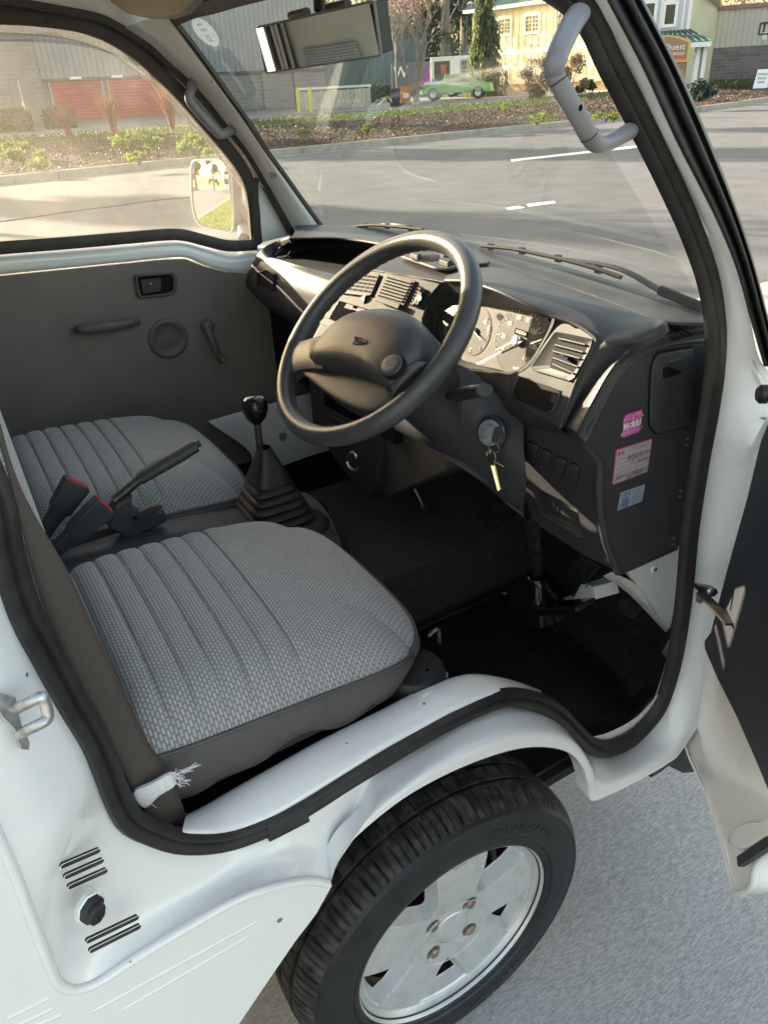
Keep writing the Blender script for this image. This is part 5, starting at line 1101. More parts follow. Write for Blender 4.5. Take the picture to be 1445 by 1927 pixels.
# ---- right-hand vent, pocket
vo_ = round_poly([FB(*q, 0.0005) for q in ((1047, 626), (1118, 640), (1112, 660), (1083, 712), (1074, 717), (1006, 697), (1003, 690))], 0.004)
vi_ = round_poly([FB(*q, 0.0012) for q in ((1050, 634), (1107, 647), (1102, 660), (1080, 702), (1074, 706), (1036, 693), (1034, 688))], 0.003)
q0, q1 = resample(np.array(vo_), 64, True, 3), resample(np.array(vi_), 64, True, 3)
m_ = MB(); m_.grid([offset_ring(q0, q0.mean(0), 0.0015)-FBn*0.001, q0+FBn*0.0018, q0+FBn*0.004, q0*0.95+q0.mean(0)*0.05+FBn*0.003, q1], plastic_s, cv=True); m_.poly(q1-FBn*0.0002, void); fv = m_.build('side_vent', dash, angle=50)
sv_ = (((1052, 638), (1103, 650)), ((1045, 650), (1099, 664)), ((1042, 662), (1093, 676)), ((1041, 674), (1089, 692)), ((1040, 686), (1081, 704)))
for (a, b) in sv_:
    A_, B_ = FB(*a, 0.004), FB(*b, 0.004); w_ = nrm(np.cross(FBn, B_-A_)); w_ = w_ if w_[2] > 0 else -w_
    m_ = MB(); m_.tube([A_, lerp(A_, B_, 0.5), B_], 1.0, plastic_s, prof=[(-0.0013, -0.003), (0.0013, -0.003), (0.0013, 0.003), (-0.0013, 0.003)], ref=w_*0.4+FBn*0.9); m_.build('vent_slat', dash, bevel=0.0008)
m_ = MB(); m_.tube([FB(1060, 670, 0.004), FB(1056, 671, 0.013)], [0.0028, 0.0036], handle_g, n=10, N=4, prof=[(math.cos(t_), math.sin(t_)) for t_ in np.linspace(0, 2*np.pi, 12, endpoint=False)]); m_.build('vent_tab', dash)
po = resample(np.array(round_poly([FB(*q, 0.0005) for q in ((976, 708), (1052, 735), (1052, 745), (1038, 774), (1030, 777), (966, 750), (963, 740))], 0.005)), 60, True, 3)
m_ = MB(); m_.grid([offset_ring(po, po.mean(0), 0.002), po+FBn*0.0012, po*0.97+po.mean(0)*0.03+FBn*0.0004], plastic_s, cv=True); m_.poly(po*0.97+po.mean(0)*0.03+FBn*0.0005, void); m_.build('dash_pocket', dash, angle=50)
m_ = MB(); m_.prism([FB(1040, 742, 0.0), FB(1050, 745, 0.0), FB(1046, 760, 0.0), FB(1036, 756, 0.0)], FBn*0.002, plastic_s); m_.build('pocket_divider', dash)
# blank switches and coin shelf dividers on the knee panel
for q in (((995, 828), (1014, 838), (1006, 876), (987, 868)), ((1021, 841), (1040, 851), (1031, 890), (1014, 881)), ((1048, 855), (1068, 865), (1058, 903), (1040, 895)), ((1074, 868), (1092, 876), (1086, 917), (1066, 909))):
    pq = resample(np.array(round_poly([KN(*p_, 0.0004) for p_ in q], 0.006)), 40, True, 3)
    m_ = MB(); m_.poly(pq+KNn*0.0003, void); m_.pillow(pq.mean(0)+(pq-pq.mean(0))*0.90+KNn*0.0004, KNn, 0.0025, plastic_m, rings=((1.0, 0.0), (0.985, 0.6), (0.93, 1.0), (0.5, 1.0))); m_.build('blank_switch', dash, angle=60)
for q in (((1022, 931), (1042, 941), (1044, 972), (1023, 961)), ((1050, 946), (1086, 963), (1095, 1004), (1051, 978))):
    pq = resample(np.array(round_poly([KN(*p_, -0.0115) for p_ in q], 0.003)), 40, True, 3); m_ = MB(); m_.tube(pq, 0.0014, plastic_m, n=6, closed=True); m_.build('shelf_frame', dash)
m_ = MB(); A_, B_ = KN(1018, 967, 0.001), KN(1098, 1014, 0.001); m_.tube([A_, lerp(A_, B_, .5), B_], 0.0022, plastic_m, n=8); m_.build('shelf_lip', dash)

# ---- end panel: lid with finger recess, clips, stickers
lid = resample(np.array(round_poly([SD_(*q, 0.001) for q in ((1231, 664), (1304, 652), (1306, 700), (1298, 800), (1229, 818), (1220, 790), (1223, 700))], [0.012, 0.008, 0, 0.012, 0.012, 0.0, 0.0])), 80, True, 3)
m_ = MB(); m_.tube(lid, 0.0012, void, n=6, closed=True); m_.pillow(lid.mean(0)+(lid-lid.mean(0))*0.985, (1, 0, 0), 0.0035, plastic_m, depth=0.002, rings=((1.0, 0.3), (0.99, 0.8), (0.97, 1.0), (0.5, 1.0))); lo = m_.build('cubby_lid', dash, angle=60)
rq = resample(np.array(round_poly([SD_(*q, 0.0052) for q in ((1245, 686), (1280, 676), (1283, 696), (1281, 703), (1246, 712))], 0.005)), 40, True, 3)
m_ = MB(); m_.grid([offset_ring(rq, rq.mean(0), 0.003)-V(0.0012, 0, 0), rq+V(0.0008, 0, 0), rq], plastic_m, cv=True)
m_.poly([SD_(*q, 0.0058) for q in ((1246, 692), (1256, 690), (1281, 699), (1280, 702), (1246, 711))], void); m_.prism([SD_(*q, 0.0054) for q in ((1248, 687), (1279, 679), (1281, 696), (1258, 689), (1247, 692))], (0.0006, 0, 0), plastic_m); m_.build('finger_recess', lo)
for a in ((1293, 826), (1291, 837), (1281, 924), (1279, 934), (1267, 1012), (1266, 1024)):
    m_ = MB(); m_.box(SD_(*a, 0.003), (0.004, 0.005, 0.0015), handle_g); m_.build('panel_clip', dash)
pinkm = mat('sticker_pink', (0.72, 0.07, 0.42), 0.45); paperg = mat('sticker_grey', (0.42, 0.43, 0.47), 0.5, var=0.05, vscale=60); redm = mat('sticker_red', (0.55, 0.06, 0.12), 0.5); blueg = mat('sticker_blue_grey', (0.36, 0.41, 0.50), 0.5); inkb = mat('ink_blue', (0.05, 0.10, 0.36), 0.5); whm = mat('sticker_white', (0.75, 0.74, 0.76), 0.5); redf = mat('red_pale', (0.50, 0.12, 0.20), 0.5)
class Stk:
    def __init__(s, c, m, r, name):
        s.c = [SD_(*q, 0.0008) for q in c]; s.b = MB(); s.b.prism(round_poly(s.c, r), (0.0005, 0, 0), m); s.name = name
        s.u = nrm(s.c[1]-s.c[0]); s.v = nrm(np.cross([1, 0, 0], s.u)); s.v = s.v if s.v[2] > 0 else -s.v
    def at(s, u, v, o=0.0008): a, b, c, d = s.c; return (1-u)*(1-v)*a+u*(1-v)*b+u*v*c+(1-u)*v*d+V(o, 0, 0)
    def q(s, u0, v0, u1, v1, m, o=0.0006): s.b.prism([s.at(u0, v0, o), s.at(u1, v0, o), s.at(u1, v1, o), s.at(u0, v1, o)], (0.0002, 0, 0), m)
    def t(s, txt, u, v, sz, m, al='CENTER', sx=1.0): s.b.text(txt, s.at(u, v, 0.0011), s.u, s.v, sz, m, al, sx=sx)
    def line(s, u0, v0, u1, v1, m, w=0.0004): s.b.tube([s.at(u0, v0), s.at(u1, v1)], w, m, n=4)
    def done(s): return s.b.build(s.name, dash, smooth=False)
k = Stk([(1175, 781), (1208, 770), (1202, 812), (1169, 825)], pinkm, 0.003, 'coolant_sticker')
k.q(0, 0.40, 1, 0.68, whm); k.t('ダイハツ純正', .5, .12, .0052, whm); k.t('クーラント', .5, .28, .0105, whm, sx=0.85); k.t('5.', .42, .53, .014, print_k); k.t('11', .76, .51, .014, print_k); k.t('年', .18, .46, .003, redm); k.t('月', .9, .62, .003, redm); k.t('次回交換', .15, .62, .003, redm); k.t('高防錆力タイプ', .5, .84, .0062, whm); k.done()
k = Stk([(1158, 846), (1227, 824), (1218, 888), (1150, 914)], redm, 0.004, 'oil_sticker')
k.q(.03, .035, .97, .965, paperg, 0.0005); k.q(.07, .09, .23, .20, redm, 0.0008); k.t('D', .15, .145, .007, whm)
k.t('お願い', .50, .09, .0042, redf); k.t('オイル交換記録', .64, .15, .0050, redf)
for v in (.30, .44, .56, .68, .78): k.line(.06, v, .94, v, redf, 0.00025)
for u in (.36, .62): k.line(u, .30, u, .78, redf, 0.00025)
k.t('エンジンオイル', .2, .33, .0036, redf); k.t('ミッション', .2, .60, .0036, redf); k.t('フィルター', .2, .73, .0036, redf)
k.t('6.12.1', .50, .30, .0082, print_k); k.t('37100', .48, .40, .0088, print_k); k.t('42100', .80, .36, .0088, print_k); k.t('O', .50, .52, .009, redm); k.t('65100', .80, .54, .0084, print_k); k.t('年 月', .62, .69, .0036, redf)
k.t('島根ダイハツ販売株式会社', .56, .85, .0064, print_k, sx=0.9); k.t('高松千代水店', .60, .92, .0056, print_k); k.t('販売店', .13, .90, .004, redf); k.done()
k = Stk([(1167, 927), (1213, 911), (1207, 943), (1161, 961)], blueg, 0.0008, 'mileage_sticker')
for v in (.36, .68): k.line(.04, v, .96, v, inkb, 0.00025)
k.line(.40, .03, .40, .97, inkb, 0.00025); k.t('お客様', .2, .18, .0072, inkb); k.t('日付', .2, .44, .0055, inkb); k.t('キロ距離', .2, .57, .0050, inkb); k.t('交換時期', .2, .76, .0050, inkb); k.t('キロ距離', .2, .88, .0050, inkb); k.t('37100', .66, .20, .0064, mat('ink_grey', (.16, .18, .24), .6)); k.t('31482', .64, .52, .0066, MATS['ink_grey']); k.t('3600', .64, .83, .0066, MATS['ink_grey']); k.t('km', .90, .54, .0045, inkb); k.t('km', .90, .84, .0045, inkb); k.done()
# side defroster grille
dn = nrm(np.cross(pE[1]-pG[1], pG[0]-pG[1])); dn = dn if dn[2] > 0 else -dn; dc = pM[1]+V(0, 0, 0.002)
def DF(px, py, o=0.003): return PP(px, py, dc+dn*o, dn)
dq = ((1280, 620), (1301, 630), (1238, 647), (1214, 640))
m_ = MB(); r_ = resample(np.array(round_poly([DF(*q) for q in dq], 0.003)), 50, True, 3); m_.grid([offset_ring(r_, r_.mean(0), 0.003)-dn*0.002, r_+dn*0.001, r_-dn*0.001], plastic_m, cv=True); m_.poly(r_, void); df = m_.build('defroster_vent', dash, angle=50)
for i in range(6):
    u = (i+0.5)/6; a, b = quadpt(dq, 0.08, u), quadpt(dq, 0.92, u); m_ = MB(); A_, B_ = DF(*a, 0.004), DF(*b, 0.004); m_.tube([A_, lerp(A_, B_, .5), B_], 0.0016, plastic_s, n=6); m_.build('defroster_slat', dash)

# =================================================================== WIPERS AND COWL (outside the glass)
m_ = MB(); cz = 1.105
cw0 = [wsx(x, 1.09)+V(0, 0.008, -0.075) for x in np.linspace(-0.78, 0.68, 11)]; cw1 = [q+V(0, 0.07, -0.01) for q in cw0]; cw2 = [q+V(0, 0.13, -0.05) for q in cw0]
m_.patch([cw0, cw1, cw2], 10, 40, mat('cowl_grey', (0.022, 0.024, 0.024), 0.55, var=0.2, vscale=20)); cowl = m_.build('cowl_panel', truck)
def GW(px, py, off=-0.02):                   # just outside the glass
    return WS(px, py, off=off)
def wiper(blade, arm, pivot):
    b_ = MB(); bl_ = [GW(*q, -0.010) for q in blade]; b_.tube(resample(bl_, 30), 0.0035, rubber, n=6); o = b_.build('wiper', truck); 
    b_ = MB(); fr_ = [GW(*q, -0.020) for q in blade]; b_.tube(resample(fr_, 24), 0.0032, plastic_s, n=6)
    for t_ in (0.12, 0.35, 0.62, 0.88): i = int(t_*23); c = resample(fr_, 24)[i]; b_.box(c, (0.012, 0.006, 0.012), plastic_s)
    b_.build('wiper_blade', o)
    b_ = MB(); b_.tube(resample([GW(*q, -0.03) for q in arm], 20), [0.004, 0.0055, 0.007], plastic_s, n=8, N=24, prof=[(math.cos(t_), 0.6*math.sin(t_)) for t_ in np.linspace(0, 2*np.pi, 8, endpoint=False)]); b_.build('wiper_arm', o)
wiper([(905, 463), (960, 468), (1040, 484), (1110, 502), (1168, 522)], [(1060, 487), (1130, 497), (1180, 512), (1235, 543), (1262, 556)], None)
wiper([(642, 430), (690, 424), (740, 426), (795, 432)], [(700, 424), (740, 422), (790, 430), (840, 444)], None)
m_ = MB()                                     # corrugated washer hose on the cowl
hp_ = resample([GW(*q, -0.022) for q in ((1243, 547), (1265, 556), (1290, 567), (1320, 579))], 60)
for i in range(0, 60, 2): m_.lathe([(0.0052, -0.0012), (0.0075, 0), (0.0052, 0.0012)], hp_[i], hp_[min(59, i+1)]-hp_[max(0, i-1)], rubber, 10)
m_.tube(hp_, 0.0052, rubber, n=8); m_.build('washer_hose', cowl)
m_ = MB(); m_.tube(resample([GW(*q, -0.012) for q in ((905, 474), (1000, 497), (1100, 524), (1200, 556), (1320, 596))], 40), 0.006, mat('bonnet_seal', (0.16, 0.17, 0.165), 0.6), n=8); m_.build('cowl_strip', cowl)

# =================================================================== FAR DOOR MIRROR
ms = P(408, 368, x=-0.80)
mq_ = [(368, 300), (385, 299), (418, 300), (430, 306), (437, 325), (441, 380), (441, 425), (436, 438), (420, 436), (385, 428), (370, 415), (362, 380), (360, 325), (362, 306)]
mnv = nrm(nrm(V(-0.19, -0.975, -0.035))-nrm(ms-CAM))
MQ = lambda px, py, o=0.0: PP(px, py, ms+mnv*o, mnv)
q = resample(np.array([MQ(*p_) for p_ in mq_]), 60, True)
m_ = MB(); c = q.mean(0); m_.grid([q*0.0+c-mnv*0.055+(q-c)*0.55, c-mnv*0.050+(q-c)*0.80, c-mnv*0.030+(q-c)*1.0, q+mnv*0.002, c+mnv*0.003+(q-c)*0.965, c-mnv*0.002+(q-c)*0.945], plastic_m, cv=True); m_.poly(c-mnv*0.055+(q-c)*0.55, plastic_m); sm_ = m_.build('side_mirror', truck, angle=60)
gq_ = c+(q-c)*0.95; m_ = MB(); rg_ = [1.0, 0.85, 0.7, 0.55, 0.4, 0.25, 0.1, 0.002]; GM = [c+(gq_-c)*f for f in rg_]; m_.grid([g_+mnv*(0.0006+0.0008*(1-f)) for g_, f in zip(GM, rg_)], chrome, cv=True); mg_ = m_.build('mirror_glass', sm_); mg_.data.flip_normals()
mg_.data.shade_smooth(); mg_.data.normals_split_custom_set_from_vertices([tuple(nrm(mnv+(p_-c)/1.6)) for g_ in GM for p_ in g_])
m_ = MB(); m_.tube(np.array(c+mnv*0.003+(q-c)*0.975), 0.0022, handle_g, n=6, closed=True); m_.build('mirror_rim', sm_)
m_ = MB(); arm = [MQ(440, 378, -0.03), MQ(448, 388, -0.03), MQ(458, 402, -0.04), MQ(462, 425, -0.05), XL(463, 452, 0.03)]
m_.tube(resample(arm, 30), [0.012, 0.02, 0.024, 0.022, 0.020], plastic_m, n=12, N=30, prof=[(math.cos(t_), 0.7*math.sin(t_)) for t_ in np.linspace(0, 2*np.pi, 12, endpoint=False)]); m_.build('mirror_arm', sm_, angle=60)

# =================================================================== FRONT WHEEL
hubp = V(0.67, 0.0, 0.265)
tyre_m = mat('tyre_rubber', (0.022, 0.021, 0.021), 0.62, spec=0.3, col2=(0.085, 0.076, 0.068), vscale=38, thr=(0.34, 0.56), detail=8, bump=0.3, bscale=260)
side_m = mat('tyre_sidewall', (0.014, 0.014, 0.015), 0.45, spec=0.4, var=0.3, vscale=25)
prof = [(0.172, -0.004), (0.180, 0.006), (0.186, 0.008), (0.189, 0.0065), (0.192, 0.0095), (0.206, 0.011), (0.226, 0.0105), (0.240, 0.0065), (0.242, 0.0075), (0.2455, 0.0065), (0.250, 0.001), (0.256, -0.008), (0.2605, -0.018), (0.2625, -0.024), (0.2645, -0.030), (0.2655, -0.0395), (0.2655, -0.041), (0.2595, -0.0415), (0.2595, -0.0475), (0.2665, -0.048), (0.2672, -0.062), (0.2672, -0.0735), (0.2610, -0.074), (0.2610, -0.081), (0.2674, -0.0815), (0.2670, -0.100), (0.2595, -0.1005), (0.2595, -0.107), (0.2655, -0.1075), (0.2635, -0.120), (0.2590, -0.132), (0.250, -0.142), (0.235, -0.150), (0.205, -0.154), (0.175, -0.145)]
nth = 600; G = []; TH = np.linspace(0, 2*np.pi, nth, endpoint=False)
for i, a in enumerate(TH):
    row = []
    for r, h in prof:
        rr_ = r
        if -0.036 < h < -0.003 and r > 0.250:                # shoulder sipes
            ph = i % 5
            if ph == 0 and h < -0.005: rr_ -= 0.006 if (i//5) % 2 else 0.0035
        if -0.074 < h < -0.055 and i % 10 == 3 and r > 0.2640: rr_ -= 0.004
        if -0.101 < h < -0.09 and i % 10 == 8: rr_ -= 0.004
        row.append(hubp+V(h, rr_*math.cos(a), rr_*math.sin(a)))
    G.append(row)
G = np.array(G); rimf = MB()
# rim with five openings: a polar height field
nr, na = 150, 720; R = MB(); rl = np.concatenate([np.linspace(0.0005, 0.160, nr-8), [0.163, 0.166, 0.169, 0.172, 0.1745, 0.1765, 0.1785, 0.1785]]); hl = {}
wc_ang = [119, 47, -25, -97, -169]
GG = []; insd = {}
for k, r in enumerate(rl):
    row = []; insd[k] = []
    for a in np.linspace(0, 2*np.pi, na, endpoint=False):
        deg = math.degrees(a); dmin = min(abs((deg-w+180) % 360-180) for w in wc_ang)
        face = -0.016+0.012*math.sin(min(1, r/0.16)*math.pi*0.5)-0.004*max(0, r-0.13)/0.03
        if r < 0.032: face += 0.0035 if r < 0.028 else 0.0035*(0.032-r)/0.004
        # opening: rounded trapezoid in (r, arc)
        arc_ = math.radians(dmin)*r; half = 0.006+(r-0.066)*0.48; dr = min(r-0.068, 0.161-r); da = half-arc_
        inside = min(dr*1.0, da) if dr > 0 and da > 0 else -1
        cor = 0.018
        if dr > 0 and da > 0 and (r-0.070) < cor and da < cor: inside = cor-math.hypot(cor-(r-0.070), cor-da)
        h = face
        if inside > 0: h = face-min(1.0, inside/0.0085)**0.8*0.024
        # bolt pockets
        for bk in range(4):
            b_a = math.radians(45+90*bk); bx, by = 0.050*math.cos(b_a), 0.050*math.sin(b_a); d = math.hypot(r*math.cos(a)-bx, r*math.sin(a)-by)
            if d < 0.0135: h = min(h, face-0.012*min(1, (0.0135-d)/0.003))
        if r > 0.160: h = [-0.010, -0.012, -0.012, -0.008, 0.003, 0.0055, 0.003, -0.006][k-(nr-8)] if inside <= 0 or r > 0.1605 else h
        insd[k].append(inside); row.append(hubp+V(h-0.002, r*math.cos(a), r*math.sin(a)))
    GG.append(row)
R.grid(GG, silver, cv=True)
IN = np.array([insd[k] for k in range(len(rl))]).ravel(); keep = [i for i, q in enumerate(R.f) if min(IN[v_] for v_ in q) < 0.0085]
R.f = [R.f[i] for i in keep]; R.mi = [R.mi[i] for i in keep]
wheel_m = MB(); wheel_m.grid(G, tyre_m, cu=True, cv=False)
wheel_o = R.build('wheel', truck, angle=32)
ty = wheel_m
for fi in range(len(ty.f)):
    j = fi % (len(prof)-1)
    if j < 10: ty.mi[fi] = ty.m(side_m)
tyre = ty.build('tyre', wheel_o, angle=30)
# dark drum and rusty brake behind the openings
m_ = MB(); m_.lathe([(0.165, -0.035), (0.165, -0.10)], hubp, (1, 0, 0), steel_d, 40); m_.lathe([(0.155, -0.062), (0.0, -0.062)], hubp, (1, 0, 0), rust, 32); m_.build('brake_drum', wheel_o)
for bk in range(4):
    b_a = math.radians(45+90*bk); c = hubp+V(-0.016, 0.050*math.cos(b_a), 0.050*math.sin(b_a)); m_ = MB()
    hx = [[c+V(h, 0, 0)+r*(math.cos(t_)*V(0, 1, 0)+math.sin(t_)*V(0, 0, 1)) for t_ in np.linspace(0, 2*np.pi, 6, endpoint=False)] for r, h in ((0.0095, -0.004), (0.0095, 0.006), (0.007, 0.009), (0.0001, 0.009))]; m_.grid(hx, lug, cv=True); m_.build('lug_nut', wheel_o, smooth=False)
m_ = MB(); c = hubp+V(-0.0145, 0, 0); m_.lathe([(0.0300, -0.002), (0.0300, 0.0035), (0.0285, 0.0035)], c, (1, 0, 0), silver, 40); m_.lathe([(0.0284, 0.0015), (0.0270, 0.0040), (0, 0.0045)], c, (1, 0, 0), silver, 40); m_.lathe([(0.064, 0.0105), (0.0645, 0.0112), (0.065, 0.0105)], c, (1, 0, 0), silver, 60); m_.build('centre_cap', wheel_o)
m_ = MB()
for off, dy in ((0, 0), (0.012, 0)):
    a = math.radians(91)-off/0.178; p_ = hubp+V(0.004, 0.1775*math.cos(a), 0.1775*math.sin(a)); tt = V(0, -math.sin(a), math.cos(a)); rr_ = V(0, math.cos(a), math.sin(a)); m_.box(p_, (0.006, 0.013, 0.006), zinc, np.stack([V(1, 0, 0), tt, rr_], 1))
m_.build('balance_weight', wheel_o, bevel=0.001)
m_ = MB(); a = math.radians(54); p_ = hubp+V(-0.03, 0.150*math.cos(a), 0.150*math.sin(a)); m_.tube([p_, p_+V(0.020, -0.008, -0.010)], [0.005, 0.004], rubber, n=10, N=6, prof=[(math.cos(t_), math.sin(t_)) for t_ in np.linspace(0, 2*np.pi, 10, endpoint=False)]); m_.build('tyre_valve', wheel_o)
letter_m = mat('tyre_lettering', (0.026, 0.026, 0.027), 0.5, spec=0.4)
def arc_text(s, r, a0, step, sz, name):
    m_ = MB()
    for i, ch_ in enumerate(s):
        a = math.radians(a0-i*step); rad = V(0, math.cos(a), math.sin(a)); tan = V(0, math.sin(a), -math.cos(a)); m_.text(ch_, hubp+V(0.0113, 0, 0)+rad*r, tan, rad, sz, letter_m, depth=0.0005)
    m_.build(name, tyre, smooth=False)
arc_text('YOKOHAMA', 0.2175, 73.5, 5.1, 0.021, 'raised_lettering')
arc_text('155/65R13 73S', 0.2120, -40, 3.6, 0.013, 'raised_lettering'); arc_text('TUBELESS', 0.2120, -116, 3.4, 0.011, 'raised_lettering')
for r in (0.1985, 0.2015, 0.2045):
    m_ = MB(); t_ = np.radians(np.linspace(95, 20, 40)); m_.tube(np.array([hubp+V(0.0106, r*math.cos(q), r*math.sin(q)) for q in t_]), 0.0006, letter_m, n=5); m_.build('sidewall_line', tyre)

# the far front wheel
def copy_part(o, par, Mx):
    c = o.copy(); COL.objects.link(c); c.parent = par; c.matrix_parent_inverse = Matrix.Identity(4); c.matrix_world = Mx @ o.matrix_world
    return c
bpy.context.view_layer.update()
FL = Matrix.Rotation(math.pi, 4, 'Z')
w2 = copy_part(wheel_o, truck, FL); bpy.context.view_layer.update()
for c_ in list(wheel_o.children):
    d_ = c_.copy(); COL.objects.link(d_); d_.parent = w2; d_.matrix_parent_inverse = Matrix.Identity(4)
    for g_ in list(c_.children):
        e_ = g_.copy(); COL.objects.link(e_); e_.parent = d_; e_.matrix_parent_inverse = Matrix.Identity(4)
w2['label'] = 'far side front wheel'

# =================================================================== OPEN DRIVER DOOR
D0 = V(0.685, 0.495, 0.0); Dd = nrm(V(0.77, -0.64, 0)); Dn = V(-0.64, -0.77, 0.0); Dn /= np.linalg.norm(Dn)
def DP(px, py, o=0.0): return PP(px, py, D0+Dn*o, Dn)
flx = [(1465, 700), (1446, 790), (1424, 830), (1400, 880), (1385, 950), (1363, 1050), (1345, 1120), (1330, 1190), (1315, 1250), (1300, 1300), (1291, 1340), (1289, 1380), (1295, 1415), (1312, 1455), (1330, 1495), (1345, 1540), (1360, 1590), (1372, 1640), (1384, 1680), (1410, 1672), (1419, 1655), (1420, 1640), (1428, 1620), (1450, 1600), (1480, 1585)]
mb = MB(); E3 = [DP(*q) for q in flx]
e_top = E3[0]+V(0, 0, 0.12)+Dd*0.02; far_ = [E3[-1]+Dd*0.40+V(0, 0, 0.22), e_top+Dd*0.75+V(0, 0, 0.0)]
outline = [e_top]+E3+far_
mb.prism(outline, -Dn*0.030, paint)
odoor = mb.build('door', truck, bevel=0.004, seg=3); odoor['label'] = 'driver door swung wide open'
mb = MB(); mb.tube(resample(np.array(E3[1:]), 120), 0.0045, paint, n=8); mb.build('door_flange', odoor)
# raised inner panel edge and the lower pocket pressing
mb = MB(); ip = [(1462, 800), (1440, 860), (1408, 930), (1376, 1060), (1340, 1200), (1322, 1290), (1310, 1350), (1322, 1420), (1345, 1470), (1362, 1540), (1385, 1600), (1410, 1590), (1440, 1560), (1480, 1540)]
q = [DP(*p_, 0.010) for p_ in ip]; mb.prism(q+[q[-1]+Dd*0.4, q[0]+Dd*0.6], -Dn*0.012, paint); mb.build('inner_panel', odoor, bevel=0.004, seg=2)
mb = MB(); tq = [(1460, 782), (1442, 800), (1430, 830), (1405, 935), (1370, 1060), (1336, 1190), (1324, 1206), (1325, 1222), (1350, 1280), (1385, 1350), (1420, 1430), (1445, 1490), (1470, 1550)]
q = [DP(*p_, 0.020) for p_ in tq]; mb.prism(round_poly(q+[q[-1]+Dd*0.4, q[0]+Dd*0.6], 0.004, 3), -Dn*0.006, navy); mb.build('trim_panel', odoor, bevel=0.0015)
mb = MB(); pq = [DP(*p_, 0.012) for p_ in ((1372, 1585), (1385, 1560), (1415, 1548), (1440, 1545), (1475, 1530), (1475, 1560), (1440, 1580), (1400, 1600))]; mb.pillow(resample(np.array(pq), 50, True), Dn, 0.006, paint, rings=((1.0, 0), (0.93, 0.7), (0.8, 1), (0.5, 1))); mb.build('lower_pressing', odoor)
mb = MB(); mb.tube([DP(1392, 1622, 0.012), DP(1420, 1604, 0.012), DP(1452, 1582, 0.012), DP(1490, 1556, 0.012)], 1.0, rubber, N=16, prof=[(-0.006, -0.004), (0.006, -0.004), (0.006, 0.004), (-0.006, 0.004)], ref=Dn); mb.build('lower_seal', odoor)
fp = [D0+Dd*a_+V(0, 0, z_) for a_, z_ in ((0.06, 1.13), (0.20, 1.33), (0.36, 1.52), (0.46, 1.575), (0.80, 1.585), (0.90, 1.54), (0.93, 1.13))]
mb = MB(); mb.tube(resample(np.array(fp), 60), 1.0, rubber, prof=[(-0.016, -0.014), (0.016, -0.014), (0.016, 0.014), (-0.016, 0.014)], ref=Dn); mb.build('window_frame', odoor, bevel=0.004)
mb = MB(); mb.poly(fp, glass_d); mb.build('window', odoor, smooth=False)
mb = MB(); mb.lathe([(0.012, 0), (0.012, 0.008), (0.008, 0.012), (0, 0.012)], DP(1442, 742, 0.02), Dn, rubber, 16); mb.build('door_stop', odoor)
# =================================================================== GROUND AND ROAD
asphalt = mat('asphalt', (0.112, 0.116, 0.124), 0.85, spec=0.3, col2=(0.082, 0.085, 0.092), vscale=1.6, thr=(0.35, 0.65), detail=9, bump=0.5, bscale=160, bdist=0.004)
concrete = mat('broomed_concrete', (0.40, 0.40, 0.405), 0.85, spec=0.3)
N_, L_, b_ = nodes_of(concrete)
tc = N_.new('ShaderNodeTexCoord'); mp = N_.new('ShaderNodeMapping'); mp.inputs['Rotation'].default_value = (0, 0, math.radians(5.8)); mp.inputs['Scale'].default_value = (1.0, 0.16, 1.0); L_.new(tc.outputs['Object'], mp.inputs[0])
n1 = N_.new('ShaderNodeTexNoise'); n1.inputs['Scale'].default_value = 420; n1.inputs['Detail'].default_value = 4; L_.new(mp.outputs[0], n1.inputs['Vector'])
n2 = N_.new('ShaderNodeTexNoise'); n2.inputs['Scale'].default_value = 620; n2.inputs['Detail'].default_value = 3; L_.new(tc.outputs['Object'], n2.inputs['Vector'])
n3 = N_.new('ShaderNodeTexNoise'); n3.inputs['Scale'].default_value = 2.2; n3.inputs['Detail'].default_value = 6; L_.new(tc.outputs['Object'], n3.inputs['Vector'])
a1 = N_.new('ShaderNodeMath'); a1.operation = 'ADD'; L_.new(n1.outputs['Fac'], a1.inputs[0]); L_.new(n2.outputs['Fac'], a1.inputs[1])
a2 = N_.new('ShaderNodeMath'); a2.operation = 'MULTIPLY_ADD'; a2.inputs[1].default_value = 0.35; L_.new(n3.outputs['Fac'], a2.inputs[0]); L_.new(a1.outputs[0], a2.inputs[2])
rp = N_.new('ShaderNodeValToRGB'); rp.color_ramp.elements[0].position = 0.42; rp.color_ramp.elements[1].position = 0.78; rp.color_ramp.elements[0].color = (0.20, 0.195, 0.187, 1); rp.color_ramp.elements[1].color = (0.55, 0.535, 0.51, 1)
d2_ = N_.new('ShaderNodeMath'); d2_.operation = 'MULTIPLY'; d2_.inputs[1].default_value = 0.5; L_.new(a2.outputs[0], d2_.inputs[0]); L_.new(d2_.outputs[0], rp.inputs[0]); L_.new(rp.outputs[0], b_.inputs['Base Color'])
bp = N_.new('ShaderNodeBump'); bp.inputs['Strength'].default_value = 0.35; bp.inputs['Distance'].default_value = 0.0015; L_.new(a1.outputs[0], bp.inputs['Height']); L_.new(bp.outputs[0], b_.inputs['Normal'])
lineP = mat('road_paint', (0.70, 0.70, 0.68), 0.7, col2=(0.35, 0.35, 0.35), vscale=14, thr=(0.30, 0.45))
kerb_m = mat('kerb_concrete', (0.42, 0.36, 0.28), 0.9, col2=(0.28, 0.24, 0.185), vscale=3.5, detail=8)
soil = mat('mulch', (0.085, 0.058, 0.045), 0.95, spec=0.15, col2=(0.030, 0.021, 0.017), vscale=9, thr=(0.38, 0.60), detail=10, bump=1.0, bscale=30, bdist=0.05)
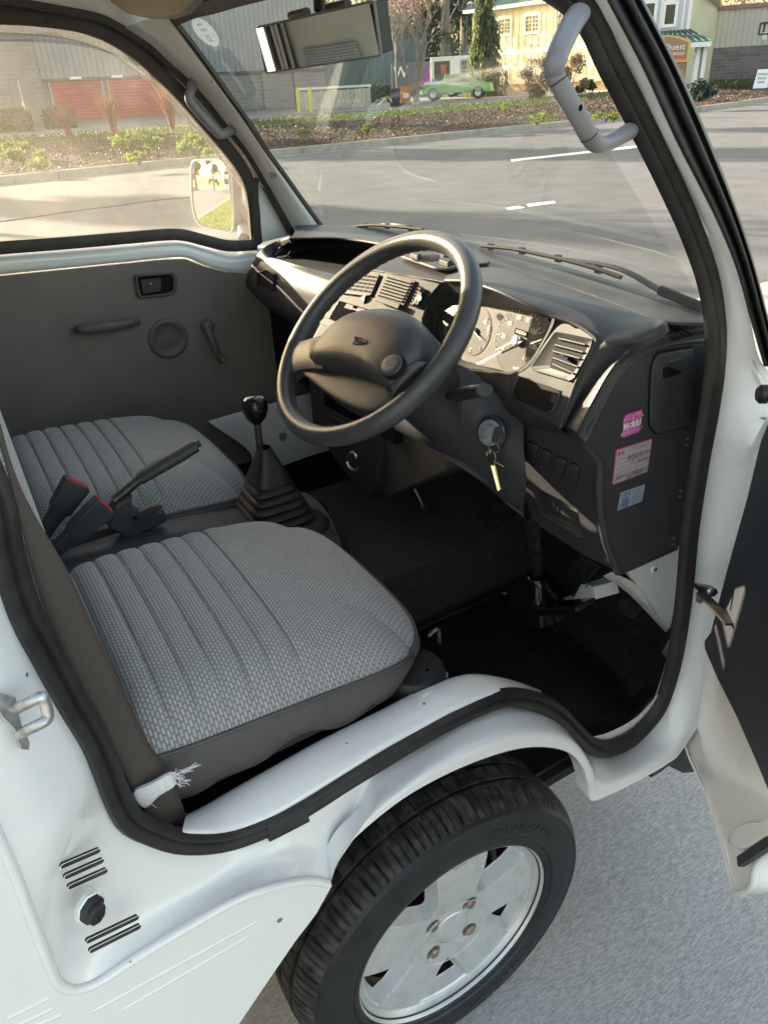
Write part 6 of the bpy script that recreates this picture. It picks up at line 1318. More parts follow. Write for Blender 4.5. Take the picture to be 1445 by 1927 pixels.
grass_g = mat('lawn_green', (0.085, 0.135, 0.030), 0.9, spec=0.2, col2=(0.050, 0.085, 0.022), vscale=1.2, detail=9, bump=0.6, bscale=60, bdist=0.03)
def flat_obj(name, pts, z, m, kind='structure'):
    b = MB(); b.poly([V(p[0], p[1], z) for p in pts], m); return tag(b.build(name, None, smooth=False), kind=kind)
flat_obj('ground', [(-400, -400), (400, -400), (400, 500), (-400, 500)], -0.02, mat('earth', (0.16, 0.15, 0.13), 0.95, var=0.2, vscale=0.3))
KX = [(-15.6, -120), (-15.9, -40), (-16.2, -14), (-16.35, -4), (-16.75, 1.3), (-17.25, 5.2), (-17.6, 9.5), (-18.1, 14), (-18.75, 19.5), (-19.9, 25.5), (-22.4, 33.3), (-27, 45), (-34, 60), (-46, 82), (-70, 120)]
ks = resample(np.array([(x, y, 0) for x, y in KX], float), 130, fine=20)
b = MB(); L1 = ks.copy(); R1 = ks.copy(); R1[:, 0] = 60; R1[:, 2] = L1[:, 2] = 0.0
b.grid([L1+V(0.05, 0, 0), lerp(L1, R1, 0.1), R1], asphalt); tag(b.build('road', None, smooth=False), kind='structure')
flat_obj('driveway', [(-2.3, -4.6), (14, -4.6), (14, 9), (-2.3, 9)], 0.004, concrete)
b = MB(); t_ = np.gradient(ks, axis=0); nn = np.stack([t_[:, 1], -t_[:, 0], 0*t_[:, 0]], 1); nn /= np.linalg.norm(nn, axis=1)[:, None]
nn *= np.sign(nn[:, :1])
b.grid([ks+V(0, 0, 0.004), ks+nn*0.34+V(0, 0, 0.004)], mat('gutter', (0.27, 0.26, 0.24), 0.9, var=0.15, vscale=5)); tag(b.build('gutter', None, smooth=False), kind='structure')
# kerb cast in sections
kroot = thing('kerb', 'pale concrete kerb along the far side of the road', 'kerb', (0, 0, 0)); kroot['kind'] = 'structure'; del kroot['label']; del kroot['category']
s_ = np.concatenate([[0], np.cumsum(np.linalg.norm(np.diff(ks, axis=0), axis=1))]); y_ = ks[:, 1]
d = np.interp(-30, y_, s_)
while d < np.interp(75, y_, s_):
    tt = np.linspace(d+0.008, d+2.95, 7); c = np.stack([np.interp(tt, s_, ks[:, k]) for k in range(3)], 1); n__ = np.stack([np.interp(tt, s_, nn[:, k]) for k in range(3)], 1); n__[:, 2] = 0; up = V(0, 0, 1)
    b = MB(); b.grid(np.stack([c+up*-0.02, c+n__*-0.02+up*0.12, c+n__*-0.035+up*0.145, c+n__*-0.06+up*0.155, c+n__*-0.17+up*0.155, c+n__*-0.175+up*0.0], 0), kerb_m)
    for e_ in (0, -1): b.poly([c[e_]+up*-0.02, c[e_]+n__[e_]*-0.02+up*0.12, c[e_]+n__[e_]*-0.06+up*0.155, c[e_]+n__[e_]*-0.17+up*0.155, c[e_]+n__[e_]*-0.175], kerb_m)
    b.build('kerb_section', kroot, angle=40); d += 2.96
# raised bank behind the kerb: bed, lawn strip, pavement
def bank(o0, o1, z0, z1, m, name, ns=4, noise=0.0, n_al=220, y0=-60, y1=100):
    q = resample(ks, n_al, fine=1); q = q[(q[:, 1] > y0) & (q[:, 1] < y1)]; g = np.gradient(q, axis=0); w = np.stack([-g[:, 1], g[:, 0], 0*g[:, 0]], 1); w /= np.linalg.norm(w, axis=1)[:, None]; w *= np.sign(-w[:, :1])*1.0
    G = []
    for k in range(ns):
        f = k/(ns-1); r = q+w*(o0+(o1-o0)*f); r[:, 2] = z0+(z1-z0)*f+ (rng.normal(0, noise, len(r)) if 0 < k < ns-1 else 0); G.append(r)
    b = MB(); b.grid(G, m); return tag(b.build(name, None), kind='structure')
bank(0.17, 7.2, 0.145, 0.36, soil, 'mulch_bed', 14, 0.035, 400)
bank(7.2, 10.2, 0.36, 0.40, grass_g, 'lawn', 6, 0.01)
bank(10.2, 12.2, 0.405, 0.415, mat('pavement_grey', (0.36, 0.36, 0.36), 0.9, var=0.08, vscale=2), 'pavement', 3)
bank(12.2, 130, 0.40, 0.41, mat('yard', (0.14, 0.135, 0.125), 0.9, var=0.2, vscale=0.7), 'yard', 4, 0.0, 200, -110, 118)
b = MB()
for q in (((960, 300), (962, 304), (1210, 277), (1205, 273)), ((950, 391), (975, 387), (988, 391), (958, 395)), ((990, 384), (1042, 378), (1046, 382), (994, 389))): b.poly([P(*p_, z=0.005) for p_ in q], lineP)
tag(b.build('road_markings', None, smooth=False), kind='structure')
b = MB(); b.tube(resample([P(*q, z=0.0) for q in ((0, 418), (60, 410), (140, 398), (220, 388), (300, 377), (380, 370))], 60)+np.c_[np.zeros(60), rng.normal(0, 0.02, 60), np.zeros(60)], 0.012, mat('tar', (0.02, 0.02, 0.02), 0.6), n=4); tag(b.build('tar_crack', None), kind='structure')

# =================================================================== FOLIAGE HELPERS
def leaf_m(name, c, tr=0.35, var=0.35):
    m = bpy.data.materials.new(name); m.use_nodes = True; N = m.node_tree.nodes; L = m.node_tree.links; N.clear(); o = N.new('ShaderNodeOutputMaterial')
    d = N.new('ShaderNodeBsdfPrincipled'); d.inputs['Roughness'].default_value = 0.6; d.inputs['Specular IOR Level'].default_value = 0.3; t = N.new('ShaderNodeBsdfTranslucent'); mx = N.new('ShaderNodeMixShader'); mx.inputs[0].default_value = tr
    g = N.new('ShaderNodeNewGeometry'); r = N.new('ShaderNodeValToRGB'); r.color_ramp.elements[0].color = (*[x*(1-var) for x in c], 1); r.color_ramp.elements[1].color = (*[min(1, x*(1+var)) for x in c], 1)
    L.new(g.outputs['Random Per Island'], r.inputs[0]); L.new(r.outputs[0], d.inputs['Base Color'])
    h = N.new('ShaderNodeHueSaturation'); h.inputs['Value'].default_value = 1.5; L.new(r.outputs[0], h.inputs['Color']); L.new(h.outputs[0], t.inputs[0])
    L.new(d.outputs[0], mx.inputs[1]); L.new(t.outputs[0], mx.inputs[2]); L.new(mx.outputs[0], o.inputs[0]); return m
lf_hedge = leaf_m('hedge_leaf', (0.060, 0.085, 0.022)); lf_lime = leaf_m('lime_leaf', (0.105, 0.150, 0.030), 0.45); lf_dark = leaf_m('fir_needles', (0.022, 0.040, 0.020), 0.2); lf_red = leaf_m('barberry_leaf', (0.34, 0.085, 0.055), 0.5); lf_weep = leaf_m('weeping_needles', (0.085, 0.105, 0.035), 0.35); lf_pale = leaf_m('pale_leaf', (0.20, 0.21, 0.12), 0.5); lf_blue = leaf_m('blue_leaf', (0.055, 0.085, 0.075), 0.3); lf_bud = leaf_m('red_bud', (0.42, 0.12, 0.14), 0.4); lf_grass = leaf_m('grass_blade', (0.070, 0.095, 0.030), 0.35); lf_tan = leaf_m('tan_twig', (0.15, 0.105, 0.075), 0.2); chip_m = leaf_m('bark_chip', (0.105, 0.076, 0.060), 0.0, 0.6)
bark = mat('bark', (0.20, 0.165, 0.135), 0.9, var=0.3, vscale=6, bump=0.5, bscale=40); bark_p = mat('pale_bark', (0.30, 0.25, 0.20), 0.9, col2=(0.17, 0.14, 0.11), vscale=9); twig_r = mat('red_twig', (0.30, 0.10, 0.07), 0.8, var=0.3, vscale=20)
def leaves(c, size, m, mb_, up=0.3, asp=0.6, dirs=None):
    """one small quad per leaf at every point of c"""
    n = len(c); d = rng.normal(0, 1, (n, 3)) if dirs is None else dirs+rng.normal(0, 0.35, (n, 3)); d[:, 2] += up; d /= np.linalg.norm(d, axis=1)[:, None]
    s = np.cross(d, rng.normal(0, 1, (n, 3))); s /= np.linalg.norm(s, axis=1)[:, None]+1e-9
    L_ = (size*rng.uniform(0.6, 1.3, n))[:, None]; w = L_*asp*0.5
    v = np.stack([c, c+d*L_*0.5+s*w, c+d*L_, c+d*L_*0.5-s*w], 1).reshape(-1, 3)
    b0 = mb_.n; mb_.v.append(v); mb_.n += len(v); k = mb_.m(m); mb_.f += [(b0+4*i, b0+4*i+1, b0+4*i+2, b0+4*i+3) for i in range(n)]; mb_.mi += [k]*n
def blob(n, c, r, p=0.5, clump=0):
    d = rng.normal(0, 1, (n, 3)); d /= np.linalg.norm(d, axis=1)[:, None]; q = d*(rng.uniform(0, 1, n)**p)[:, None]*np.array(r)
    if clump:
        cc = rng.normal(0, 1, (clump, 3)); cc /= np.linalg.norm(cc, axis=1)[:, None]; cc *= (rng.uniform(0.3, 1, clump)**0.5)[:, None]*np.array(r)
        i = rng.integers(0, clump, n); q = cc[i]+d*(rng.uniform(0, 1, n)**0.5)[:, None]*np.array(r)*0.30
    return np.array(c)+q
def GPz(px, py, z=0.35): return P(px, py, z=z)
def pxm(p): return float(np.dot(np.array(p)-CAM, AF)/FOC)            # metres per picture pixel at p
def shrub(name, label, cat, px, py, wpx, hpx, m, size, n, z=0.33, group=None, box=False, clump=0, up=0.3, dirs=None, asp=0.6):
    c = GPz(px, py, z); k = pxm(c); w, h = wpx*k/2, hpx*k*1.02; t = thing(name, label, cat, c, group); b_ = MB()
    if box:
        q = rng.uniform(-1, 1, (n, 3)); ax = rng.integers(0, 3, n); sg = rng.choice([-1, 1], n); q[np.arange(n), ax] = sg*rng.uniform(0.82, 1.02, n); q = np.sign(q)*np.abs(q)
        rr_ = (np.abs(q)**5).sum(1)**(1/5); q = q/rr_[:, None]*rng.uniform(0.90, 1.02, n)[:, None]
        q = q*V(w, w*0.8, h/2)+V(0, 0, h/2); q += rng.normal(0, 0.03*h, (n, 3))
    else: q = blob(n, (0, 0, h*0.5), (w, w, h*0.5), 0.4, clump)
    q[:, 2] = np.abs(q[:, 2]); leaves(c+q, size, m, b_, up, asp, dirs); o = b_.build('foliage', t, smooth=False)
    b2 = MB()
    for i in range(5): e_ = c+V(rng.normal(0, w*0.4), rng.normal(0, w*0.4), h*0.6); b2.tube([c+V(0, 0, -0.05), (c+e_)/2+V(0, 0, h*0.1), e_], [0.02, 0.008], bark, n=5, N=5, prof=[(1, 0), (0, 1), (-1, 0), (0, -1)])
    b2.build('stem', t); return t
shrub('hedge', 'low clipped round hedge near the dark block tower, left of the barberries', 'hedge', 33, 252, 66, 36, lf_hedge, 0.14, 3200, group='clipped hedges by the storage doors', box=True)
shrub('hedge', 'small clipped hedge half behind the first reddish twiggy bush', 'hedge', 118, 245, 58, 34, lf_hedge, 0.14, 2400, group='clipped hedges by the storage doors', box=True)
shrub('hedge', 'dark clipped hedge below the rear-view mirror beside the trash bin', 'hedge', 708, 196, 50, 30, lf_hedge, 0.16, 2200, box=True)
shrub('hedge', 'clipped hedge at the foot of the storage sign', 'hedge', 1312, 151, 54, 26, lf_hedge, 0.16, 2600, group='hedges by the storage sign', box=True)
shrub('hedge', 'shorter clipped hedge right of the one under the sign', 'hedge', 1343, 149, 32, 18, lf_hedge, 0.16, 1800, group='hedges by the storage sign', box=True)
shrub('bush', 'loose dark bush behind the bare tree trunk on the right', 'bush', 1382, 146, 62, 36, leaf_m('olive_leaf', (0.065, 0.060, 0.028)), 0.2, 2200, clump=16)
shrub('bush', 'bluish low bush in the mulch beside the driver pillar', 'bush', 1308, 192, 62, 34, lf_blue, 0.14, 2400, clump=14)
shrub('bush', 'brown twiggy round bush seen past the driver grab handle', 'bush', 1012, 190, 66, 66, lf_tan, 0.22, 2600, clump=22, up=1.2, asp=0.18)
shrub('bush', 'brown bare bush behind the driver grab handle', 'bush', 1072, 180, 60, 62, lf_tan, 0.22, 2200, clump=20, up=1.2, asp=0.18)
shrub('bush', 'small green bush between the two brown bushes', 'bush', 1100, 178, 34, 34, lf_hedge, 0.16, 1000, clump=9)
def barberry(px, py, wpx, hpx, label):
    c = GPz(px, py, 0.34); k = pxm(c); w, h = wpx*k/2, hpx*k; t = thing('barberry_shrub', label, 'shrub', c, 'reddish barberry shrubs in the bed'); b_ = MB(); b2 = MB(); pts, dr = [], []
    for i in range(190):
        a = rng.uniform(0, 2*np.pi); sp = rng.uniform(0.05, 1)**0.55; e_ = c+V(math.cos(a)*w*sp, math.sin(a)*w*sp, h*rng.uniform(0.72, 1.0)*(1-0.28*sp*sp)); m1 = c+(e_-c)*0.5+V(-math.cos(a)*w*sp*0.22, -math.sin(a)*w*sp*0.22, h*0.06); q = cr([c+V(math.cos(a)*0.06, math.sin(a)*0.06, -0.04), m1, e_], 8)
        b_.tube(q, [0.011, 0.007, 0.003], twig_r, n=3, prof=[(1, 0), (-0.5, 0.87), (-0.5, -0.87)])
        for j in range(13): f = rng.uniform(0.35, 1.05); p_ = q[0]+(q[-1]-q[0])*f*0+cr(q, 40)[min(39, int(f*38))]; pts.append(p_+rng.normal(0, 0.025, 3)); dr.append(nrm(q[-1]-q[3]))
    b_.build('branches', t); leaves(np.array(pts), 0.12, lf_red, b2, 0.3, 0.5, np.array(dr)*0.5); b2.build('foliage', t, smooth=False)
barberry(132, 262, 62, 62, 'smallest reddish barberry shrub, by the clipped hedge'); barberry(218, 260, 76, 92, 'middle reddish barberry shrub in front of the red roller doors'); barberry(326, 248, 82, 96, 'tallest reddish barberry shrub, beside the passenger window frame')
for i, (px, py, w, h, lb) in enumerate(((58, 276, 44, 30, 'lime leafy clump below the round hedge'), (250, 290, 100, 34, 'wide mat of lime leaves below the middle barberry'), (375, 296, 86, 32, 'lime grassy clump above the passenger mirror'), (262, 306, 46, 14, 'low lime tuft close to the kerb under the wide mat'), (44, 306, 46, 34, 'spiky lime clump near the kerb at the left edge'), (75, 316, 38, 14, 'small lime tuft beside the spiky clump'), (82, 303, 30, 16, 'tiny lime tuft right of the spiky clump'), (14, 300, 36, 26, 'lime clump at the left edge of the window'), (690, 250, 26, 12, 'weedy green clump in the mulch left of the windshield smear'), (575, 258, 22, 12, 'green weed clump near the passenger pillar'), (1010, 231, 62, 14, 'low bright grass tuft at the kerb seen through the windshield'), (1140, 226, 50, 12, 'green tuft by the kerb under the driver grab handle'), (950, 212, 20, 16, 'small weed in the mulch below the cream building'), (838, 206, 22, 14, 'small weed in the mulch below the green pickup'), (1275, 204, 40, 12, 'green tuft by the kerb right of the driver pillar'))):
    shrub('ground_cover_plant', lb, 'plant', px, py, w, h, lf_lime, 0.095, int(60+w*h*0.26), z=0.22 if py > 285 else 0.30, clump=10, up=0.9, group='bright green plants in the mulch bed', asp=0.4)
# mulch chips and grass blades: nobody could count them
def scatter(name, polyp, n, size, m, z, up, asp, zr_=0.02):
    pts = []; a = np.array([GPz(*q, z)[:2] for q in polyp]); lo, hi = a.min(0), a.max(0)
    u = rng.uniform(0, 1, (n, 2)); q4 = [GPz(*q, z) for q in polyp]; c = (1-u[:, :1])*(1-u[:, 1:])*q4[0]+u[:, :1]*(1-u[:, 1:])*q4[1]+u[:, :1]*u[:, 1:]*q4[2]+(1-u[:, :1])*u[:, 1:]*q4[3]
    c[:, 2] += rng.uniform(-0.01, zr_, n); b_ = MB(); leaves(c, size, m, b_, up, asp); tag(b_.build(name, None, smooth=False), kind='stuff')
def kofs(n, o0, o1, y0, y1):
    y = rng.uniform(y0, y1, n); x = np.interp(y, ks[:, 1], ks[:, 0]); f = rng.uniform(0, 1, n); o = o0+(o1-o0)*f; return np.stack([x-o, y, 0.145+(o-0.17)/7.03*0.215], 1)
b_ = MB(); q = kofs(26000, 0.3, 7.1, -2, 40); q[:, 2] += rng.uniform(0.0, 0.05, len(q)); leaves(q, 0.065, chip_m, b_, 0.05, 0.5); tag(b_.build('bark_mulch', None, smooth=False), kind='stuff')
b_ = MB(); q = kofs(20000, 7.3, 10.2, -3, 45); leaves(q, 0.11, lf_grass, b_, 1.6, 0.22); tag(b_.build('lawn_grass', None, smooth=False), kind='stuff')
b_ = MB(); q = np.stack([rng.uniform(0, 1, 7000), rng.uniform(0, 1, 7000), np.zeros(7000)], 1); cA, cB, cC, cD = GPz(1330, 168, .34), GPz(1470, 160, .34), GPz(1470, 140, .42), GPz(1345, 150, .42)
q = (1-q[:, :1])*(1-q[:, 1:2])*cA+q[:, :1]*(1-q[:, 1:2])*cB+q[:, :1]*q[:, 1:2]*cC+(1-q[:, :1])*q[:, 1:2]*cD; leaves(q, 0.25, lf_grass, b_, 1.4, 0.25); tag(b_.build('tall_grass', None, smooth=False), kind='stuff')

# =================================================================== TREES
def branch(b_, p, d, L_, r, depth, m, tips, spread=0.55, up=0.25):
    n = 5; q = [np.array(p)]; dd = nrm(d)
    for i in range(n): dd = nrm(dd+rng.normal(0, 0.10, 3)+V(0, 0, 0.03)); q.append(q[-1]+dd*L_/n)
    b_.tube(np.array(q), [r, r*0.62], m, n=6 if r > 0.03 else 4, N=None, prof=[(math.cos(t_), math.sin(t_)) for t_ in np.linspace(0, 2*np.pi, 6 if r > 0.03 else 4, endpoint=False)])
    if depth == 0: tips.append((q[-1], dd)); tips.append((q[3], dd)); return
    for k in range(3 if depth > 1 else 2):
        e_ = nrm(dd+rng.normal(0, spread, 3)+V(0, 0, up)); branch(b_, q[-1] if k < 2 else q[3], e_, L_*rng.uniform(0.55, 0.8), r*rng.uniform(0.5, 0.65), depth-1, m, tips, spread, up)
def bare_tree(name, label, px, py, z, trunks, m, depth, leaf=None, lsize=0.15, nleaf=3, group=None, at_=None):
    c = GPz(px, py, z) if at_ is None else np.array(at_, float); t = thing(name, label, 'tree', c, group); b_ = MB(); tips = []
    for (dx, h, r, lean) in trunks:
        p0 = c+V(0, 0, -0.1); top_ = c+AR*V(1, 1, 0)*dx*0.0+V(0, 0, 0)
        h_ = nrm(V(AR[0], AR[1], 0)); top_ = c+h_*dx+V(0, 0, h); q = cr([p0, lerp(p0, top_, 0.5)+rng.normal(0, 0.05, 3), top_], 10); b_.tube(q, [r, r*0.6], m, n=10, prof=[(math.cos(t_), math.sin(t_)) for t_ in np.linspace(0, 2*np.pi, 10, endpoint=False)])
        for k in range(4): branch(b_, q[-1] if k < 2 else q[5+k], nrm(nrm(top_-p0)+rng.normal(0, 0.45, 3)+V(0, 0, 0.2)), h*0.62, r*0.5, depth, m, tips)
    b_.build('trunk', t, smooth=True)
    if leaf is not None:
        b2 = MB(); pts = np.concatenate([p_+rng.normal(0, 0.22, (nleaf, 3)) for p_, d_ in tips]); leaves(pts, lsize, leaf, b2, 0.2); b2.build('crown', t, smooth=False)
    return t
bare_tree('bare_tree', 'bare pale tree rising from the grass on the right beside the metal sided store', 1395, 147, 0.40, [(0.25, 2.7, 0.17, 0)], bark_p, 3)
bare_tree('budding_tree', 'multi-stemmed tree with red buds in front of the green pickup', 784, 192, 0.38, [(-0.8, 3.0, 0.11, 0), (0.1, 3.3, 0.14, 0), (0.6, 2.8, 0.10, 0)], bark_p, 3, lf_bud, 0.12, 3)
bare_tree('bare_tree', 'thin bare tree left of the budding tree by the trash bin', 752, 190, 0.38, [(-0.1, 3.2, 0.10, 0)], bark, 3, lf_pale, 0.14, 2)
bare_tree('sapling', 'thin bare sapling before the cream wall beside the grab handle', 1036, 176, 0.38, [(0.1, 4.4, 0.06, 0)], bark, 2)
def conifer(label, px, py, z, h, w, leaf, n, name='conifer', droop=0.0, at_=None, size=0.4, group=None, core=True):
    c = GPz(px, py, z) if at_ is None else np.array(at_, float); t = thing(name, label, 'tree', c, group); b_ = MB(); b_.tube([c+V(0, 0, -0.1), c+V(0.05, 0, h*0.5), c+V(0, 0, h*0.98)], [h*0.022, h*0.012, 0.02], bark, N=10, n=8, prof=[(math.cos(t_), math.sin(t_)) for t_ in np.linspace(0, 2*np.pi, 8, endpoint=False)])
    pts, dr = [], []
    nb = max(30, n//70)
    for i in range(nb):
        f = rng.uniform(0.10, 1.0); a = rng.uniform(0, 2*np.pi); L_ = w*(1-f)**0.75*rng.uniform(0.6, 1.1)+0.1; s0 = c+V(0, 0, h*f); e_ = s0+V(math.cos(a)*L_, math.sin(a)*L_, -L_*(0.25+droop)); q = cr([s0, lerp(s0, e_, 0.55)+V(0, 0, L_*0.10), e_], 12); b_.tube(q[::3], [0.03, 0.008], bark, n=3, prof=[(1, 0), (-0.5, 0.87), (-0.5, -0.87)])
        k = n//nb; ff = rng.uniform(0.12, 1, k); p_ = np.stack([np.interp(ff, np.linspace(0, 1, 12), q[:, j]) for j in range(3)], 1)+rng.normal(0, 0.10+0.04*L_, (k, 3)); 
        if droop: p_[:, 2] -= rng.uniform(0, 0.9, k)*droop*1.6
        pts.append(p_); dr.append(np.tile(V(math.cos(a)*0.5, math.sin(a)*0.5, -0.4-droop*2), (k, 1)))
    b_.build('trunk', t); b2 = MB(); leaves(np.concatenate(pts), size, leaf, b2, 0.0, 0.28, np.concatenate(dr)); b2.build('crown', t, smooth=False); return t
conifer('weeping olive-green conifer standing at the left corner of the cream building', 910, 182, 0.40, 6.6, 1.55, lf_weep, 9000, 'weeping_conifer', droop=0.7, size=0.34)
def at_px(px, dist, z=0.4):                  # a spot on the ground plan, dist metres out along the sight line
    d = ray(px, 150); d = nrm(V(d[0], d[1], 0)); return V(CAM[0]+d[0]*dist, CAM[1]+d[1]*dist, z)
for i, (px, dist, h, w) in enumerate(((800, 95, 22, 5.5), (838, 88, 26, 6), (872, 100, 24, 6), (905, 110, 25, 6), (765, 120, 24, 6))):
    conifer(['dark fir behind the budding tree', 'tall dark fir straight above the green pickup', 'dark fir left of the cream building roof', 'dark fir behind the weeping conifer', 'dark fir farthest left behind the teal shed'][i], 0, 0, 0, h, w, lf_dark, 5200, 'fir_tree', at_=at_px(px, dist), size=0.9, group='firs behind the yard')
for i, (px, dist, h, r) in enumerate(((560, 75, 13, 3.4), (625, 82, 15, 4.2), (690, 88, 15, 4.2), (735, 78, 11, 2.8), (520, 90, 14, 3.6))):
    c = at_px(px, dist); t = thing('leafing_tree', ['pale leafing tree behind the corrugated roof', 'pale leafing tree above the rear-view mirror', 'pale leafing tree over the teal shed', 'small pale tree at the right end of the teal shed', 'pale leafing tree near the oval label'][i], 'tree', c, 'pale leafing trees behind the sheds'); b_ = MB(); tips = []
    b_.tube([c, c+V(0.1, 0, h*0.4)], [0.22, 0.15], bark, n=8, N=5, prof=[(math.cos(t_), math.sin(t_)) for t_ in np.linspace(0, 2*np.pi, 8, endpoint=False)])
    for k in range(5): branch(b_, c+V(0, 0, h*0.32), nrm(rng.normal(0, 0.5, 3)+V(0, 0, 1.0)), h*0.26, 0.10, 2, bark, tips)
    b_.build('trunk', t); b2 = MB(); leaves(blob(4200, c+V(0, 0, h*0.66), (r, r, h*0.36), 0.4, 60), 0.30, lf_pale, b2, 0.0); b2.build('crown', t, smooth=False)
for i, (px, dist, h, r) in enumerate(((1330, 110, 15, 4), (1375, 120, 17, 5), (1425, 115, 16, 5))):
    c = at_px(px, dist); t = thing('brown_tree', ['brown treetop left over the metal sided roof', 'brown treetop behind the bare pale tree', 'brown treetop over the right end of the metal sided roof'][i], 'tree', c, 'brown trees behind the storage roof'); b_ = MB(); tips = []; b_.tube([c, c+V(0, 0, h*0.5)], 0.25, bark, n=8); b_.build('trunk', t); b2 = MB(); leaves(blob(3600, c+V(0, 0, h*0.62), (r, r, h*0.42), 0.5, 60), 0.35, leaf_m('brown_leaf', (0.15, 0.12, 0.07), 0.4), b2, 0.2, 0.4); b2.build('crown', t, smooth=False)

# =================================================================== BUILDINGS
cmu = mat('block_wall', (0.26, 0.235, 0.215), 0.9); N_, L_, b_ = nodes_of(cmu)
def brick_into(m, c1, c2, mo, w, h, axes=('Y', 'Z')):
    N_, L_, b_ = nodes_of(m); tc = N_.new('ShaderNodeTexCoord'); sp = N_.new('ShaderNodeSeparateXYZ'); cb = N_.new('ShaderNodeCombineXYZ'); L_.new(tc.outputs['Object'], sp.inputs[0]); L_.new(sp.outputs[axes[0]], cb.inputs[0]); L_.new(sp.outputs[axes[1]], cb.inputs[1])
    br = N_.new('ShaderNodeTexBrick'); br.inputs['Scale'].default_value = 1; br.inputs['Brick Width'].default_value = w; br.inputs['Row Height'].default_value = h; br.inputs['Mortar Size'].default_value = 0.012; br.inputs['Color1'].default_value = (*c1, 1); br.inputs['Color2'].default_value = (*c2, 1); br.inputs['Mortar'].default_value = (*mo, 1)
    L_.new(cb.outputs[0], br.inputs['Vector']); L_.new(br.outputs['Color'], b_.inputs['Base Color']); bp = N_.new('ShaderNodeBump'); bp.inputs['Strength'].default_value = 0.6; bp.inputs['Distance'].default_value = 0.01; bp.invert = True; L_.new(br.outputs['Fac'], bp.inputs['Height']); L_.new(bp.outputs[0], b_.inputs['Normal'])
brick_into(cmu, (0.24, 0.215, 0.195), (0.20, 0.18, 0.165), (0.30, 0.28, 0.26), 0.42, 0.21)
cmu_p = mat('split_block', (0.2, 0.17, 0.17), 0.9); brick_into(cmu_p, (0.22, 0.18, 0.18), (0.15, 0.125, 0.13), (0.25, 0.22, 0.22), 0.42, 0.21)
metal_g = mat('grey_siding', (0.24, 0.245, 0.25), 0.5, var=0.08, vscale=0.6); metal_c = mat('cream_siding', (0.52, 0.50, 0.43), 0.5, var=0.05, vscale=0.6); creamw = mat('cream_board', (0.62, 0.56, 0.38), 0.7, var=0.06, vscale=0.8); creamt = mat('cream_trim', (0.78, 0.74, 0.60), 0.6); greyw = mat('pale_grey_board', (0.52, 0.54, 0.58), 0.7, var=0.05, vscale=0.8); whitet = mat('white_trim', (0.78, 0.78, 0.76), 0.6); roofg = mat('green_metal_roof', (0.035, 0.085, 0.075), 0.45, var=0.15, vscale=0.8); red_d = mat('red_roller_door', (0.42, 0.055, 0.06), 0.5, var=0.10, vscale=0.9); teal = mat('teal_siding', (0.085, 0.135, 0.135), 0.6, var=0.1, vscale=0.5); brown_s = mat('brown_stone', (0.30, 0.20, 0.13), 0.9, var=0.3, vscale=3)
def fr(o, u, n): return (np.array(o, float), nrm(u), V(0, 0, 1.0), nrm(n))
def pbox(b_, F, u0, u1, z0, z1, d0, d1, m):
    o, u, w, n = F; q = [o+u*a+w*c+n*e_ for a in (u0, u1) for c in (z0, z1) for e_ in (d0, d1)]; b_.add(q, [(0, 1, 3, 2), (4, 6, 7, 5), (0, 4, 5, 1), (2, 3, 7, 6), (0, 2, 6, 4), (1, 5, 7, 3)], m)
def corr(b_, F, u0, u1, z0, z1, pitch, dep, m, d0=0.0, horiz=False):
    o, u, w, n = F; a0, a1 = (z0, z1) if horiz else (u0, u1); k = max(2, int((a1-a0)/pitch)); G = []
    for i in range(k+1):
        for f, h in ((0.0, 0), (0.28, 0), (0.40, dep), (0.85, dep), (0.97, 0)):
            a = a0+(i+f)*pitch
            if a > a1: break
            p_ = (lambda t_: o+u*t_+w*a+n*(d0+h)) if horiz else (lambda t_: o+u*a+w*t_+n*(d0+h)); G.append([p_(u0), p_(u1)] if horiz else [p_(z0), p_(z1)])
    b_.grid(G, m)
def win(par, F, u0, u1, z0, z1, cols, rows, trim, tw=0.12, mun=None):
    b_ = MB(); pbox(b_, F, u0-tw, u0, z0-tw, z1+tw, 0.0, 0.07, trim); pbox(b_, F, u1, u1+tw, z0-tw, z1+tw, 0.0, 0.07, trim); pbox(b_, F, u0, u1, z1, z1+tw*1.3, 0.0, 0.075, trim); pbox(b_, F, u0, u1, z0-tw, z0, 0.0, 0.08, trim); w = b_.build('window', par, smooth=False)
    b_ = MB(); pbox(b_, F, u0, u1, z0, z1, 0.004, 0.012, window_g); b_.build('pane', w, smooth=False); b_ = MB(); mm = mun or trim
    for i in range(1, cols): a = u0+(u1-u0)*i/cols; t_ = 0.05 if i*2 == cols else 0.022; pbox(b_, F, a-t_/2, a+t_/2, z0, z1, 0.012, 0.035, mm)
    for i in range(1, rows): a = z0+(z1-z0)*i/rows; pbox(b_, F, u0, u1, a-0.012, a+0.012, 0.013, 0.03, mm)
    if cols > 1 or rows > 1: b_.build('muntins', w, smooth=False)
    return w
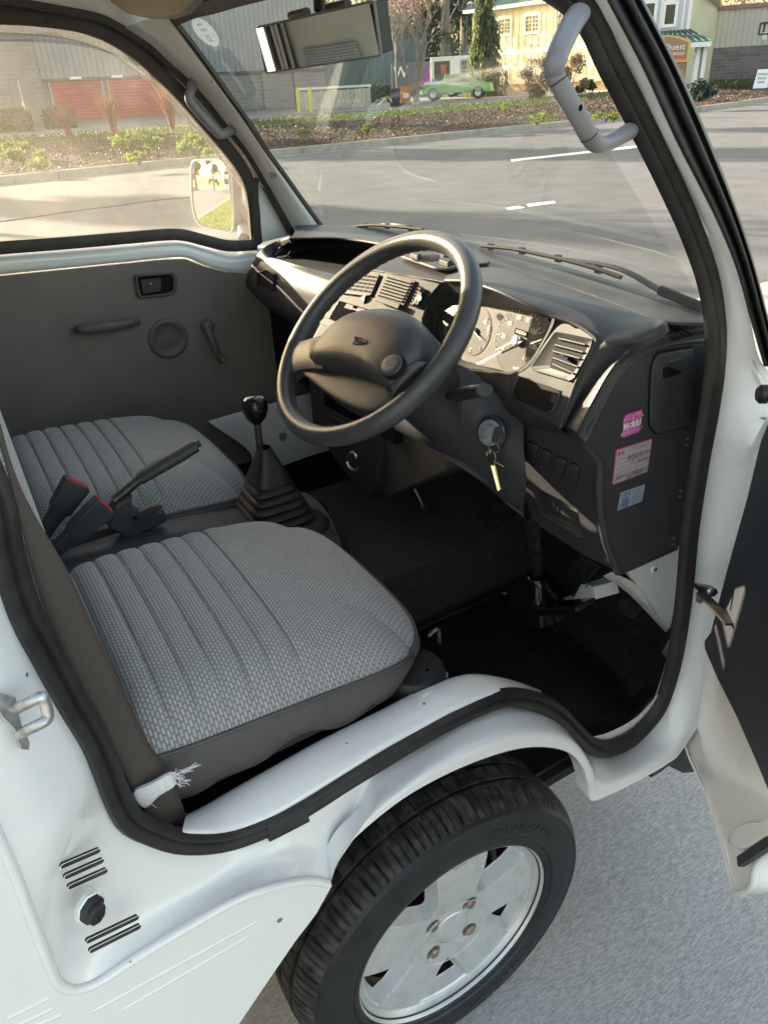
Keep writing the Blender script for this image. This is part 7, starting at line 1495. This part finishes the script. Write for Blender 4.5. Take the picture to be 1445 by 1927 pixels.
# long storage building with red roller doors (faces the road)
BX = -47.0; Y = lambda px, py=160: P(px, py, x=BX)[1]; Zb = lambda px, py: P(px, py, x=BX)[2]
t = thing('storage_building', 'long grey storage building with red roller doors and a dark block tower', 'building', (BX, Y(150), 0.4))
F = fr((BX, 0, 0), (0, 1, 0), (1, 0, 0)); yT, y1, y2, y3, y4, yE = Y(77), Y(95), Y(190), Y(205), Y(318), Y(610, 120); zl = Zb(150, 150); zt_ = 6.3
b_ = MB(); pbox(b_, F, yT, yE, 0.35, zl+0.1, -8, 0, cmu); t_w = b_.build('wall', t, smooth=False)
b_ = MB(); corr(b_, F, yT, yE, zl+0.1, zt_, 0.30, 0.04, metal_g, 0.02); b_.build('siding', t, smooth=False)
b_ = MB(); pbox(b_, F, yT, yE, zl-0.04, zl+0.10, 0.0, 0.16, mat('dark_trim', (0.07, 0.07, 0.075), 0.6)); pbox(b_, F, yT, yE+0.3, zt_, zt_+0.22, -0.2, 0.25, MATS['dark_trim']); b_.build('fascia', t, smooth=False)
b_ = MB(); b_.add([V(BX, yT, zt_), V(BX, yE, zt_), V(BX-9, yE, zt_+1.2), V(BX-9, yT, zt_+1.2)], [(0, 1, 2, 3)], metal_g); b_.build('roof', t, smooth=False)
for a, c in ((y1, y2), (y3, y4)):
    b_ = MB(); corr(b_, F, a, c, 0.42, zl-0.05, 0.16, 0.03, red_d, 0.03, True); d_ = b_.build('roller_door', t, smooth=False)
    b_ = MB(); pbox(b_, F, a-0.12, a, 0.4, zl, 0.0, 0.09, metal_g); pbox(b_, F, c, c+0.12, 0.4, zl, 0.0, 0.09, metal_g); b_.build('door_track', d_, smooth=False)
for a in ((y1+y2)/2, (y3+y4)/2-1.2):
    b_ = MB(); pbox(b_, F, a-0.3, a+0.3, zl+0.02, zl+0.14, 0.16, 0.35, whitet); b_.build('wall_lamp', t, smooth=False)
b_ = MB(); pbox(b_, F, yT-22, yT, 0.35, 7.0, -8, 0.5, cmu); tw = b_.build('block_tower', t, smooth=False)
da, dm, db = Y(15), Y(33), Y(57); zd = Zb(30, 152)
b_ = MB(); F2 = fr((BX+0.5, 0, 0), (0, 1, 0), (1, 0, 0)); pbox(b_, F2, da, dm-0.03, 0.4, zd, 0.0, 0.05, mat('taupe_door', (0.22, 0.19, 0.17), 0.6)); pbox(b_, F2, dm+0.03, db, 0.4, zd, 0.0, 0.05, MATS['taupe_door']); dd_ = b_.build('double_door', t, smooth=False)
b_ = MB(); pbox(b_, F2, dm-0.02, dm+0.02, 0.4, zd, 0.0, 0.09, whitet); pbox(b_, F2, dm-0.10, dm+0.03, 1.2, 1.4, 0.05, 0.14, zinc); b_.build('door_edge', dd_, smooth=False)
for px in (420, 500, 560):                   # pilasters along the rest of the wall
    b_ = MB(); yy = Y(px, 130); pbox(b_, F, yy-0.35, yy+0.35, 0.35, zl, 0.0, 0.12, cmu); b_.build('pilaster', t, smooth=False)
# teal shed
D = at_px(700, 72); fw = nrm(V(CAM[0]-D[0], CAM[1]-D[1], 0)); uu = V(-fw[1], fw[0], 0); uu = uu if np.dot(uu, AR) > 0 else -uu
t = thing('teal_shed', 'dull teal metal shed behind the low fence under the mirror', 'shed', D); F = fr((D[0], D[1], 0), uu, fw); b_ = MB(); pbox(b_, F, -6.2, 4.4, 0.3, 4.6, -6, 0, teal); b_.build('wall', t, smooth=False); b_ = MB(); corr(b_, F, -6.2, 4.4, 0.4, 4.55, 0.35, 0.05, teal, 0.01); b_.build('siding', t, smooth=False); b_ = MB(); pbox(b_, F, -6.4, 4.6, 4.6, 4.8, -6.2, 0.25, MATS['dark_trim']); b_.build('roof', t, smooth=False)
# low board fence, bollards
D = at_px(628, 44); F = fr((D[0], D[1], 0), uu, fw); k = pxm(D+V(0, 0, 1)); t = thing('board_fence', 'low pale board fence with a top rail below the mirror', 'fence', D); wf = 66*k
tanb = mat('tan_board', (0.50, 0.43, 0.33), 0.8, var=0.15, vscale=3)
for i in range(18):
    b_ = MB(); a = -wf+i*wf*2/18; pbox(b_, F, a+0.01, a+wf*2/18-0.01, 0.4, 1.22+0.02*rng.normal(), 0, 0.03, tanb); b_.build('fence_board', t, smooth=False)
b_ = MB(); pbox(b_, F, -wf-0.1, wf+0.1, 1.30, 1.40, -0.02, 0.06, creamt); b_.build('top_rail', t, smooth=False)
for a in (-wf, 0.0, wf): b_ = MB(); pbox(b_, F, a-0.05, a+0.05, 0.35, 1.42, -0.08, 0.0, tanb); b_.build('fence_post', t, smooth=False)
for px, lb in ((558, 'left yellow bollard in front of the block wall'), (581, 'right yellow bollard nearer the board fence')):
    c = at_px(px, 40); b_ = MB(); b_.lathe([(0.075, -0.1), (0.075, 0.95), (0.06, 1.0), (0, 1.02)], c, (0, 0, 1), mat('safety_yellow', (0.62, 0.52, 0.05), 0.6), 12); tag(b_.build('bollard', None), lb, 'bollard', 'yellow bollards')
# cream two-storey building
C0 = GPz(946, 174, 0.4); Cn = nrm(V(0.15, -0.99, 0)); Cu = V(-Cn[1], Cn[0], 0); F = fr((C0[0], C0[1], 0), Cu, Cn)
def CU(px, py): p_ = PP(px, py, C0, Cn); return float(np.dot(p_-C0, Cu)), float(p_[2])
t = thing('cream_building', 'cream two-storey board and batten building with a green metal roof', 'building', C0); uL = CU(888, 80)[0]; uR = CU(1205, 80)[0]; zE = CU(960, 9)[1]
b_ = MB(); pbox(b_, F, uL, uR, 0.3, zE, -9, 0, creamw); b_.build('wall', t, smooth=False)
b_ = MB()
for a in np.arange(uL+0.3, uR, 0.62): pbox(b_, F, a, a+0.05, 1.2, zE, 0, 0.03, creamw)
b_.build('battens', t, smooth=False)['kind'] = 'stuff'
b_ = MB(); zb = CU(975, 97)[1]; pbox(b_, F, uL, uR, zb-0.16, zb+0.16, 0.0, 0.05, creamt); b_.build('belt_band', t, smooth=False); b_ = MB(); pbox(b_, F, uL, uR, 0.3, CU(975, 158)[1], 0.0, 0.10, brown_s); b_.build('stone_plinth', t, smooth=False)
b_ = MB(); o, u_, w_, n_2 = F; e0 = 0.55; b_.add([o+u_*(uL-0.5)+w_*zE+n_2*e0, o+u_*(uR+0.5)+w_*zE+n_2*e0, o+u_*(uR+0.5)+w_*(zE+2.4)-n_2*4.5, o+u_*(uL-0.5)+w_*(zE+2.4)-n_2*4.5], [(0, 1, 2, 3)], roofg); b_.build('roof', t, smooth=False); b_ = MB(); pbox(b_, F, uL-0.5, uR+0.5, zE-0.22, zE-0.01, 0.0, e0, creamt); b_.build('eave', t, smooth=False)
for (xa, ya), (xb, yb) in (((938, 35), (961, 64)), ((989, 28), (1014, 60)), ((1050, 25), (1075, 57))):
    ua, za = CU(xa, yb); ub, zb_ = CU(xb, ya); win(t, F, ua, ub, za, zb_, 4, 4, creamt, 0.18)
for (xa, ya), (xb, yb) in (((985, 124), (1004, 141)),): ua, za = CU(xa, yb); ub, zb_ = CU(xb, ya); win(t, F, ua, ub, za, zb_, 2, 2, creamt, 0.14)
for (xa, xb) in ((935, 944), (948, 958)):
    ua, za = CU(xa, 172); ub, zb_ = CU(xb, 128); b_ = MB(); pbox(b_, F, ua, ub, 0.4, zb_, 0.0, 0.06, creamt); d_ = b_.build('door', t, smooth=False); b_ = MB(); pbox(b_, F, ua+0.08, ub-0.08, 0.6, zb_-0.1, 0.06, 0.07, window_g); b_.build('pane', d_, smooth=False)
    b_ = MB(); pbox(b_, F, ua+0.12, ub-0.15, zb_-0.75, zb_-0.35, 0.07, 0.075, red_d); b_.build('notice', d_, smooth=False)
b_ = MB(); ua, za = CU(966, 121); pbox(b_, F, ua-0.15, ua+0.15, za-0.12, za+0.12, 0.0, 0.3, whitet); b_.build('wall_lamp', t, smooth=False)
ua, za = CU(866, 107); b_ = MB(); pbox(b_, F, ua, uL, 0.4, za, -5, -0.2, creamw); b_.build('side_wing', t, smooth=False); b_ = MB(); b_.add([o+u_*(ua-0.4)+w_*za+n_2*0.3, o+u_*uL+w_*za+n_2*0.3, o+u_*uL+w_*(za+0.9)-n_2*2.5, o+u_*(ua-0.4)+w_*(za+0.9)-n_2*2.5], [(0, 1, 2, 3)], roofg); pbox(b_, F, ua-0.4, uL, za-0.18, za-0.01, -0.2, 0.3, creamt); b_.build('wing_roof', t, smooth=False)
# grey board office wing with a porch roof
D = at_px(1262, 52); fw = nrm(V(CAM[0]-D[0], CAM[1]-D[1], 0)*1.0+V(-0.25, -0.1, 0)); uu = V(-fw[1], fw[0], 0); uu = uu if np.dot(uu, AR) > 0 else -uu; F = fr((D[0], D[1], 0), uu, fw)
def FU(px, py, F=None, D=None): p_ = PP(px, py, D, F[3]); return float(np.dot(p_-F[0], F[1])), float(p_[2])
t = thing('grey_office', 'pale grey board office with tall windows and a small green porch roof', 'building', D); uR = FU(1297, 40, F, D)[0]
b_ = MB(); pbox(b_, F, -3.2, uR, 0.3, 8.5, -6, 0, greyw); b_.build('wall', t, smooth=False); b_ = MB()
for px in (1241, 1283): a = FU(px, 30, F, D)[0]; pbox(b_, F, a, a+0.10, 0.4, 8.4, 0, 0.03, whitet)
pbox(b_, F, uR-0.14, uR+0.03, 0.4, 8.4, -0.3, 0.04, whitet); b_.build('corner_board', t, smooth=False)
for (xa, ya), (xb, yb) in (((1249, 8), (1271, 46)), ((1212, 6), (1232, 44))): ua, za = FU(xa, yb, F, D); ub, zb_ = FU(xb, ya, F, D); win(t, F, ua, ub, za, zb_, 1, 1, whitet, 0.16)
o, u_, w_, n_2 = F; a0, z0 = FU(1240, 68, F, D); a1, z1 = FU(1335, 84, F, D); zr0 = FU(1262, 58, F, D)[1]
b_ = MB(); b_.add([o+u_*a0+w_*(z1+0.1)+n_2*2.2, o+u_*(a1)+w_*(z1+0.1)+n_2*2.2, o+u_*(a1-1.2)+w_*zr0, o+u_*a0+w_*zr0, o+u_*a1+w_*(z1+0.1)-n_2*1.0], [(0, 1, 2, 3), (1, 4, 2)], roofg)
for i in range(9): f = i/8; p_ = lerp(o+u_*a0+w_*(z1+0.13)+n_2*2.2, o+u_*a1+w_*(z1+0.13)+n_2*2.2, f); q_ = lerp(o+u_*a0+w_*(zr0+0.03), o+u_*(a1-1.2)+w_*(zr0+0.03), f); b_.tube([p_, q_], 0.04, roofg, n=4)
pbox(b_, F, a0, a1, z1-0.12, z1+0.10, 2.1, 2.2, whitet); b_.build('porch_roof', t, smooth=False)
for px in (1311, 1323): a = FU(px, 110, F, D)[0]; b_ = MB(); pbox(b_, F, a-0.10, a+0.10, 0.4, z1-0.1, 1.4, 1.6, whitet); b_.build('porch_post', t, smooth=False)
b_ = MB(); a = FU(1304, 110, F, D)[0]; a2_ = FU(1324, 110, F, D)[0]; pbox(b_, F, a, a2_, 0.4, z1-0.1, 1.3, 1.38, greyw); b_.build('porch_wall', t, smooth=False)
# metal sided storage building on the right
D = at_px(1385, 66); fw = nrm(V(CAM[0]-D[0], CAM[1]-D[1], 0)+V(-20, -8, 0)*0.35); uu = V(-fw[1], fw[0], 0); uu = uu if np.dot(uu, AR) > 0 else -uu; F = fr((D[0], D[1], 0), uu, fw)
t = thing('metal_store', 'cream ribbed metal storage building on a dark block base at the right', 'building', D); uL, zc = FU(1311, 94, F, D); _, zr_ = FU(1385, 17, F, D); zc = FU(1385, 88, F, D)[1]
b_ = MB(); pbox(b_, F, uL, 14, 0.3, zc, -10, 0, cmu_p); b_.build('block_base', t, smooth=False); b_ = MB(); corr(b_, F, uL, 14, zc, zr_, 0.34, 0.05, metal_c, 0.0); b_.build('siding', t, smooth=False); b_ = MB(); pbox(b_, F, uL, 14, zr_, zr_+0.25, -10, 0.2, mat('rust_trim', (0.30, 0.17, 0.13), 0.6)); b_.build('eave_trim', t, smooth=False); b_ = MB(); pbox(b_, F, uL, 14, zc, zr_, -10, -0.05, metal_c); b_.build('wall', t, smooth=False)
ua, za = FU(1429, 63, F, D); ub, zb_ = FU(1460, 44, F, D); win(t, F, ua, ub, za, zb_, 1, 1, MATS['dark_trim'], 0.10)
ua, za = FU(1432, 75, F, D); b_ = MB(); pbox(b_, F, ua, ua+0.30, za, za+0.42, 0.05, 0.07, whitet); b_.build('notice', t, smooth=False)
ua, za = FU(1296, 66, F, D); ub, zb_ = FU(1311, 22, F, D); b_ = MB(); pbox(b_, F, ua-0.1, ub, 0.4, zb_+0.3, -0.8, -0.3, mat('barn_red', (0.26, 0.05, 0.05), 0.6)); rw = b_.build('red_link_wall', t, smooth=False); b_ = MB(); pbox(b_, F, ua+0.02, ua+0.55, za-0.4, zb_-0.7, -0.30, -0.26, window_g); b_.build('pane', rw, smooth=False)
b_ = MB(); o, u_, w_, n_2 = F; ra, rz = FU(1300, -6, F, D); rb, rz2 = FU(1318, 26, F, D); rc, rz3 = FU(1360, -4, F, D); corr(b_, (o+n_2*1.0, u_, nrm(w_*0.35+n_2*0.93), nrm(n_2*0.35-w_*0.93)), ra-0.6, rc, -2.2+0, 1.4, 0.45, 0.04, metal_c); 
bm_pts = [o+u_*q+n_2*1.0 for q in (0,)]
b_.v = [v_+np.array([0, 0, rz2+0.6]) for v_ in b_.v]; b_.build('canopy_roof', t, smooth=False)
# monument sign
D = at_px(1264, 38); fw = nrm(V(CAM[0]-D[0], CAM[1]-D[1], 0)); uu = V(-fw[1], fw[0], 0); uu = uu if np.dot(uu, AR) > 0 else -uu; F = fr((D[0], D[1], 0), uu, fw); k = pxm(D+V(0, 0, 1.2)); o, u_, w_, n_2 = F
t = thing('monument_sign', 'arched storage company sign with a brown face and red band beside the porch', 'sign', D)
def SG(px, py, e_=0.0): return PP(px, py, D+F[3]*e_, F[3])
zt = SG(1256, 66)[2]; xr_ = float(np.dot(SG(1299, 85)-o, u_)); xl_ = xr_-92*k; z0_ = SG(1260, 118)[2]; zs_ = SG(1299, 76)[2]
arcp = lambda inset: [o+u_*(xl_+inset)+w_*(z0_+inset)]+[o+u_*(lerp(xr_-inset, xl_+inset, f))+w_*(zs_-inset*0.6+(zt-zs_)*math.sin(f*np.pi)) for f in np.linspace(0, 1, 24)][::-1]+[o+u_*(xr_-inset)+w_*(z0_+inset)]
b_ = MB(); b_.prism(np.array(arcp(0))-n_2*0.55, n_2*0.55, mat('sign_case', (0.16, 0.13, 0.11), 0.6)); b_.build('sign_case', t, smooth=False)
b_ = MB(); b_.prism(np.array(arcp(0.0)), n_2*0.03, mat('sign_yellow', (0.60, 0.42, 0.14), 0.5)); b_.prism(np.array(arcp(0.10))+n_2*0.03, n_2*0.01, mat('sign_brown', (0.30, 0.19, 0.11), 0.5)); fs_ = b_.build('sign_face', t, smooth=False)
b_ = MB(); zb1, zb2 = SG(1285, 117)[2], SG(1285, 106)[2]; pbox(b_, F, xl_+0.12, xr_-0.12, z0_+0.10, zb2, 0.04, 0.055, mat('sign_red', (0.62, 0.08, 0.06), 0.5)); b_.build('red_band', t, smooth=False)
b_ = MB(); 
b_.text('StorQuest', SG(1289, 87.5, 0.06), u_, w_, 15.0*k, print_w, 'RIGHT'); b_.text('SELF STORAGE', SG(1287, 100.5, 0.06), u_, w_, 7.4*k, print_w, 'RIGHT'); b_.text('RENT NOW', SG(1284, 112, 0.06), u_, w_, 4.5*k, mat('sign_pink', (0.75, 0.45, 0.42), 0.5), 'RIGHT'); b_.build('sign_lettering', t, smooth=False)
b_ = MB(); pbox(b_, F, xl_+0.1, SG(1240, 94, 0.05)@u_*0+xr_-0.12, SG(1260, 94.8)[2], SG(1260, 94.0)[2], 0.04, 0.05, MATS['sign_red']); b_.build('sign_rule', t, smooth=False)
b_ = MB(); pbox(b_, F, xl_+0.15, xr_-0.05, 0.3, z0_, -0.5, -0.02, brown_s); b_.build('brick_base', t, smooth=False)
# small yard things
c = at_px(1432, 46); b_ = MB(); k = pxm(c); uu = nrm(V(AR[0], AR[1], 0)); fw2 = nrm(V(CAM[0]-c[0], CAM[1]-c[1], 0)); t = thing('sandwich_board', 'small white folding notice board standing by the bare tree', 'sign', c)
pa_ = [c-uu*0.36, c+uu*0.36, c+uu*0.30-fw2*0.25+V(0, 0, 0.80), c-uu*0.26-fw2*0.25+V(0, 0, 0.80)]; b_.prism(pa_, -fw2*0.04, whitet); b_.build('board', t, smooth=False); b_ = MB(); sv = nrm(pa_[3]-pa_[0]); 
for i, s in enumerate(('STORAGE', 'SPACES', 'OPEN')): b_.text(s, lerp(np.mean(pa_, 0), pa_[2], 0.0)+sv*(0.2-0.18*i)+fw2*0.02, uu, sv, 0.13, print_k)
b_.build('board_lettering', t, smooth=False)
F = fr((*at_px(763, 43)[:2], 0), uu, nrm(V(CAM[0]+37, CAM[1]-20, 0))); t = thing('orange_dispenser', 'orange upright cabinet standing between the bare tree and budding tree', 'cabinet', at_px(763, 43)); b_ = MB(); pbox(b_, F, -0.24, 0.24, 0.5, 1.25, -0.4, 0, mat('cabinet_orange', (0.58, 0.16, 0.04), 0.5)); b_.build('cabinet', t, bevel=0.02); b_ = MB(); pbox(b_, F, -0.15, 0.15, 0.72, 0.95, 0.0, 0.01, creamt); b_.build('cabinet_label', t, smooth=False); b_ = MB(); pbox(b_, F, -0.26, 0.26, 0.38, 0.5, -0.42, 0.02, plastic_s); b_.build('cabinet_foot', t, smooth=False)
F = fr((*at_px(743, 42)[:2], 0), uu, F[3]); t = thing('trash_bin', 'dark wheeled trash bin left of the orange cabinet', 'trash bin', at_px(743, 42)); b_ = MB(); o, u_, w_, n_2 = F
b_.grid([[o+u_*a*s+w_*z_+n_2*c_*s for a, c_ in ((-.22, -.22), (.22, -.22), (.22, .22), (-.22, .22))] for s, z_ in ((0.8, 0.42), (1.0, 1.05), (1.06, 1.07), (1.06, 1.12), (0.7, 1.18), (0.01, 1.2))], mat('bin_blue', (0.02, 0.025, 0.05), 0.5), cv=True); b_.build('bin_body', t, smooth=False); b_ = MB(); b_.lathe([(0.09, -0.25), (0.09, 0.25), (0, 0.25)], o+w_*0.48-n_2*0.2, u_, rubber, 12); b_.build('bin_wheel', t)
# parked vehicles beyond the lawn
grn = mat('lime_car_paint', (0.15, 0.40, 0.06), 0.3, coat=0.4)
def car_profile(t, F, prof, w, m, roof=None):
    o, u_, w_, n_2 = F; b_ = MB(); G = [[o+u_*x+w_*z_+n_2*d_ for x, z_ in prof] for d_ in (-w, -w+0.08, -0.08, 0)]
    G[0] = [lerp(p_, np.mean(G[0], 0), 0.04) for p_ in G[0]]; G[3] = [lerp(p_, np.mean(G[3], 0), 0.04) for p_ in G[3]]
    b_.grid(G, m, cv=True); b_.poly(G[0], m); b_.poly(G[3], m); return b_.build('body', t, angle=40)
def wheels(t, F, xs, r, w):
    o, u_, w_, n_2 = F
    for x in xs:
        for d_ in (0.02, -w+0.18):
            b_ = MB(); b_.lathe([(r*0.55, 0), (r*0.9, 0.01), (r, -0.03), (r, -0.2), (0, -0.2)], o+u_*x+w_*(0.40+r)+n_2*d_, n_2, rubber, 18); wh = b_.build('wheel', t); b_ = MB(); b_.lathe([(r*0.55, 0.0), (r*0.3, -0.03), (0, -0.02)], o+u_*x+w_*(0.40+r)+n_2*d_, n_2, silver, 14); b_.build('rim', wh)
D = at_px(850, 50); fwv = nrm(V(CAM[0]-D[0], CAM[1]-D[1], 0)+V(0, -8, 0)); uv_ = V(-fwv[1], fwv[0], 0); uv_ = uv_ if np.dot(uv_, AR) > 0 else -uv_; F = fr((D[0], D[1], 0), uv_, fwv)
t = thing('green_pickup', 'bright green pickup parked in front of the white box trailer', 'pickup truck', D); o, u_, w_, n_2 = F
car_profile(t, F, [(-1.75, 0.75), (-1.75, 1.20), (-0.55, 1.22), (-0.40, 1.68), (0.75, 1.70), (1.35, 1.28), (2.2, 1.18), (2.3, 0.75)], 1.7, grn); wheels(t, F, (-1.1, 1.5), 0.33, 1.7)
b_ = MB(); b_.prism([o+u_*x+w_*z_+n_2*0.005 for x, z_ in ((-0.25, 1.25), (-0.2, 1.58), (0.65, 1.60), (1.05, 1.28))], n_2*0.01, window_g); b_.build('side_window', t, smooth=False); b_ = MB(); b_.prism([o+u_*x+w_*z_+n_2*0.005 for x, z_ in ((-1.7, 1.22), (-0.6, 1.24), (-0.6, 1.38), (-1.5, 1.36))], n_2*0.01, whitet); b_.build('decal_panel', t, smooth=False)
D = at_px(838, 58); F = fr((D[0], D[1], 0), uv_, fwv); o, u_, w_, n_2 = F; t = thing('box_trailer', 'white box trailer with a printed side behind the green pickup', 'trailer', D); b_ = MB(); pbox(b_, F, -1.0, 1.6, 0.9, 2.75, -2, 0, whitet); b_.build('box', t, bevel=0.03); b_ = MB(); pbox(b_, F, -0.75, 0.3, 1.2, 2.5, 0.0, 0.01, mat('print_dark', (0.08, 0.07, 0.07), 0.5)); pbox(b_, F, -0.3, 0.05, 1.8, 2.3, 0.01, 0.02, mat('print_coral', (0.5, 0.12, 0.1), 0.5)); pbox(b_, F, -0.9, -0.6, 1.1, 1.5, 0.01, 0.02, mat('print_teal', (0.1, 0.3, 0.3), 0.5)); b_.build('side_print', t, smooth=False); wheels(t, F, (0.4,), 0.35, 2)
D = at_px(778, 62); F = fr((D[0], D[1], 0), uv_, fwv); o, u_, w_, n_2 = F; t = thing('purple_trailer', 'dark trailer with a purple flash left of the white trailer', 'trailer', D); b_ = MB(); pbox(b_, F, -1.6, 1.8, 0.9, 2.6, -2, 0, mat('trailer_slate', (0.10, 0.11, 0.15), 0.5)); b_.build('box', t, bevel=0.03); b_ = MB(); b_.prism([o+u_*x+w_*z_+n_2*0.005 for x, z_ in ((0.3, 1.1), (1.2, 1.0), (1.75, 2.5), (0.9, 2.1))], n_2*0.01, mat('flash_purple', (0.22, 0.06, 0.24), 0.5)); b_.text('W', o+u_*-0.9+w_*2.0+n_2*0.01, u_, w_, 1.0, print_w); b_.build('side_print', t, smooth=False); wheels(t, F, (0.6,), 0.35, 2)
D = at_px(886, 56); F = fr((D[0], D[1], 0), uv_, fwv); t = thing('banner', 'white banner with dark lines on the wall beside the weeping conifer', 'banner', D); b_ = MB(); pbox(b_, F, -0.7, 0.7, 1.2, 2.5, 0, 0.03, mat('banner_blue', (0.42, 0.47, 0.52), 0.6)); b_.build('sheet', t, smooth=False); b_ = MB(); o, u_, w_, n_2 = F; b_.text('ANNUAL', o+w_*2.3+n_2*0.035, u_, w_, 0.30, print_k); [pbox(b_, F, -0.55, 0.55, 1.35+0.22*i, 1.43+0.22*i, 0.03, 0.035, print_k if i != 3 else red_d) for i in range(4)]; b_.build('banner_print', t, smooth=False)

# =================================================================== BEHIND THE TRUCK (met in the mirrors and by their shadows)
b = MB(); b.poly([V(-3.4, -70, 0.10), V(-1.2, -70, 0.10), V(-1.2, -4.7, 0.10), V(-3.2, -4.7, 0.10)], grass_g); tag(b.build('verge', None, smooth=False), kind='structure')
b_ = MB(); q = np.stack([rng.uniform(-3.3, -1.25, 16000), -4.8-rng.uniform(0, 1, 16000)**1.6*26, np.full(16000, 0.10)], 1); leaves(q, 0.10, lf_lime, b_, 1.3, 0.3); tag(b_.build('verge_grass', None, smooth=False), kind='stuff')
b = MB(); b.box((-3.5, -37.5, 0.05), (0.18, 65, 0.14), kerb_m); tag(b.build('verge_kerb', None, smooth=False), kind='structure')
F = fr((-1.9, -24, 0), (1, 0, 0), (0, 1, 0)); t = thing('dark_van', 'dark van parked beyond the grass verge, seen in the passenger mirror', 'van', (-1.0, -24, 0)); car_profile(t, F, [(-0.95, 0.3), (-0.95, 1.2), (-0.75, 1.95), (0.75, 1.95), (0.95, 1.2), (0.95, 0.3)], 4.5, mat('van_navy', (0.03, 0.035, 0.06), 0.3)); b_ = MB(); o, u_, w_, n_2 = F; b_.prism([o+u_*x+w_*z_+n_2*0.01 for x, z_ in ((-0.8, 1.25), (-0.66, 1.85), (0.66, 1.85), (0.8, 1.25))], n_2*0.01, window_g); b_.build('windscreen', t, smooth=False)
F = fr((-6.5, -52, 0), (1, 0, 0), (0, 1, 0)); t = thing('white_lorry', 'white lorry far down the road, seen in the passenger mirror', 'lorry', (-6.5, -52, 0)); car_profile(t, F, [(-1.2, 0.5), (-1.2, 3.3), (1.2, 3.3), (1.2, 0.5)], 7, whitet); b_ = MB(); pbox(b_, F, -1.0, 1.0, 1.6, 2.5, 0.0, 0.02, window_g); b_.build('windscreen', t, smooth=False)
for i, (x, y, h) in enumerate(((-14, -70, 17), (-19, -62, 20), (-9, -90, 15), (-24, -80, 22), (-11, -100, 18))): conifer(['tall fir beside the road down behind the truck, nearest in the mirror', 'broad fir at the road edge farther left in the mirror', 'distant fir at the end of the road in the mirror', 'tallest fir at the outer left of the mirror view', 'slim distant fir between the lorry and the other firs in the mirror'][i], 0, 0, 0, h, 3.4, lf_dark, 2200, 'roadside_fir', at_=(x, y, 0.1), size=0.9, group='firs down the road in the mirror')
for i, (x, y) in enumerate(((-2.6, -18), (-3.0, -40))):
    b_ = MB(); b_.tube([V(x, y, 0), V(x, y, 9)], [0.13, 0.10], bark, n=10, N=4, prof=[(math.cos(t_), math.sin(t_)) for t_ in np.linspace(0, 2*np.pi, 10, endpoint=False)]); b_.box((x, y, 8.3), (2.0, 0.10, 0.12), bark); tag(b_.build('utility_pole', None), ['nearer wooden pole on the verge behind the truck', 'farther wooden pole on the verge behind the truck'][i], 'pole', 'utility poles on the verge')
for i, (x, y, h, r) in enumerate(((-21.5, -3.2, 4.6, 0.12), (-22.5, -8.5, 5.0, 0.14), (-23.5, -15, 5.2, 0.14))):
    bare_tree('street_tree', ['slim street tree left of the window view, nearest the barberries', 'middle slim street tree left of the window view', 'slim street tree farthest behind the truck'][i], 0, 0, 0, [(0.2, h*0.75, r, 0)], bark, 2, lf_pale, 0.14, 4, 'street trees along the far verge', at_=(x, y, 0.36))
for i, (x, y, h, w) in enumerate(((-43, -6.5, 15, 3.2), (-38, -2.2, 11.5, 2.6), (-33, -9.5, 9, 2.2), (-46, 0.5, 13, 2.6), (-40, -13, 12, 2.6))):
    conifer(['dark fir beside the block tower, nearest the street', 'slim fir left of the block tower', 'short fir at the yard edge left of the window view', 'fir just behind the left end of the block tower', 'fir standing farthest left by the yard'][i], 0, 0, 0, h, w, lf_dark, 1500, 'yard_fir', at_=(x, y, 0.4), size=0.9, group='firs left of the storage yard')
b_ = MB(); b_.tube([V(-20.5, -5.2, 0.2), V(-20.5, -5.2, 8.5)], 0.10, bark, n=10); b_.box((-20.5, -5.2, 7.9), (0.1, 1.8, 0.12), bark); tag(b_.build('utility_pole', None), 'wooden pole on the far verge left of the window view', 'pole')
